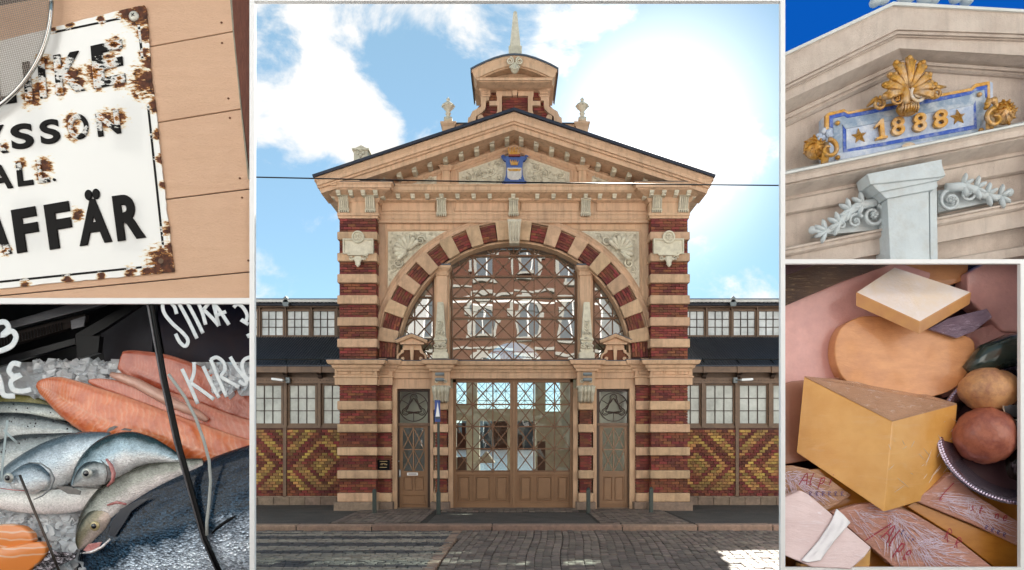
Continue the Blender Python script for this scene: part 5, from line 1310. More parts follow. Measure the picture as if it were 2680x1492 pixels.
for a, b, r, mm, nm, yy in (((800,-20),(1090,1270),.030,M['black'],'glass_post',-9.0),((778,-20),(1076,1270),.020,M['countergrey'],'glass_edge',-8.99)):
    mb = MB(); mid = ((a[0]+b[0])/2+ (12 if 1 else 0), (a[1]+b[1])/2-20); mb.tube([P(*cF(*a),yy), P(*cF(875,420) if nm[6]=='p' else cF(858,420),yy), P(*cF(950,760) if nm[6]=='p' else cF(932,760),yy), P(*cF(*b),yy), P(*cF(b[0]+95,1480),yy)], r, 8); mb.clip(WF); mb.build(nm, mm, cs, True)
settle(cs, P(300, 1430, -8.4))
wc = MB(); wc.tube([P(*cF(u,v),-9.015) for u, v in ((895,395),(935,450),(985,520),(1040,630),(1080,740),(1110,850),(1118,960),(1110,1080),(1098,1180),(1098,1250))], .020, 8)
tag(wc.build('white_cord', mat('grey white cord', (.45,.47,.45)), None, True), 'pale looping cord hanging beside the black glass post above the fish', 'cord')
# ice
M['ice'] = mat('crushed ice', (.93,.97,1.0), (.84,.91,.98), 5, .12, .2, 10, trans=.35, coat=.4)
mb = MB(); nx, nz = 56, 46; rg = random.Random(8); grid = []
for j in range(nz+1):
    row = []
    for i in range(nx+1):
        u, v = -260+1610*i/nx, 330+1170*j/nz; px, py = cF(u, v)
        row.append(mb.bm.verts.new(P(px, py, bedY(py)+.12+rg.uniform(-.035,.035))))
    grid.append(row)
for j in range(nz):
    for i in range(nx): mb.bm.faces.new([grid[j][i], grid[j][i+1], grid[j+1][i+1], grid[j+1][i]])
def ice(n, reg, y_):
    for _ in range(n):
        u, v = rg.uniform(reg[0],reg[2]), rg.uniform(reg[1],reg[3]); px, py = cF(u, v)
        c = P(px, py, bedY(py)+y_+rg.uniform(-.03,.06)); r = rg.uniform(.02,.075); n0 = len(mb.bm.verts)
        m_ = Matrix.Rotation(rg.uniform(0,6),3,'X')@Matrix.Rotation(rg.uniform(0,6),3,'Z')
        vs_ = [mb.bm.verts.new(c+m_@Vector((a*r*rg.uniform(.5,1.1), b*r*rg.uniform(.4,1), d*r*rg.uniform(.3,.9)))) for b in (-1,1) for a, d in ((-1,-1),(1,-1),(1,1),(-1,1))]
        for f in ((0,1,2,3),(7,6,5,4),(0,4,5,1),(1,5,6,2),(2,6,7,3),(3,7,4,0)): mb.bm.faces.new([vs_[i] for i in f])
ice(900, (-60,1080,560,1470), .05); ice(420, (190,330,700,520), -.02); ice(120, (1120,360,1340,500), -.12); ice(160,(400,640,640,760),.02)
mb.clip(WF); io = mb.build('crushed_ice', M['ice']); io['kind'] = 'stuff'; tag(io, 'bed of crushed white ice under the fish', 'ice')

def fishmat(name, back, mid, belly, spots=0.0, metal=.45, rough=.24, glint=1.0, sc=17):
    m = bpy.data.materials.new(name); m.use_nodes = True; t = m.node_tree; b = t.nodes['Principled BSDF']; nn = t.nodes.new; l = t.links.new
    uv = nn('ShaderNodeUVMap'); sp_ = nn('ShaderNodeSeparateXYZ'); l(uv.outputs[0], sp_.inputs[0])
    g = nn('ShaderNodeNewGeometry'); no = nn('ShaderNodeTexNoise'); no.inputs['Scale'].default_value = 3.5; no.inputs['Detail'].default_value = 7; no.inputs['Roughness'].default_value = .7; l(g.outputs['Position'], no.inputs[0])
    a = nn('ShaderNodeMath'); a.operation = 'MULTIPLY_ADD'; l(no.outputs[0], a.inputs[0]); a.inputs[1].default_value = .5; l(sp_.outputs['Y'], a.inputs[2])
    s_ = nn('ShaderNodeMath'); s_.operation = 'SUBTRACT'; l(a.outputs[0], s_.inputs[0]); s_.inputs[1].default_value = .25
    cr_ = nn('ShaderNodeValToRGB'); l(s_.outputs[0], cr_.inputs[0]); e = cr_.color_ramp.elements
    e[0].position = .25; e[0].color = (*belly,1); e[1].position = .86; e[1].color = (*back,1); x = e.new(.52); x.color = (*mid,1); x = e.new(.72); x.color = tuple((p+q)/2 for p, q in zip(mid, back))+(1,)
    col = cr_.outputs[0]
    vo = nn('ShaderNodeTexVoronoi'); vo.inputs['Scale'].default_value = sc*3.2; mp = nn('ShaderNodeMapping'); mp.inputs['Scale'].default_value = (1,1,1.3); l(g.outputs['Position'], mp.inputs[0]); l(mp.outputs[0], vo.inputs[0])
    hs = nn('ShaderNodeHueSaturation'); r = nn('ShaderNodeMapRange'); l(vo.outputs['Color'], r.inputs[0]); r.inputs[3].default_value = .35 if glint > 1.2 else .78; r.inputs[4].default_value = 2.6 if glint > 1.2 else 1.28; l(r.outputs[0], hs.inputs['Value']); l(col, hs.inputs['Color']); col = hs.outputs[0]  # painted glints: scale cells lightened and darkened in the colour
    if spots:
        v2 = nn('ShaderNodeTexVoronoi'); v2.inputs['Scale'].default_value = 15; v2.inputs['Randomness'].default_value = 1; l(g.outputs['Position'], v2.inputs[0])
        lt_ = nn('ShaderNodeMath'); lt_.operation = 'LESS_THAN'; l(v2.outputs[0], lt_.inputs[0]); lt_.inputs[1].default_value = spots
        up = nn('ShaderNodeMath'); up.operation = 'GREATER_THAN'; l(sp_.outputs['Y'], up.inputs[0]); up.inputs[1].default_value = .45
        mu = nn('ShaderNodeMath'); mu.operation = 'MULTIPLY'; l(lt_.outputs[0], mu.inputs[0]); l(up.outputs[0], mu.inputs[1])
        mx_ = nn('ShaderNodeMix'); mx_.data_type = 'RGBA'; l(mu.outputs[0], mx_.inputs[0]); l(col, mx_.inputs[6]); mx_.inputs[7].default_value = (.012,.012,.016,1); col = mx_.outputs[2]
    l(col, b.inputs['Base Color']); b.inputs['Metallic'].default_value = metal; b.inputs['Roughness'].default_value = rough; b.inputs['Coat Weight'].default_value = .35 if glint > 1.2 else .4; b.inputs['Coat Roughness'].default_value = .12; b.inputs['Specular IOR Level'].default_value = .25
    bp = nn('ShaderNodeBump'); bp.inputs['Strength'].default_value = .55*glint; bp.inputs['Distance'].default_value = .012; l(vo.outputs['Distance'], bp.inputs['Height'])
    bp2 = nn('ShaderNodeBump'); bp2.inputs['Strength'].default_value = .35; bp2.inputs['Distance'].default_value = .05; l(no.outputs[0], bp2.inputs['Height']); l(bp.outputs[0], bp2.inputs['Normal']); l(bp2.outputs[0], b.inputs['Normal'])
    return m
def crom(pts, n):
    out = []; N_ = len(pts)
    for i in range(N_-1):
        p0, p1, p2, p3 = pts[max(0,i-1)], pts[i], pts[i+1], pts[min(N_-1,i+2)]
        for k in range(n):
            t = k/n; out.append(tuple(.5*((2*b)+(-a+c)*t+(2*a-5*b+4*c-d)*t*t+(-a+3*b-3*c+d)*t**3) for a, b, c, d in zip(p0,p1,p2,p3)))
    out.append(tuple(pts[-1])); return out
def body(spine, yc, thick, name, m, parent, win, conv, k=.4738, up=-1, sides=20, flat_back=1.0, sub=6, lump=0):
    """a lofted body: spine of (u, v, half width), ellipse sections; UV y runs belly 0 .. back 1"""
    sp_ = crom(spine, sub); rings = []; cs_ = []
    pts = [conv(a, b) for a, b, c in sp_]; L_ = len(pts)
    for i, (a, b, hw) in enumerate(sp_):
        px, py = pts[i]; y0 = yc(px, py) if callable(yc) else yc; s_ = (y0+CAMD)/FPX
        q0, q1 = pts[max(0,i-1)], pts[min(L_-1,i+1)]; t = Vector((q1[0]-q0[0], -(q1[1]-q0[1]))).normalized(); n_ = Vector((-t.y, t.x))
        if (n_.y < 0) == (up < 0): n_ = -n_
        c = P(px, py, y0); h = max(.002, hw*k*s_); ring = []
        for j in range(sides):
            th = 2*math.pi*j/sides; cc_, ss = math.cos(th), math.sin(th)
            ring.append(c+Vector((n_.x*h*cc_, -h*thick*ss*(1 if ss > 0 else flat_back), n_.y*h*cc_)))
        rings.append(ring); cs_.append(i/(L_-1))
    mb = MB(); R = mb.loft(rings); uvl = mb.bm.loops.layers.uv.new('UVMap'); idx = {}
    for i, r in enumerate(R):
        for j, v in enumerate(r): idx[v] = (cs_[i], (1+math.cos(2*math.pi*j/sides))/2)
    for f in mb.bm.faces:
        for lp_ in f.loops: lp_[uvl].uv = idx[lp_.vert]
    if win: mb.clip(win)
    return mb.build(name, m, parent, True)
def eye(parent, u, v, r, y, conv=cF, k=.4738, ring=(.62,.64,.60)):
    px, py = conv(u, v); c = P(px, py, y); s_ = r*k*(y+CAMD)/FPX
    MB().blob(c, (s_, s_*.4, s_), 0, 16, 8).build('eye', mat('fish eye ring', ring, None, 30, .15, .1, metal=.3, coat=1), parent, True)
    MB().blob(c+Vector((0,-s_*.3,0)), (s_*.55, s_*.25, s_*.55), 0, 14, 7).build('pupil', mat('fish pupil', (.01,.012,.018), None, 9, .05, 0, coat=1), parent, True)
def line(parent, pts, r, y, name, m, conv=cF):
    mb = MB(); n = len(pts); mb.tube([P(*conv(*p), y if not callable(y) else y(*p)) for p in pts], [r*(.3+.7*math.sin(math.pi*(i+.5)/n)) for i in range(n)], 6); return mb.build(name, m, parent, True)
silver = fishmat('silver fish skin', (.11,.16,.20), (.62,.74,.84), (.90,.92,.95), 0, .5)
greenish = fishmat('grey green fish skin', (.02,.05,.06), (.42,.58,.68), (.90,.92,.94), 0, .5)
olive = fishmat('olive trout skin', (.05,.05,.035), (.40,.42,.38), (.88,.82,.82), 0, .45)
spotd = fishmat('spotted trout skin', (.04,.05,.055), (.36,.42,.44), (.80,.84,.84), .20, .25)
spot2 = fishmat('pale spotted trout skin', (.10,.13,.13), (.52,.58,.58), (.80,.84,.78), .17, .25)
navy = fishmat('dark blue salmon skin', (.003,.008,.018), (.012,.034,.062), (.48,.56,.66), .0, .45, .25, 1.6, 10)
white_ = fishmat('white fish belly', (.70,.72,.70), (.82,.80,.78), (.85,.80,.80), 0, .05, .25, .2)
dkfin = mat('dark translucent fin', (.05,.05,.05), (.12,.10,.09), 20, .3, .3, 40, coat=.4)
pink = mat('pink fish gill', (.45,.10,.10), (.6,.3,.28), 20, .25, .2, coat=.5)
def fish(label, group=None): return thing('fish', label, 'fish', group)
gF = 'whole fish on ice'
f1 = fish('half hidden olive backed fish, highest of the fish at the far left', gF); body([(-260,560,40),(-60,540,32),(60,532,30),(180,540,26),(300,575,8)], -8.30, .5, 'body', fishmat('olive back skin', (.13,.12,.035), (.30,.28,.10), (.5,.5,.3), 0, .2), f1, WF, cF); settle(f1, P(*cF(100,560),-8.3))
f2 = fish('pale spotted trout at the far left below the orange fillet tip', gF); body([(-260,600,60),(-60,592,52),(120,588,46),(280,600,36),(380,625,20),(415,640,6)], -8.42, .5, 'body', spot2, f2, WF, cF); settle(f2, P(*cF(100,600),-8.3))
f3 = fish('dark spotted trout lying third from the top at the far left', gF); body([(-260,690,90),(-60,676,78),(120,668,68),(290,682,48),(400,705,26),(455,722,8)], -8.52, .5, 'body', spotd, f3, WF, cF); settle(f3, P(*cF(100,700),-8.3))
f4 = fish('black spotted fish back showing behind the large silver fish', gF); body([(-260,930,110),(-60,860,95),(100,800,84),(280,765,58),(430,745,40),(560,735,20)], -8.60, .45, 'body', spotd, f4, WF, cF); settle(f4, P(*cF(100,800),-8.3))
f5 = fish('large silver fish with round gill cover at the left of the pile', gF)
body([(-60,1010,30),(0,990,62),(90,955,100),(190,915,122),(310,862,128),(430,810,110),(530,775,80),(600,750,50)], -8.66, .42, 'body', silver, f5, WF, cF)
line(f5, [(150,862),(215,868),(265,900),(288,950),(270,1000),(225,1040),(180,1060)], .013, -8.94, 'gill_edge', mat('grey gill edge', (.25,.27,.28), None, 9, .3))  # grey line along the rim of the gill cover
body([(60,960,40),(140,950,80),(200,950,78),(260,955,30)], -8.80, .35, 'gill_cover', silver, f5, WF, cF); line(f5, [(0,1000),(60,1008),(150,1015)], .008, -8.93, 'mouth', pink); eye(f5, 45, 945, 28, -8.90)
settle(f5, P(*cF(200,1000),-8.5))
f6 = fish('white belly of a fish lying on the ice below the centre fish', gF); body([(-80,1050,30),(20,1068,46),(140,1075,58),(300,1072,66),(440,1055,62),(560,1020,45),(640,990,20)], -8.72, .45, 'body', white_, f6, WF, cF)
tprism([(290,990),(370,990),(430,1015),(425,1035),(360,1030)], -8.92, .01, 'fin', dkfin, f6, WF, .003, conv=cF); settle(f6, P(*cF(300,1100),-8.5))
f7 = fish('grey green fish with clear round eye, head down left, in the middle of the pile', gF)
body([(380,985,6),(400,968,30),(450,930,72),(520,880,104),(600,835,118),(690,800,104),(780,798,78),(860,815,52),(930,838,30),(970,850,14)], -8.80, .42, 'body', greenish, f7, WF, cF)
body([(390,985,5),(415,965,32),(460,935,62),(520,915,72),(575,920,60),(600,930,22)], -8.87, .40, 'head', fishmat('silvery fish head', (.03,.045,.05), (.38,.42,.44), (.78,.78,.78), 0, .45, .2, .25), f7, WF, cF)
eye(f7, 462, 920, 30, -9.02); line(f7, [(565,845),(590,880),(603,920),(598,960),(570,990)], .030, -8.985, 'gill_slit', pink)
line(f7, [(385,990),(430,992),(480,998),(540,1000)], .008, -8.95, 'mouth', dkfin); line(f7, [(535,850),(562,880),(572,925),(560,975)], .008, -9.02, 'gill_plate', dkfin)
tprism([(565,700),(580,678),(610,668),(625,672),(600,690),(575,700)], -8.85, .012, 'dorsal_fin', dkfin, f7, WF, conv=cF); tprism([(640,690),(660,680),(700,688),(690,696)], -8.85, .012, 'dorsal_fin', dkfin, f7, WF, conv=cF)
settle(f7, P(*cF(600,900),-8.6))
f8 = fish('olive trout with open mouth and yellow eye, head at the bottom centre', gF)
body([(425,1325,10),(440,1290,42),(480,1215,76),(540,1125,92),(620,1045,98),(730,975,92),(850,925,72),(970,890,48),(1080,868,28)], -8.78, .42, 'body', olive, f8, WF, cF)
body([(418,1322,8),(436,1285,40),(475,1220,62),(530,1160,66),(580,1110,30)], -8.83, .42, 'head', fishmat('olive trout head', (.05,.05,.03), (.28,.25,.17), (.66,.55,.5), 0, .3, .2, .3), f8, WF, cF)
eye(f8, 503, 1200, 27, -9.0, ring=(.62,.50,.25)); tprism([(440,1330),(470,1295),(540,1285),(520,1320),(470,1340)], -8.98, .02, 'open_mouth', pink, f8, WF, .006, conv=cF)
line(f8, [(440,1345),(490,1338),(545,1310),(585,1270)], .022, -8.99, 'jaw', olive); line(f8, [(570,1090),(620,1075),(670,1085)], .02, -9.0, 'gill_slit', pink)
settle(f8, P(*cF(600,1100),-8.6))
f9 = fish('huge dark blue salmon body across the bottom right of the pile', gF)
body([(470,1520,90),(560,1440,190),(700,1345,262),(880,1265,300),(1080,1200,318),(1300,1120,326),(1500,1050,320)], -8.72, .30, 'body', navy, f9, WF, cF, sub=10, sides=40)
tprism([(575,1250),(590,1180),(640,1110),(740,1060),(800,1050),(700,1120),(650,1200),(610,1260)], -8.93, .015, 'pectoral_fin', mat('near black fin', (.010,.014,.03), None, 20, .3, .3, coat=.5), f9, WF, .004, conv=cF)
line(f9, [(1125,1240),(1160,1205),(1210,1170),(1250,1150)], .022, -9.03, 'small_fin', M['black']); settle(f9, P(*cF(900,1400),-8.6))
# fillets
def filletmat(name, a, b_, c_):
    m = bpy.data.materials.new(name); m.use_nodes = True; t = m.node_tree; b = t.nodes['Principled BSDF']; nn = t.nodes.new; l = t.links.new
    uv = nn('ShaderNodeUVMap'); sp_ = nn('ShaderNodeSeparateXYZ'); l(uv.outputs[0], sp_.inputs[0])
    def mth(op, a, c=None, cl=False):
        n = nn('ShaderNodeMath'); n.operation = op; n.use_clamp = cl
        for i, v in enumerate((a, c)):
            if v is None: continue
            if isinstance(v, (int, float)): n.inputs[i].default_value = v
            else: l(v, n.inputs[i])
        return n.outputs[0]
    g = nn('ShaderNodeNewGeometry'); no = nn('ShaderNodeTexNoise'); no.inputs['Scale'].default_value = 5; no.inputs['Detail'].default_value = 6; l(g.outputs['Position'], no.inputs[0])
    k = mth('MULTIPLY', mth('ABSOLUTE', mth('SUBTRACT', sp_.outputs['Y'], .45)), 26.0)
    ph = mth('ADD', mth('ADD', mth('MULTIPLY', sp_.outputs['X'], 330.0), k), mth('MULTIPLY', no.outputs[0], 16.0))
    st = mth('POWER', mth('ADD', mth('MULTIPLY', mth('SINE', ph), .5), .5), 3.0)
    ln = mth('SUBTRACT', 1.0, mth('MULTIPLY', mth('ABSOLUTE', mth('SUBTRACT', sp_.outputs['Y'], .45)), 26.0), True)
    f = mth('ADD', mth('MULTIPLY', st, .5), mth('MULTIPLY', ln, .5), True)
    x = nn('ShaderNodeMix'); x.data_type = 'RGBA'; l(f, x.inputs[0]); x.inputs[6].default_value = (*a,1); x.inputs[7].default_value = (*b_,1)
    ed = mth('MULTIPLY', mth('SUBTRACT', mth('ABSOLUTE', mth('SUBTRACT', sp_.outputs['Y'], .5)), .38), 5.0, True)
    nr = nn('ShaderNodeMapRange'); nr.inputs[1].default_value = .4; nr.inputs[2].default_value = .68; l(no.outputs[0], nr.inputs[0]); x3 = nn('ShaderNodeMix'); x3.data_type = 'RGBA'; l(nr.outputs[0], x3.inputs[0]); l(x.outputs[2], x3.inputs[6]); x3.inputs[7].default_value = tuple(v*w for v, w in zip(a, (.75,.55,.5)))+(1,); x = x3
    x2 = nn('ShaderNodeMix'); x2.data_type = 'RGBA'; l(ed, x2.inputs[0]); l(x.outputs[2], x2.inputs[6]); x2.inputs[7].default_value = (*c_,1); l(x2.outputs[2], b.inputs['Base Color'])
    b.inputs['Roughness'].default_value = .25; b.inputs['Coat Weight'].default_value = .8; b.inputs['Coat Roughness'].default_value = .15
    bp = nn('ShaderNodeBump'); bp.inputs['Strength'].default_value = .10; bp.inputs['Distance'].default_value = .01; l(st, bp.inputs['Height']); 
    bp2 = nn('ShaderNodeBump'); bp2.inputs['Strength'].default_value = .4; bp2.inputs['Distance'].default_value = .08; l(no.outputs[0], bp2.inputs['Height']); l(bp.outputs[0], bp2.inputs['Normal']); l(bp2.outputs[0], b.inputs['Normal'])
    return m
sal = filletmat('orange salmon flesh', (.78,.20,.06), (.90,.46,.28), (.88,.50,.36)); salp = filletmat('pinker salmon flesh', (.62,.17,.09), (.70,.30,.20), (.74,.40,.30))
q1 = thing('salmon_fillet', 'long bright orange salmon fillet lying across the middle of the ice', 'salmon fillet', 'salmon fillets')
body([(195,452,14),(225,458,44),(300,485,82),(400,540,112),(520,600,130),(680,655,132),(860,715,125),(1050,775,118),(1250,835,110),(1500,890,100)], -8.50, .30, 'flesh', sal, q1, WF, cF); settle(q1, P(*cF(600,700),-8.4))
q2 = thing('salmon_fillet', 'pink salmon fillet with pale belly edge behind the long orange one', 'salmon fillet', 'salmon fillets')
body([(470,430,8),(540,450,34),(700,510,72),(860,575,96),(1020,640,104),(1200,700,96),(1500,780,90)], -8.42, .22, 'flesh', salp, q2, WF, cF)
line(q2, [(590,395),(640,410),(730,445),(830,500),(930,555),(1040,600),(1100,640)], .075, -8.52, 'belly_edge', mat('pale pink belly flesh', (.72,.45,.36), (.62,.32,.24), 8, .3, .2, coat=.4)); settle(q2, P(*cF(800,600),-8.4))
q3 = thing('salmon_fillet', 'deep red salmon fillet highest on the ice beside the navy panel', 'salmon fillet', 'salmon fillets')
body([(640,320,50),(700,340,78),(840,400,120),(1000,465,130),(1160,535,130),(1320,590,125),(1500,640,120)], -8.30, .2, 'flesh', filletmat('red salmon flesh', (.52,.12,.06), (.58,.20,.12), (.6,.26,.18)), q3, WF, cF); settle(q3, P(*cF(900,500),-8.4))
# steaks
stk = mat('orange salmon steak', (.85,.27,.06), (.85,.50,.32), 1, .25, .2, coat=.5)
wv_t = stk.node_tree; wv = wv_t.nodes.new('ShaderNodeTexWave'); wv.wave_type = 'RINGS'; wv.inputs['Scale'].default_value = 3.6; wv.inputs['Distortion'].default_value = 3.5; wv.inputs['Detail'].default_value = 1.5
gm = [n for n in wv_t.nodes if n.type == 'NEW_GEOMETRY'][0]; mpn = wv_t.nodes.new('ShaderNodeMapping'); mpn.inputs['Location'].default_value = (5.6, 8.9, -.1); wv_t.links.new(gm.outputs['Position'], mpn.inputs[0]); wv_t.links.new(mpn.outputs[0], wv.inputs[0])
rp_ = wv_t.nodes.new('ShaderNodeMapRange'); rp_.inputs[1].default_value = .8; rp_.inputs[2].default_value = .98; wv_t.links.new(wv.outputs['Fac'], rp_.inputs[0])
mxn = [n for n in wv_t.nodes if n.type == 'MIX'][0]; wv_t.links.new(rp_.outputs[0], mxn.inputs[0])
s1 = thing('salmon_steak', 'thick orange salmon steak with white fat lines, upper one at the bottom left', 'salmon steak', 'salmon steaks')
tprism([(-200,1190),(-40,1195),(50,1190),(120,1205),(165,1240),(175,1280),(150,1310),(60,1330),(-60,1350),(-200,1340)], -8.92, .12, 'flesh', stk, s1, WF, .03, True, conv=cF); settle(s1, P(*cF(50,1340),-8.8))
s2 = thing('salmon_steak', 'orange salmon steak overlapping below the other at the bottom left corner', 'salmon steak', 'salmon steaks')
tprism([(-200,1330),(-40,1320),(60,1310),(150,1290),(215,1285),(248,1310),(240,1350),(200,1400),(140,1450),(-40,1470),(-200,1480)], -8.97, .12, 'flesh', stk, s2, WF, .03, True, conv=cF); settle(s2, P(*cF(50,1440),-8.8))
tag(tprism([(170,1434),(265,1320),(300,1335),(405,1345),(395,1375),(320,1410),(250,1450)], -8.93, .02, 'foil_sheet', mat('crumpled silver foil', (.30,.30,.34), (.10,.08,.09), 9, .2, 1, 12, metal=.9), None, WF, .005, conv=cF), 'crumpled silver foil between salmon steaks and open mouthed trout', 'foil')
rd = MB(); rd.tube([P(*cF(105,930),-9.02), P(*cF(170,1090),-9.02), P(*cF(250,1280),-9.02), P(*cF(330,1480),-9.02)], .016, 8)
tag(rd.build('thin_rod', mat('brown steel rod', (.10,.08,.07), None, 9, .3, .05, metal=.6), None, True), 'thin brown steel rod leaning over the ice at the left', 'rod')
# glass with hand painted prices
gs = thing('painted_glass', 'clear counter glass with fish names hand painted in white', 'glass pane')
M['paint'] = mat('white marker paint', (.82,.85,.86), (.62,.68,.72), 12, .5, .1)
def stroke(pts, r=.024, conv=cF, m=None, y=-9.03, parent=gs, win=WF, fine=4):
    sp_ = crom([(a,b,0) for a, b in pts], fine) if len(pts) > 2 else [(a,b,0) for a, b in pts]
    mb = MB(); mb.tube([P(*conv(a,b),y) for a, b, _ in sp_], r, 8, .07)
    if win: mb.clip(win)
    return mb.build('brush_stroke', m or M['paint'], parent, True)
for s_ in ([(938,75),(925,35),(895,10),(865,20),(872,70),(915,125),(970,175),(998,215),(985,246),(955,225),(932,180)],[(948,15),(1000,110),(1046,205)],[(995,15),(1040,100),(1078,177)],[(1050,10),(1075,70),(1092,132)],[(1110,15),(1078,55)],[(1080,50),(1130,100),(1162,138)],[(1130,10),(1163,138)],[(1130,10),(1175,70),(1216,132)],[(1142,85),(1200,62)],
           [(1240,40),(1262,22),(1290,40),(1312,80),(1305,112),(1280,105),(1320,130)],[(1315,180),(1325,200)],
           [(966,366),(1008,455),(1050,552)],[(1030,330),(1030,385),(1012,440)],[(1012,440),(1070,480),(1135,528)],[(1078,352),(1120,440),(1163,520)],[(1118,315),(1160,420),(1203,515)],[(1118,318),(1150,305),(1185,330),(1195,370),(1175,405),(1210,430),(1270,464)],[(1222,302),(1262,370),(1306,425),(1300,450),(1268,430)],[(1345,300),(1300,315),(1285,350),(1305,410),(1345,430)]):
    stroke(s_)
for s_ in ([(-20,125),(25,118),(45,150),(10,190),(60,165),(85,195),(65,240),(20,265),(-20,275)],[(110,345),(70,338),(48,375),(70,405),(110,400),(60,430),(70,475),(120,485),(165,475)],[(-10,400),(5,450),(20,505),(80,510)]): stroke(s_, .036)
for s_ in ([(40,640),(25,760),(5,960)],[(20,690),(90,760)]): stroke(s_, .015, m=mat('pale smear', (.45,.55,.58)))
settle(gs, P(*cF(1000,500),-9.03))
# ---------------------------------------------------------------- pediment bay
WP = (1969, 2648, None, 657)
cP = lambda u, v: (1960.8+.4625*u, .4625*v)
def emis(name, c, s):
    m = bpy.data.materials.new(name); m.use_nodes = True; t = m.node_tree; t.nodes.clear(); o = t.nodes.new('ShaderNodeOutputMaterial'); e = t.nodes.new('ShaderNodeEmission'); e.inputs[0].default_value = (*c,1); e.inputs[1].default_value = s; t.links.new(e.outputs[0], o.inputs[0]); return m
bs = tprism([(-20,-140),(1700,-140),(1700,900),(-20,900)], -7.75, .04, 'sky', emis('deep blue sky backdrop', (.003,.10,.50), .36), None, WP, conv=cP); struct(bs)
M['ped'] = mat('pale pinkish stucco', (.66,.565,.49), (.56,.475,.41), 2.2, .85, .45, 55, grime=(.38,.29,.24), gscale=3, gamt=.5, streak=.35)
M['pedw'] = mat('pale blue white paint', (.62,.68,.70), (.54,.60,.63), 5, .6, .25, 30, grime=(.38,.33,.27), gscale=4, gamt=.35)
M['flash'] = mat('white zinc flashing', (.72,.73,.71), (.60,.62,.60), 4, .5, .1)
pd = thing('pediment', 'pale pinkish moulded pediment and cornice seen from below against deep blue sky', 'pediment')
def moul(lines, name, m, parent=pd, back=-8.35, win=WP):
    """run of mouldings: each line is ((left u,v),(apex u,v) or None,(right u,v), Y)"""
    rings = []
    for a, b, c, y in lines:
        pts = [a, b, c] if b else [a, ((a[0]+c[0])/2,(a[1]+c[1])/2), c]; rings.append([P(*cP(*q), y) for q in pts])
    f, l_ = rings[0], rings[-1]
    rings.append([Vector((p.x, back, p.z)) for p in l_]); rings.append([Vector((p.x, back, p.z)) for p in f]); rings.append(f)
    mb = MB(); mb.loft(rings, closed=False)
    mb.clip(win); return mb.build(name, m, parent)
def L3(vl, ap, vr, y): return ((-30, vl+26), ap, (1400, vr+4), y)
LN = [L3(287,(620,8),50,-9.02), L3(303,(622,26),64,-9.02)]
moul(LN, 'zinc_edge', M['flash'])
moul([L3(305,(622,27),66,-9.0),L3(318,(624,40),78,-8.985),L3(465,(638,160),182,-8.985),L3(468,(638,164),186,-8.955),L3(474,(640,174),196,-8.975),L3(486,(641,184),205,-8.965),L3(488,(641,186),207,-8.93),L3(500,(642,198),219,-8.94),L3(504,(642,203),224,-8.91),L3(552,(652,262),302,-8.91)], 'raking_cornice', M['ped'])
moul([L3(553,(652,263),303,-8.90),L3(560,(653,270),309,-8.88),L3(625,(672,325),372,-8.66),L3(628,(673,328),375,-8.69),L3(652,(680,345),392,-8.675),L3(655,(681,348),395,-8.64),L3(672,(686,362),408,-8.66),L3(690,(690,378),424,-8.62),L3(694,(691,381),428,-8.60)], 'raking_soffit', M['ped'])
tprism([(-60,640),(680,300),(1420,380),(1420,1500),(-60,1500)], -8.58, .2, 'tympanum_wall', M['ped'], pd, WP, conv=cP)
H = lambda vl, vr, y: ((-30, vl+10), None, (1400, vr-13), y)
moul([H(930,658,-8.60),H(938,666,-9.03),H(950,677,-9.03),H(953,680,-9.0)], 'ledge_flashing', M['flash'])
moul([H(954,681,-8.99),H(970,700,-8.97),H(1000,735,-8.97),H(1003,738,-8.93),H(1012,748,-8.95),H(1020,756,-8.93),H(1075,820,-8.72),H(1090,838,-8.74),H(1096,845,-8.71),H(1125,880,-8.69),H(1160,925,-8.66),H(1170,938,-8.62)], 'ledge_cornice', M['ped'])
moul([H(1345,1082,-8.60),H(1352,1088,-8.80),H(1362,1098,-8.80),H(1368,1104,-8.77),H(1385,1122,-8.78),H(1396,1135,-8.75),H(1400,1140,-8.72),H(1480,1230,-8.72),H(1484,1235,-8.60),H(1530,1300,-8.58)], 'lower_ledge', M['ped'])
moul([H(1555,1335,-8.62),H(1562,1342,-8.70),H(1600,1390,-8.70),H(1620,1410,-8.62)], 'lower_moulding', M['ped'])
pp = bpy.data.objects.new('pilaster', None); COL.objects.link(pp); pp.parent = pd
tprism([(585,1040),(812,1000),(818,1450),(605,1450)], -8.96, .35, 'shaft_front', M['pedw'], pp, WP, .006, conv=cP)
tprism([(818,995),(856,985),(862,1450),(822,1450)], -8.93, .3, 'shaft_side', M['pedw'], pp, WP, .006, conv=cP)
for pts, y in (([(478,945),(883,866),(886,896),(905,955),(870,962),(495,1003)],-9.05), ([(497,1000),(880,920),(898,962),(862,980),(545,1045)],-9.02), ([(535,1035),(855,970),(862,1015),(845,1030),(582,1080)],-8.995)):
    tprism(pts, y, .3, 'capital', M['pedw'], pp, WP, .010, conv=cP)
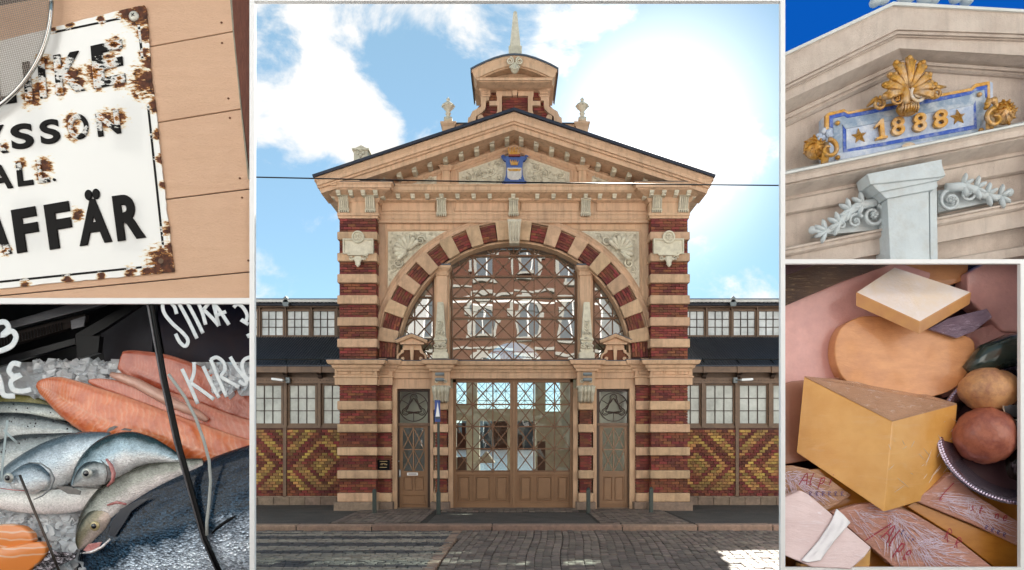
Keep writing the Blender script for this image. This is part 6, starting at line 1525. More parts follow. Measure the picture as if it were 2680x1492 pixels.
for k, (cu, cv, s_) in enumerate(((505,1175,-1),(925,1095,1))):
    orn = MB(); y = -8.76; c = P(*cP(cu,cv), y)
    spiral(orn, c.x, c.z, .15, y, 1.5, s_, 1.2, .03, .06)
    for (u, v, r) in ((cu-s_*-95, cv-s_*35-5, .10),(cu+s_*170, cv-s_*20+0*v if 0 else cv-s_*45, .08)):
        q = P(*cP(u,v), y); spiral(orn, q.x, q.z, r, y, 1.3, -s_, .5, .025, .05)
    pts = [(cu-s_*20,cv-75),(cu+s_*60,cv-70-s_*10),(cu+s_*130,cv-45-s_*20),(cu+s_*190,cv+10-s_*40),(cu+s_*260,cv+35-s_*55),(cu+s_*325,cv+15-s_*62)]
    orn.tube([P(*cP(a,b),y-.03) for a, b in pts], [.055,.06,.055,.05,.04,.02], 8, .8)
    for i, (a, b) in enumerate(pts[1:-1]):
        q = P(*cP(a,b), y)
        for d_ in (-1.2,-.5,.5,1.3): leaf(orn, q.x, q.z, y-.03, .17, (0 if s_ > 0 else math.pi)+d_*s_, .05)
    q = P(*cP(*pts[-1]), y); orn.blob(q, (.055,.05,.055)); orn.build('scroll_ornament', M['pedw'], pd, True)
    bp_ = [(cu-s_*60 if s_>0 else cu+75, cv+60+(10 if s_<0 else 0)),(cu+s_*320,cv+25-s_*62 + 20),(cu+s_*180,cv-10-s_*30),(cu+s_*40,cv-70),(cu-s_*60 if s_>0 else cu+75,cv-60)]
    tprism(bp_ if s_ > 0 else bp_[::-1], -8.70, .2, 'ornament_backing', M['pedw'], pd, WP, conv=cP)
for grp_ in (((520,12,.07),(560,-8,.1),(690,-30,.14),(790,-10,.10),(840,0,.07)),((1015,2,.07),(1030,10,.045),(960,-10,.08))):
  mb = MB()
  for u, v, r in grp_: mb.blob(P(*cP(u,v), -8.8), (r,.09,r*.8), 0, 12, 8)
  mb.build('roof_finial', M['pedw'], pd, True)
#,(560,-8,.1),(690,-30,.14),(790,-10,.10),(840,0,.07),(1015,2,.07),(1030,10,.045),(960,-10,.08)): mb.blob(P(*cP(u,v), -8.8), (r,.09,r*.8), 0, 12, 8)
settle(pd, P(2270, 650, -8.6))
# plaque
M['plb'] = mat('bright cobalt paint worn', (.015,.075,.42), (.03,.10,.48), 12, .6, .3, 40, grime=(.45,.50,.56), gscale=9, gamt=.75)
M['plg'] = mat('worn grey blue plaque paint', (.20,.29,.42), (.32,.40,.50), 7, .65, .35, 40, grime=(.72,.74,.76), gscale=6, gamt=.85)
M['plw'] = mat('chalky white blue paint', (.50,.57,.70), (.33,.42,.60), 16, .7, .4, 60, grime=(.82,.82,.82), gscale=5, gamt=.8)
pl = thing('date_plaque', 'worn blue and white date plaque 1888 with gilded shell, scrolls and stars', 'plaque')
cQ = lambda u, v: (2008.9+.2127*u, 144.2+.2127*v)
tprism([(318,680),(345,655),(540,610),(590,640),(850,590),(1130,500),(1480,470),(2040,360),(2090,310),(2265,280),(2300,300),(2310,800),(2330,1010),(320,1270)], -8.78, .22, 'plaque_body', M['plw'], pl, WP, .01, conv=cQ)
tprism([(318,680),(345,655),(540,610),(590,640),(850,590),(1480,470),(2040,360),(2090,310),(2265,280),(2270,540),(2235,540),(2235,325),(2105,350),(2050,395),(1480,500),(850,620),(590,672),(540,645),(365,690),(360,870),(320,880)], -8.80, .05, 'gilt_rim', M['gold'], pl, WP, .004, conv=cQ)
tprism([(362,690),(540,648),(590,674),(850,622),(1480,502),(2050,397),(2105,352),(2233,328),(2240,470),(2215,470),(2200,380),(2090,400),(2030,440),(1480,550),(850,665),(580,715),(540,690),(410,720),(410,830),(370,820)], -8.795, .03, 'cobalt_band', M['plb'], pl, WP, .002, conv=cQ)
tprism([(405,725),(540,695),(580,718),(850,668),(1480,552),(2030,442),(2090,402),(2205,382),(2215,700),(2110,900),(540,1140),(430,1130)], -8.79, .02, 'grey_band', M['plg'], pl, WP, .002, conv=cQ)
tprism([(525,800),(2095,510),(2110,840),(530,1130)], -8.80, .03, 'cobalt_border', M['plb'], pl, WP, .004, conv=cQ)
tprism([(520,795),(2095,505),(2075,560),(560,845)], -8.81, .03, 'upper_bevel', M['plg'], pl, WP, .004, conv=cQ)
tprism([(565,848),(2070,562),(2072,800),(568,1085)], -8.808, .03, 'inner_panel', M['plw'], pl, WP, .004, conv=cQ)
tprism([(430,1135),(2120,905),(2240,990),(440,1215)], -8.80, .03, 'lower_bevel', M['plw'], pl, WP, .004, conv=cQ)
M['golds'] = M['gold']
def one_fn(u, v): a, b, c = [P(*cQ(*p), -8.835) for p in ((905,985),(1050,958),(885,755))]; return a+(b-a)*u+(c-a)*v
mb = MB(); q1_ = [one_fn(u,v) for u, v in ((.05,0),(.95,0),(.95,.10),(.75,.13),(.75,1),(.55,1),(.02,.72),(.05,.60),(.40,.72),(.40,.13),(.05,.10))]
A = [mb.bm.verts.new(p+Vector((0,-.03,0))) for p in q1_]; B_ = [mb.bm.verts.new(p+Vector((0,.02,0))) for p in q1_]; mb.bm.faces.new(A); mb.bm.faces.new(B_[::-1])
for i in range(len(A)): mb.bm.faces.new([A[i],B_[i],B_[(i+1)%len(A)],A[(i+1)%len(A)]])
mb.build('numeral', M['gold'], pl)
for ch, LL, LR, UL in (('8',(1092,945),(1252,918),(1086,722)),('8',(1348,900),(1510,872),(1343,678)),('8',(1588,858),(1758,828),(1586,640))):
    a, b, c = [P(*cQ(*p), -8.835) for p in (LL, LR, UL)]
    o = text_map(ch, lambda u, v, t: a+(b-a)*u+(c-a)*v+Vector((0,-.05*t+.02,0)), 'numeral', M['gold'], pl, .015, .03, .015)
def star(cu, cv, r, name='star', parent=pl, conv=cQ, y=-8.835):
    c = P(*conv(cu,cv), y); s_ = r*.2127*(y+CAMD)/FPX; mb = MB(); top = mb.bm.verts.new(c+Vector((0,-.045,0))); rim = []
    for k in range(10):
        a = math.pi/2+k*math.pi/5+.15; q = s_*(1 if k%2 == 0 else .42); rim.append(mb.bm.verts.new(c+Vector((q*math.cos(a), .01, q*math.sin(a)))))
    for k in range(10): mb.bm.faces.new([top, rim[k], rim[(k+1)%10]])
    bk = [mb.bm.verts.new(v.co+Vector((0,.05,0))) for v in rim]
    for k in range(10): mb.bm.faces.new([rim[k], bk[k], bk[(k+1)%10], rim[(k+1)%10]])
    mb.build(name, M['gold'], parent)
star(725,925,92); star(1895,700,92)
for u, v in ((460,778),(2140,440),(2160,862),(462,1185)): c = P(*cQ(u,v), -8.81); MB().blob(c, (.035,.03,.03), 0, 10, 6).build('stud', M['gold'], pl, True)
shl = bpy.data.objects.new('shell_crest', None); COL.objects.link(shl); shl.parent = pl
c0 = P(*cQ(1265,440), -8.93); 
for k in range(9):
    a = math.radians(-12+25.5*k); mb = MB(); R0_ = .40 if 2 < k < 6 else .33
    if k == 4: R0_ = .42
    for q in (-1,0,1):
        aa = a+q*.085; pts = [c0+Vector((math.cos(aa)*R0_*t, -.05-.07*math.sin(t*2.6), math.sin(aa)*R0_*t)) for t in (.12,.35,.6,.82,1.0)]
        mb.tube(pts, [.012,.022,.030,.034,.014], 7)
    tip = c0+Vector((math.cos(a)*R0_*.98,-.09,math.sin(a)*R0_*.98)); mb.blob(tip, (.035,.045,.035), 0, 8, 5)
    for s_ in (-1,1): mb.blob(c0+Vector((math.cos(a+s_*.13)*R0_*.84,-.12,math.sin(a+s_*.13)*R0_*.84)), (.026,.03,.026), 0, 7, 5)
    mb.build('shell_leaf', M['gold'], shl, True)
mb = MB(); 
for pts, r in (([(1262,300),(1258,400),(1262,500),(1268,560)], .045),): mb.tube([P(*cQ(*p), -9.0) for p in pts], [.02,.05,.055,.05], 8)
c = P(*cQ(1283,610), -8.93); mb.blob(c, (.135,.10,.09), 0, 16, 10)
for k in range(7): q = c+Vector((-.10+.033*k, -.095+.02*abs(k-3)/3, .04)); mb.tube([q, q+Vector((0,-.01,-.06)), q+Vector((0,.03,-.11))], .014, 5)
mb.build('shell_bowl', M['gold'], shl, True)
for (u, v, r, d_, mm) in ((1145,500,.085,-1,'gold'),(1408,448,.11,1,'plw')):
    c = P(*cQ(u,v), -8.98); mb = MB(); spiral(mb, c.x, c.z, r, -8.98, 1.7, d_, math.pi/2, r*.26, .06, 26, rose=False); mb.tube([c+Vector((0,-.02,0)),c+Vector((0,-.05,0))],[r*.3,r*.12],8)
    mb.tube([P(*cQ(u,v-r*400*.95),-8.98), P(*cQ(u+(u-1270)*.7,v-r*250),-8.93), P(*cQ(u+(u-1270)*1.6,v-r*150*.5),-8.88)], [r*.26,r*.3,r*.2], 7); mb.build('scroll', M['gold'] if mm == 'gold' else mat('worn white gilt', (.72,.70,.68), (.60,.38,.12), 10, .5, .3), shl, True)
for (u, v, r, d_) in ((935,560,.082,-1),(1612,430,.082,1)):
    c = P(*cQ(u,v), -8.90); mb = MB(); spiral(mb, c.x, c.z, r, -8.90, 1.5, d_, math.pi/2, r*.34, .07, 22, rose=False)
    mb.tube([P(*cQ(u+d_*130,v-60+(-20 if d_>0 else 85)),-8.84), P(*cQ(u+d_*50,v-75+(0 if d_>0 else 30)),-8.88), c+Vector((0,0,r))], [.012,.03,.035], 7); mb.build('scroll', M['gold'], shl, True)
for (u, v, bu, bv, d_) in ((330,1110,195,1075,1),(2285,745,2420,660,-1)):
    mb = MB(); c = P(*cQ(u,v), -8.90); q = P(*cQ(bu,bv), -8.80); mb.blob(q, (.15,.10,.15), 0, 14, 9)
    for k in range(26):
        a_ = k*2.4; r1 = .03+.0042*k; leaf(mb, q.x+r1*math.cos(a_), q.z+r1*math.sin(a_), -8.90+.0035*k, .06, a_+.6, .03)
    mb.build('boss', M['gold'], pl, True); mb = MB(); spiral(mb, c.x, c.z, .125, -8.93, 1.1, -d_, math.pi/2 if d_ > 0 else math.pi/2, .035, .09, 22, rose=False); mb.tube([c+Vector((0,.04,.12)), c+Vector((0,.03,-.02)), c+Vector((-.01,.04,-.16))], [.05,.06,.045], 8, .6); mb.build('side_scroll', M['gold'], pl, True)
    mb = MB(); r_ = random.Random(u)
    for k in range(10): mb.blob(P(*cQ(u-20+r_.uniform(-70,70), v-190+r_.uniform(-50,50)), -8.87), (.045,.04,.03), r_.uniform(0,3), 7, 5)
    mb.build('leaf_cap', M['gold'] if d_ < 0 else M['plw'], pl, True)
mb = MB(); c = P(*cQ(1300,1050), -8.85); mb.blob(c, (.09,.04,.045), -.1, 12, 7); mb.build('stud', mat('chalky gilt', (.74,.66,.58), (.62,.40,.2), 12, .7, .3), pl, True)
settle(pl, P(2270, 400, -8.6))

# ---------------------------------------------------------------- cheese bay
WC = (1969, 2572, 657, None)
cC = lambda u, v: (1960.8+.5444*u, 653.6+.5444*v)
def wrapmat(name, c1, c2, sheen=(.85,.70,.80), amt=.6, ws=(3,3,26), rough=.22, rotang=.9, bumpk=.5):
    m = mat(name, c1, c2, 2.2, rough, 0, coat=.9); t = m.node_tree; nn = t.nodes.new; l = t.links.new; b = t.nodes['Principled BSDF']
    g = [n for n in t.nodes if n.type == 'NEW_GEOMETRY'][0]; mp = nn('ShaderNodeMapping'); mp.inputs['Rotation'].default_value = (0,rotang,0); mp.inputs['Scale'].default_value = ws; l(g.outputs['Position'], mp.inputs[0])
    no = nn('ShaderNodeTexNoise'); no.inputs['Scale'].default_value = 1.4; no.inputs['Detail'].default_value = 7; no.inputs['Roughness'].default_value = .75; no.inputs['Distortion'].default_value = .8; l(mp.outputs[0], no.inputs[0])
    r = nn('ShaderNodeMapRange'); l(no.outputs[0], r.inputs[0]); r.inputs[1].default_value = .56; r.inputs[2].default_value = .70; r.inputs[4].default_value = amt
    x = nn('ShaderNodeMix'); x.data_type = 'RGBA'; l(r.outputs[0], x.inputs[0]); src = b.inputs['Base Color'].links[0].from_socket; l(src, x.inputs[6]); x.inputs[7].default_value = (*sheen,1); l(x.outputs[2], b.inputs['Base Color'])  # film sheen painted into the base colour as paler streaks
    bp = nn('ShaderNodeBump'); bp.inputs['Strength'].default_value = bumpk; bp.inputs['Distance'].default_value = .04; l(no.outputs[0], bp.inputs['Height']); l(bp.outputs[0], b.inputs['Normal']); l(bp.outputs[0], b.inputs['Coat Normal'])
    return m
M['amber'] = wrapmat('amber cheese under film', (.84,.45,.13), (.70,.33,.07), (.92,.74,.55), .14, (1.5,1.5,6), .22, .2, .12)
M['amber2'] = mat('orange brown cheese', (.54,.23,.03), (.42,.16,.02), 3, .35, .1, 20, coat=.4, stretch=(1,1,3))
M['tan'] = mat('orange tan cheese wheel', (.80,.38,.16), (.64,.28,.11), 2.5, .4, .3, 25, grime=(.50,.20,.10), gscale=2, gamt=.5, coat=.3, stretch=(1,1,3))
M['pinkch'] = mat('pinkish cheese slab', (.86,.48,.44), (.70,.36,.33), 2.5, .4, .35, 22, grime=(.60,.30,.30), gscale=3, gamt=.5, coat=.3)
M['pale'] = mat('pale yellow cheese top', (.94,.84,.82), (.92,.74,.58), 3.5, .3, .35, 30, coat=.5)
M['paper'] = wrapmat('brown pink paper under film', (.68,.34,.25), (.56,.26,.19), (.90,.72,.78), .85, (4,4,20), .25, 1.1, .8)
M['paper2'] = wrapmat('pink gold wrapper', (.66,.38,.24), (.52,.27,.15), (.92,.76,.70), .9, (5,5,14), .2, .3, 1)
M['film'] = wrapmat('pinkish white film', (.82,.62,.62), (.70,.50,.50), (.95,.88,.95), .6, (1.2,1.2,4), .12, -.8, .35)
M['plum'] = mat('dark plum liner', (.12,.05,.06), (.07,.03,.035), 2, .5, .1)  # dark plum colour of the liner and tray lip
def slab(name, label, pts, yf, th, m, bev=.01, group=None, cat='cheese', conv=cC, **k):
    t = thing(name, label, cat, group); tprism(pts, yf, th, k.get('part','cut_piece'), m, t, WC, bev, conv=conv); v = max(p[1] for p in pts); u = sum(p[0] for p in pts)/len(pts)
    f = yf(*conv(u,v)) if callable(yf) else yf; settle(t, P(*conv(u,v), f+th/2)); return t
def hexp(pts, m, name, parent, bev=.01, win=WC, conv=cC):
    mb = MB(); mb.hexa([P(*conv(u,v),y) for u, v, y in pts]); 
    if bev: mb.bevel(bev, 3)
    mb.clip(win); return mb.build(name, m, parent)
ct = thing('cheese_counter', 'dark plum backed cheese display counter with wood brown base', 'counter')
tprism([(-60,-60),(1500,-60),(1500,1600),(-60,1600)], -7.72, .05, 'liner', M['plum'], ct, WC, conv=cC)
tprism([(-60,980),(1500,900),(1500,1600),(-60,1600)], -8.55, .3, 'counter_base', M['amber2'], ct, WC, conv=cC)
settle(ct, P(2270,1430,-8))
crt = thing('straw_tray', 'dark brown straw textured tray edge in the top left of the cheese display', 'tray')
tprism([(-60,-60),(560,-60),(540,10),(300,95),(20,215),(-60,250)], -8.30, .25, 'tray_edge', wrapmat('glinting straw', (.14,.075,.04), (.06,.03,.02), (.55,.36,.18), .8, (4,4,26), .4, -.35, .8), crt, WC, .01, conv=cC)
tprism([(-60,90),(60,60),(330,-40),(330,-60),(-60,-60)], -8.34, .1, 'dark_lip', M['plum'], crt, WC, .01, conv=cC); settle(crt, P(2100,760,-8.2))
slab('cheese_slab', 'large pinkish cheese slab lying behind everything at the upper left', [(-60,255),(30,205),(300,95),(540,10),(700,60),(640,330),(300,560),(60,640),(-60,660)], -8.20, .3, M['pinkch'], .02, 'cheeses in the display')
slab('cheese_slab', 'pink wrapped cheese at the upper right corner behind the pale slab', [(870,60),(960,10),(1200,0),(1200,340),(1040,330),(960,260),(870,180)], -8.30, .3, M['pinkch'], .03, 'cheeses in the display')
slab('cheese_slab', 'orange cheese glimpsed behind the top edge of the pale slab', [(620,-60),(880,-60),(870,90),(780,120),(560,40)], -8.15, .3, M['tan'], .02, 'cheeses in the display')
slab('cheese_slab', 'peach coloured cheese between violet film and the dark bottles', [(880,330),(1000,290),(1200,300),(1200,480),(960,560),(760,640),(700,560)], -8.22, .25, M['pinkch'], .03, 'cheeses in the display')
slab('cheese_slab', 'pinkish brown cheese block edge left of the big amber block', [(-60,600),(60,560),(300,540),(300,900),(-60,960)], -8.32, .2, mat('pink brown cheese', (.50,.24,.16), (.38,.17,.11), 2, .4, .1), .02, 'cheeses in the display')
# half wheel
hw = thing('half_cheese', 'half orange tan cheese wheel standing under the pale square slab', 'cheese', 'cheeses in the display')
out = [(560+300*math.cos(t)*1.0, 455-185*math.sin(t)) for t in [math.radians(a) for a in range(25, 330, 8)]]
out = [(470,262),(380,262),(300,300),(264,360),(256,430),(270,500),(310,560),(420,620),(640,640),(800,600),(880,500),(905,400),(860,350),(700,320)]
tprism([tuple(p[:2]) for p in crom([(a,b,0) for a, b in out]+[(470,262,0)], 5)][:-1], -8.42, .22, 'cut_face', M['tan'], hw, WC, .025, True, conv=cC); settle(hw, P(2260,980,-8.4))
vf = slab('plastic_film', 'violet grey crumpled film under the right end of the pale slab', [(690,320),(780,270),(960,225),(985,265),(900,330),(820,362)], -8.50, .06, wrapmat('violet film', (.30,.20,.27), (.15,.10,.17), (.70,.55,.72), .7, (5,5,18), .2, -.5, .8), .01, None, 'film', part='film')
ps = thing('cheese_slab', 'pale square cheese slab with brown rind lying on top of the half wheel', 'cheese', 'cheeses in the display')
# front-left, front, right, back corners of a real slab
T = [(352,150,-8.62),(650,288,-8.86),(888,150,-8.62),(530,33,-8.35)]
mb = MB(); dz = .155
up4 = [P(*cC(u,v),y) for u, v, y in T]; dn = [p-Vector((0,0,dz+(.02 if i in (0,) else 0)))+Vector((.01*(1 if i==0 else -1 if i==2 else 0),.02,0)) for i, p in enumerate(up4)]
mb.hexa([dn[0],dn[1],up4[1],up4[0],dn[3],dn[2],up4[2],up4[3]]); mb.bevel(.012,3); mb.clip(WC); mb.build('cut_piece', mat('yellow slab side', (.62,.32,.10), (.5,.22,.09), 3, .4, .1, 20, coat=.3), ps)
mb = MB(); q = [p+Vector((0,0,.004)) for p in up4]; ctr = sum(q, Vector())/4; q = [ctr+(p-ctr)*.975 for p in q]; qd = [p+Vector((0,0,-.02)) for p in q]; mb.hexa([qd[0],qd[1],q[1],q[0],qd[3],qd[2],q[2],q[3]]); mb.bevel(.006,2); mb.build('pale_top', M['pale'], ps)
settle(ps, P(2300, 830, -8.6))
# big block
bb_ = thing('cheese_block', 'big amber wedge of cheese in clear film with a sharp corner facing the viewer', 'cheese', 'cheeses in the display')
A_, B_, C_, D_ = (112,540,-8.60),(560,590,-8.25),(522,748,-9.00),(822,668,-8.60)
A2, B2, C2, D2 = (78,890,-8.48),(560,900,-8.15),(482,1165,-8.93),(792,1075,-8.50)
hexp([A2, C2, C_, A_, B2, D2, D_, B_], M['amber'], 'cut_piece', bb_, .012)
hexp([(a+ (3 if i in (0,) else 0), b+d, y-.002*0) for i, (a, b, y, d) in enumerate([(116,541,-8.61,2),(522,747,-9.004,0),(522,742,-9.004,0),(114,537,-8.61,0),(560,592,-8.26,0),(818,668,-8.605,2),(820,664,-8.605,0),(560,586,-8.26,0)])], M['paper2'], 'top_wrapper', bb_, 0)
mb = MB(); rw = random.Random(3)
for k in range(26):
    t, s_ = rw.random(), rw.random(); a0 = P(*cC(500+ (300*t), 760+rw.uniform(10,330)-60*t), -8.99+.38*t-.012); ln = rw.uniform(.05,.28); an = rw.choice((-.6,.5,.8,-1.0,.65))+rw.uniform(-.25,.25)
    d_ = Vector((math.cos(an)*ln, ln*math.cos(an)*.62, math.sin(an)*ln)); 
    if k > 30: a0 = P(*cC(480-330*t, 760+rw.uniform(-20,280)-150*t), -8.965+.33*t-.03); d_ = Vector((-abs(d_.x)*.6, abs(d_.x)*.36, d_.z))
    mb.tube([a0, a0+d_*.5+Vector((0,-.003,0)), a0+d_], [.0015,.0032,.001], 4)
mb.build('film_crease', mat('film crease', (.88,.80,.72), None, 9, .1, 0, coat=1), bb_)['kind'] = 'stuff'
settle(bb_, P(2230, 1285, -8.8))
# dish with fruit and bottles
ds = thing('silver_dish', 'oval silver dish with beaded rim at the right of the cheese display', 'dish')
ec = (1150,800); ex, ey = 425, 335
def dp(t, k=1.0, lift=0): 
    u, v = ec[0]+ex*k*math.cos(t), ec[1]+ey*k*math.sin(t); px, py = cC(u, v); return P(px, py, -8.62-.30*math.sin(t)*k-lift)
th_ = [2*math.pi*i/120 for i in range(121)]
M['silver'] = mat('violet tinted silver', (.62,.52,.62), (.45,.36,.48), 9, .2, .15, 40, metal=.85)
rings = [[dp(t, 1.0), dp(t, 1.0, .015), dp(t, .93, .01), dp(t, .92, -.02), dp(t, .80, -.12), dp(t,.82,-.15)] for t in th_]
mb = MB(); mb.loft(rings, closed=True, cap=False); mb.clip(WC); mb.build('rim', M['silver'], ds, True)
mb = MB()
for i in range(170):
    t = 2*math.pi*i/170; p, q = dp(t,.985,.02), dp(t+.012,.94,.016)
    if math.cos(t) < .4: mb.tube([p, p.lerp(q,.5)+Vector((0,-.008,0)), q], .008, 5)
mb.build('rim_beading', M['silver'], ds, True)['kind'] = 'stuff'
mb = MB(); v0 = mb.bm.verts.new(P(*cC(*ec), -8.42)); vv = [mb.bm.verts.new(dp(t,.84,-.14)) for t in th_[:-1]]
for i in range(120): mb.bm.faces.new([v0, vv[i], vv[(i+1)%120]])
mb.clip(WC); mb.build('dish_floor', mat('dark dish hollow', (.06,.03,.035), None, 3, .3, .1), ds); settle(ds, P(2600, 1200, -8.5))
def ball(name, label, u, v, ru, rv, y, m, cat='fruit', group='fruit in the silver dish', spot=True):
    t = thing(name, label, cat, group); c = P(*cC(u,v), y); k = .5444*(y+CAMD)/FPX; mb = MB(); mb.blob(c, (ru*k, ru*k*.9, rv*k), .2, 32, 20)
    rr__ = random.Random(u)
    for w_ in mb.bm.verts:
        d_ = w_.co-c; w_.co += d_*(.035*math.sin(d_.x*18+u)*math.cos(d_.z*15)+.02*math.sin(d_.x*47+d_.z*31+v)+.012*math.sin(d_.z*80-d_.x*60))
    mb.build('skin', m, t, True)
    if spot: MB().blob(c+Vector((.0,-ru*k*.88,.0)), (.03,.015,.026), .3, 10, 6).build('calyx', M['black'], t, True)
    settle(t, c-Vector((0,0,rv*k))); return t
ball('fig', 'round tan dried fruit with purple blotches, upper one in the silver dish', 968, 602, 128, 102, -8.62, mat('tan fruit skin', (.70,.38,.17), (.58,.28,.12), 3, .5, .6, 14, grime=(.22,.06,.07), gscale=4, gamt=.8), spot=False)
ball('fig', 'reddish brown wrinkled fruit with dark calyx, lower one in the silver dish', 950, 812, 134, 130, -8.72, mat('red brown fruit skin', (.46,.15,.085), (.30,.08,.05), 6, .45, .8, 12, coat=.2, grime=(.20,.05,.04), gscale=6, gamt=.7))
def bottle(label, pts, r, m, capm=None, group='dark bottles in the dish'):
    t = thing('bottle', label, 'bottle', group); mb = MB(); q = [P(*cC(u,v),y) for u, v, y in pts]; mb.tube(q, r, 20); mb.clip(WC); mb.build('glass_body', m, t, True)
    return t, q
dg_ = mat('dark green bottle glass', (.035,.055,.045), (.02,.03,.025), 3, .12, .05, coat=.8); db = mat('near black glossy lid', (.030,.018,.014), (.02,.012,.01), 3, .15, .05, coat=.8)
t, q = bottle('dark green rounded bottle at the back of the silver dish', [(870,520,-8.45),(960,455,-8.50),(1060,420,-8.52),(1180,400,-8.5)], [.10,.20,.22,.2], dg_); settle(t, q[0])
t, q = bottle('short dark bottle neck between tan fruit and black lid', [(960,640,-8.60),(1040,640,-8.66),(1200,600,-8.66)], [.16,.19,.2], db); settle(t, q[0])
t, q = bottle('glossy black round lid with a pale ring facing the viewer', [(1120,650,-8.60),(1092,668,-8.80)], [.25,.245], db)
c = P(*cC(1088,672), -8.815); mb = MB(); mb.tube([c+Vector((.155*math.cos(a), -.006, .19*math.sin(a))) for a in [2*math.pi*i/40 for i in range(41)]], .010, 6); mb.build('pale_ring', mat('pale ring', (.55,.42,.32)), t, True); MB().tube([c+Vector((0,-.001,0)), c+Vector((0,-.004,0))], .15, 28).build('lid_centre', mat('lid grey', (.10,.10,.11), None, 3, .3), t, True); settle(t, c)
t, q = bottle('dark brown bottle lying below the black lid at the right edge', [(1060,1010,-8.55),(1120,900,-8.6),(1240,860,-8.6)], [.12,.2,.22], db); settle(t, q[0])
# wrapped packets in the foreground
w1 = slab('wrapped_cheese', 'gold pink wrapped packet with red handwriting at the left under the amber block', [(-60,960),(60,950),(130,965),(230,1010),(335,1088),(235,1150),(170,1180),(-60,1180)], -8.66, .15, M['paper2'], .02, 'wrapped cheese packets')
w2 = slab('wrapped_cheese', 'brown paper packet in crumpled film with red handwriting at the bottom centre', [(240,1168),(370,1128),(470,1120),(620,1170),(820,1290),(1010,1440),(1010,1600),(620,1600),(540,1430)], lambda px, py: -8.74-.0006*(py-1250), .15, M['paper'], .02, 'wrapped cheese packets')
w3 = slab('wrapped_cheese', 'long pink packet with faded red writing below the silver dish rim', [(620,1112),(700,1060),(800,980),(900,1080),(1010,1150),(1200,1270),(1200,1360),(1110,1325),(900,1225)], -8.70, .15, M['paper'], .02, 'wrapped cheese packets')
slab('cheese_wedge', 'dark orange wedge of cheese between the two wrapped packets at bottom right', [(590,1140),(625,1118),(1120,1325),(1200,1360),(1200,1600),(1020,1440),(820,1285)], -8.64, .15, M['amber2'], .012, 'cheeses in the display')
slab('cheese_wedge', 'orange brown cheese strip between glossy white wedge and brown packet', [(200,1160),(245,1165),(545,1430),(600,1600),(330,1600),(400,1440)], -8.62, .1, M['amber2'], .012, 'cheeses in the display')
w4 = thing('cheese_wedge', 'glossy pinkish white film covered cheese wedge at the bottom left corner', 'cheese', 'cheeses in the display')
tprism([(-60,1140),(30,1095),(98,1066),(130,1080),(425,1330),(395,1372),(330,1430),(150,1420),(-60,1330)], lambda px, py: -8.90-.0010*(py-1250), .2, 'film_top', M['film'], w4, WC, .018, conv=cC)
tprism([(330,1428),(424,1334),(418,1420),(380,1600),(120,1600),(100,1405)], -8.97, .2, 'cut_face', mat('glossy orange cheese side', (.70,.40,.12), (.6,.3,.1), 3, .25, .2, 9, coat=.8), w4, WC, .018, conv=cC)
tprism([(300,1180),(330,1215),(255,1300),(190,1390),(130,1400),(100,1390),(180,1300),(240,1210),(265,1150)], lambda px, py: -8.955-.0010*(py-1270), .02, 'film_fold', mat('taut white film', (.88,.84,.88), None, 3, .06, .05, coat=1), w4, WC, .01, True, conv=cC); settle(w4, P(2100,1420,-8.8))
red = mat('red handwriting ink', (.42,.03,.06)); prp = mat('violet print', (.13,.08,.22))
GLY = {'A': ([(0,0),(.45,1.0),(.85,0)],[(.2,.38),(.7,.40)]), 'l': ([(.1,1.0),(.05,.4),(.15,.02),(.3,.05)],), 'p': ([(.05,.6),(.1,-.35)],[(.08,.5),(.35,.62),(.5,.4),(.35,.1),(.1,.15)]),
       'e': ([(.05,.3),(.4,.38),(.38,.58),(.15,.58),(.02,.3),(.15,.02),(.45,.1)],), 'i': ([(.15,.55),(.12,0)],[(.2,.8),(.22,.86)]), 's': ([(.4,.55),(.1,.5),(.35,.25),(.05,.02)],), 't': ([(.25,.95),(.2,0)],[(0,.6),(.45,.62)]),
       'n': ([(.05,.55),(.05,0)],[(.06,.35),(.3,.55),(.42,.3),(.42,0)]), 'T': ([(.3,1),(.25,0)],[(-.05,.95),(.7,1.02)]), 'I': ([(.1,1.1),(.1,-.1)],), ' ': ()}
def write(txt, LL, LR, UL, y, m, parent, bold=.0, r=.006):
    o, ax, up = Vector(LL), Vector(LR)-Vector(LL), Vector(UL)-Vector(LL); n = len(txt)
    for i, ch in enumerate(txt):
        for st in GLY.get(ch, ([(.05,0),(.05,.9),(.4,.8),(.1,.45),(.45,0)],)):
            q = crom([(a,b,0) for a, b in st], 5); mb = MB()
            mb.tube([P(*cC(*(o+ax*((i+a*.9)/n)+up*b)), y-.006) for a, b, _ in q], r, 5, .4); mb.clip(WC); k = mb.build('pen_stroke', m, None); k.parent = parent; k.matrix_parent_inverse = Matrix.Translation(-parent.location)
write('Alpi', (90,1040), (270,1040), (110,985), -8.675, red, w1); write('######', (140,1092), (315,1092), (138,1070), -8.675, prp, w1, r=.004)
write('Alpe', (470,1285), (600,1410), (520,1215), -8.835, red, w2, r=.008); write('I', (400,1290), (480,1290), (500,1225), -8.80, red, w2, r=.008)
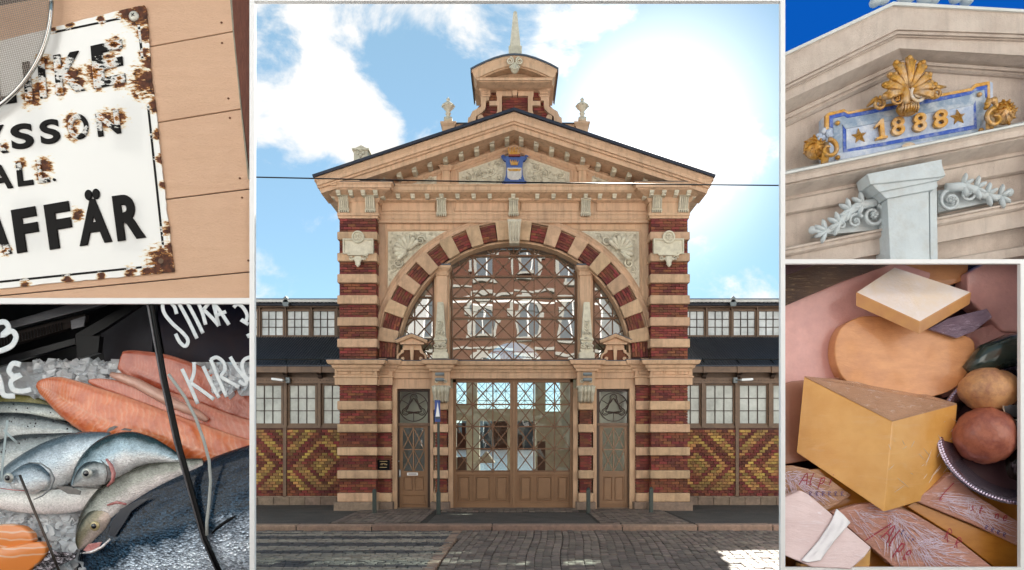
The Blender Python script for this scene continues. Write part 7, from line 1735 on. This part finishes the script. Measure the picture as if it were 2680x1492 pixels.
write('##', (760,1290), (850,1370), (785,1235), -8.81, red, w2); write('######', (560,1270), (650,1350), (572,1245), -8.80, prp, w2, r=.005)
write('st ne', (880,1160), (1070,1215), (890,1120), -8.715, red, w3); write('####', (950,1245), (1060,1290), (955,1225), -8.715, prp, w3, r=.005)
write('l', (730,1110), (790,1120), (800,1030), -8.715, red, w3)

def creases(parent, c0, ang, spread, n, ln, y, seed, reg):
    r = random.Random(seed); mb = MB()
    for k in range(n):
        a = math.radians(ang+r.uniform(-spread, spread)); t0 = r.uniform(0, .7)*ln; l_ = r.uniform(.12, .4)*ln; u0, v0 = c0[0]+r.uniform(-30,30), c0[1]+r.uniform(-30,30)
        pts = [(u0+math.cos(a)*(t0+l_*t), v0+math.sin(a)*(t0+l_*t)+3*math.sin(t*5+k)) for t in (0,.35,.7,1)]
        if not all(inpoly(u, v, reg) for u, v in pts): continue
        f = y if callable(y) else (lambda p, q: y)
        mb.tube([P(*cC(u,v), f(*cC(u,v))-.004-.004*(k%3)) for u, v in pts], [.0015,.0035,.003,.001], 4)
    mb.clip(WC); o = mb.build('film_crease', M['crease']); o['kind'] = 'stuff'; o.parent = parent; o.matrix_parent_inverse = Matrix.Translation(-parent.location)
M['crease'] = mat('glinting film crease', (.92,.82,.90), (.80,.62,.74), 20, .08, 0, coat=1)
g2 = [(245,1172),(370,1132),(470,1125),(610,1175),(810,1295),(1000,1440),(620,1440),(545,1425)]
fy = lambda px, py: -8.745-.0006*(py-1250)
creases(w2, (520,1170), 60, 40, 150, 300, fy, 1, g2); creases(w2, (640,1330), 20, 60, 170, 260, fy, 2, g2); creases(w2, (330,1160), 30, 40, 60, 240, fy, 3, g2)
g3 = [(625,1110),(800,985),(900,1085),(1010,1155),(1190,1270),(1190,1350),(1110,1320),(900,1220)]
creases(w3, (700,1100), 25, 30, 160, 480, -8.70, 4, g3); creases(w3, (900,1120), 60, 50, 90, 200, -8.70, 5, g3)
creases(w1, (40,1000), 20, 60, 200, 260, -8.66, 6, [(-40,965),(60,955),(225,1015),(325,1088),(235,1145),(-40,1175)])
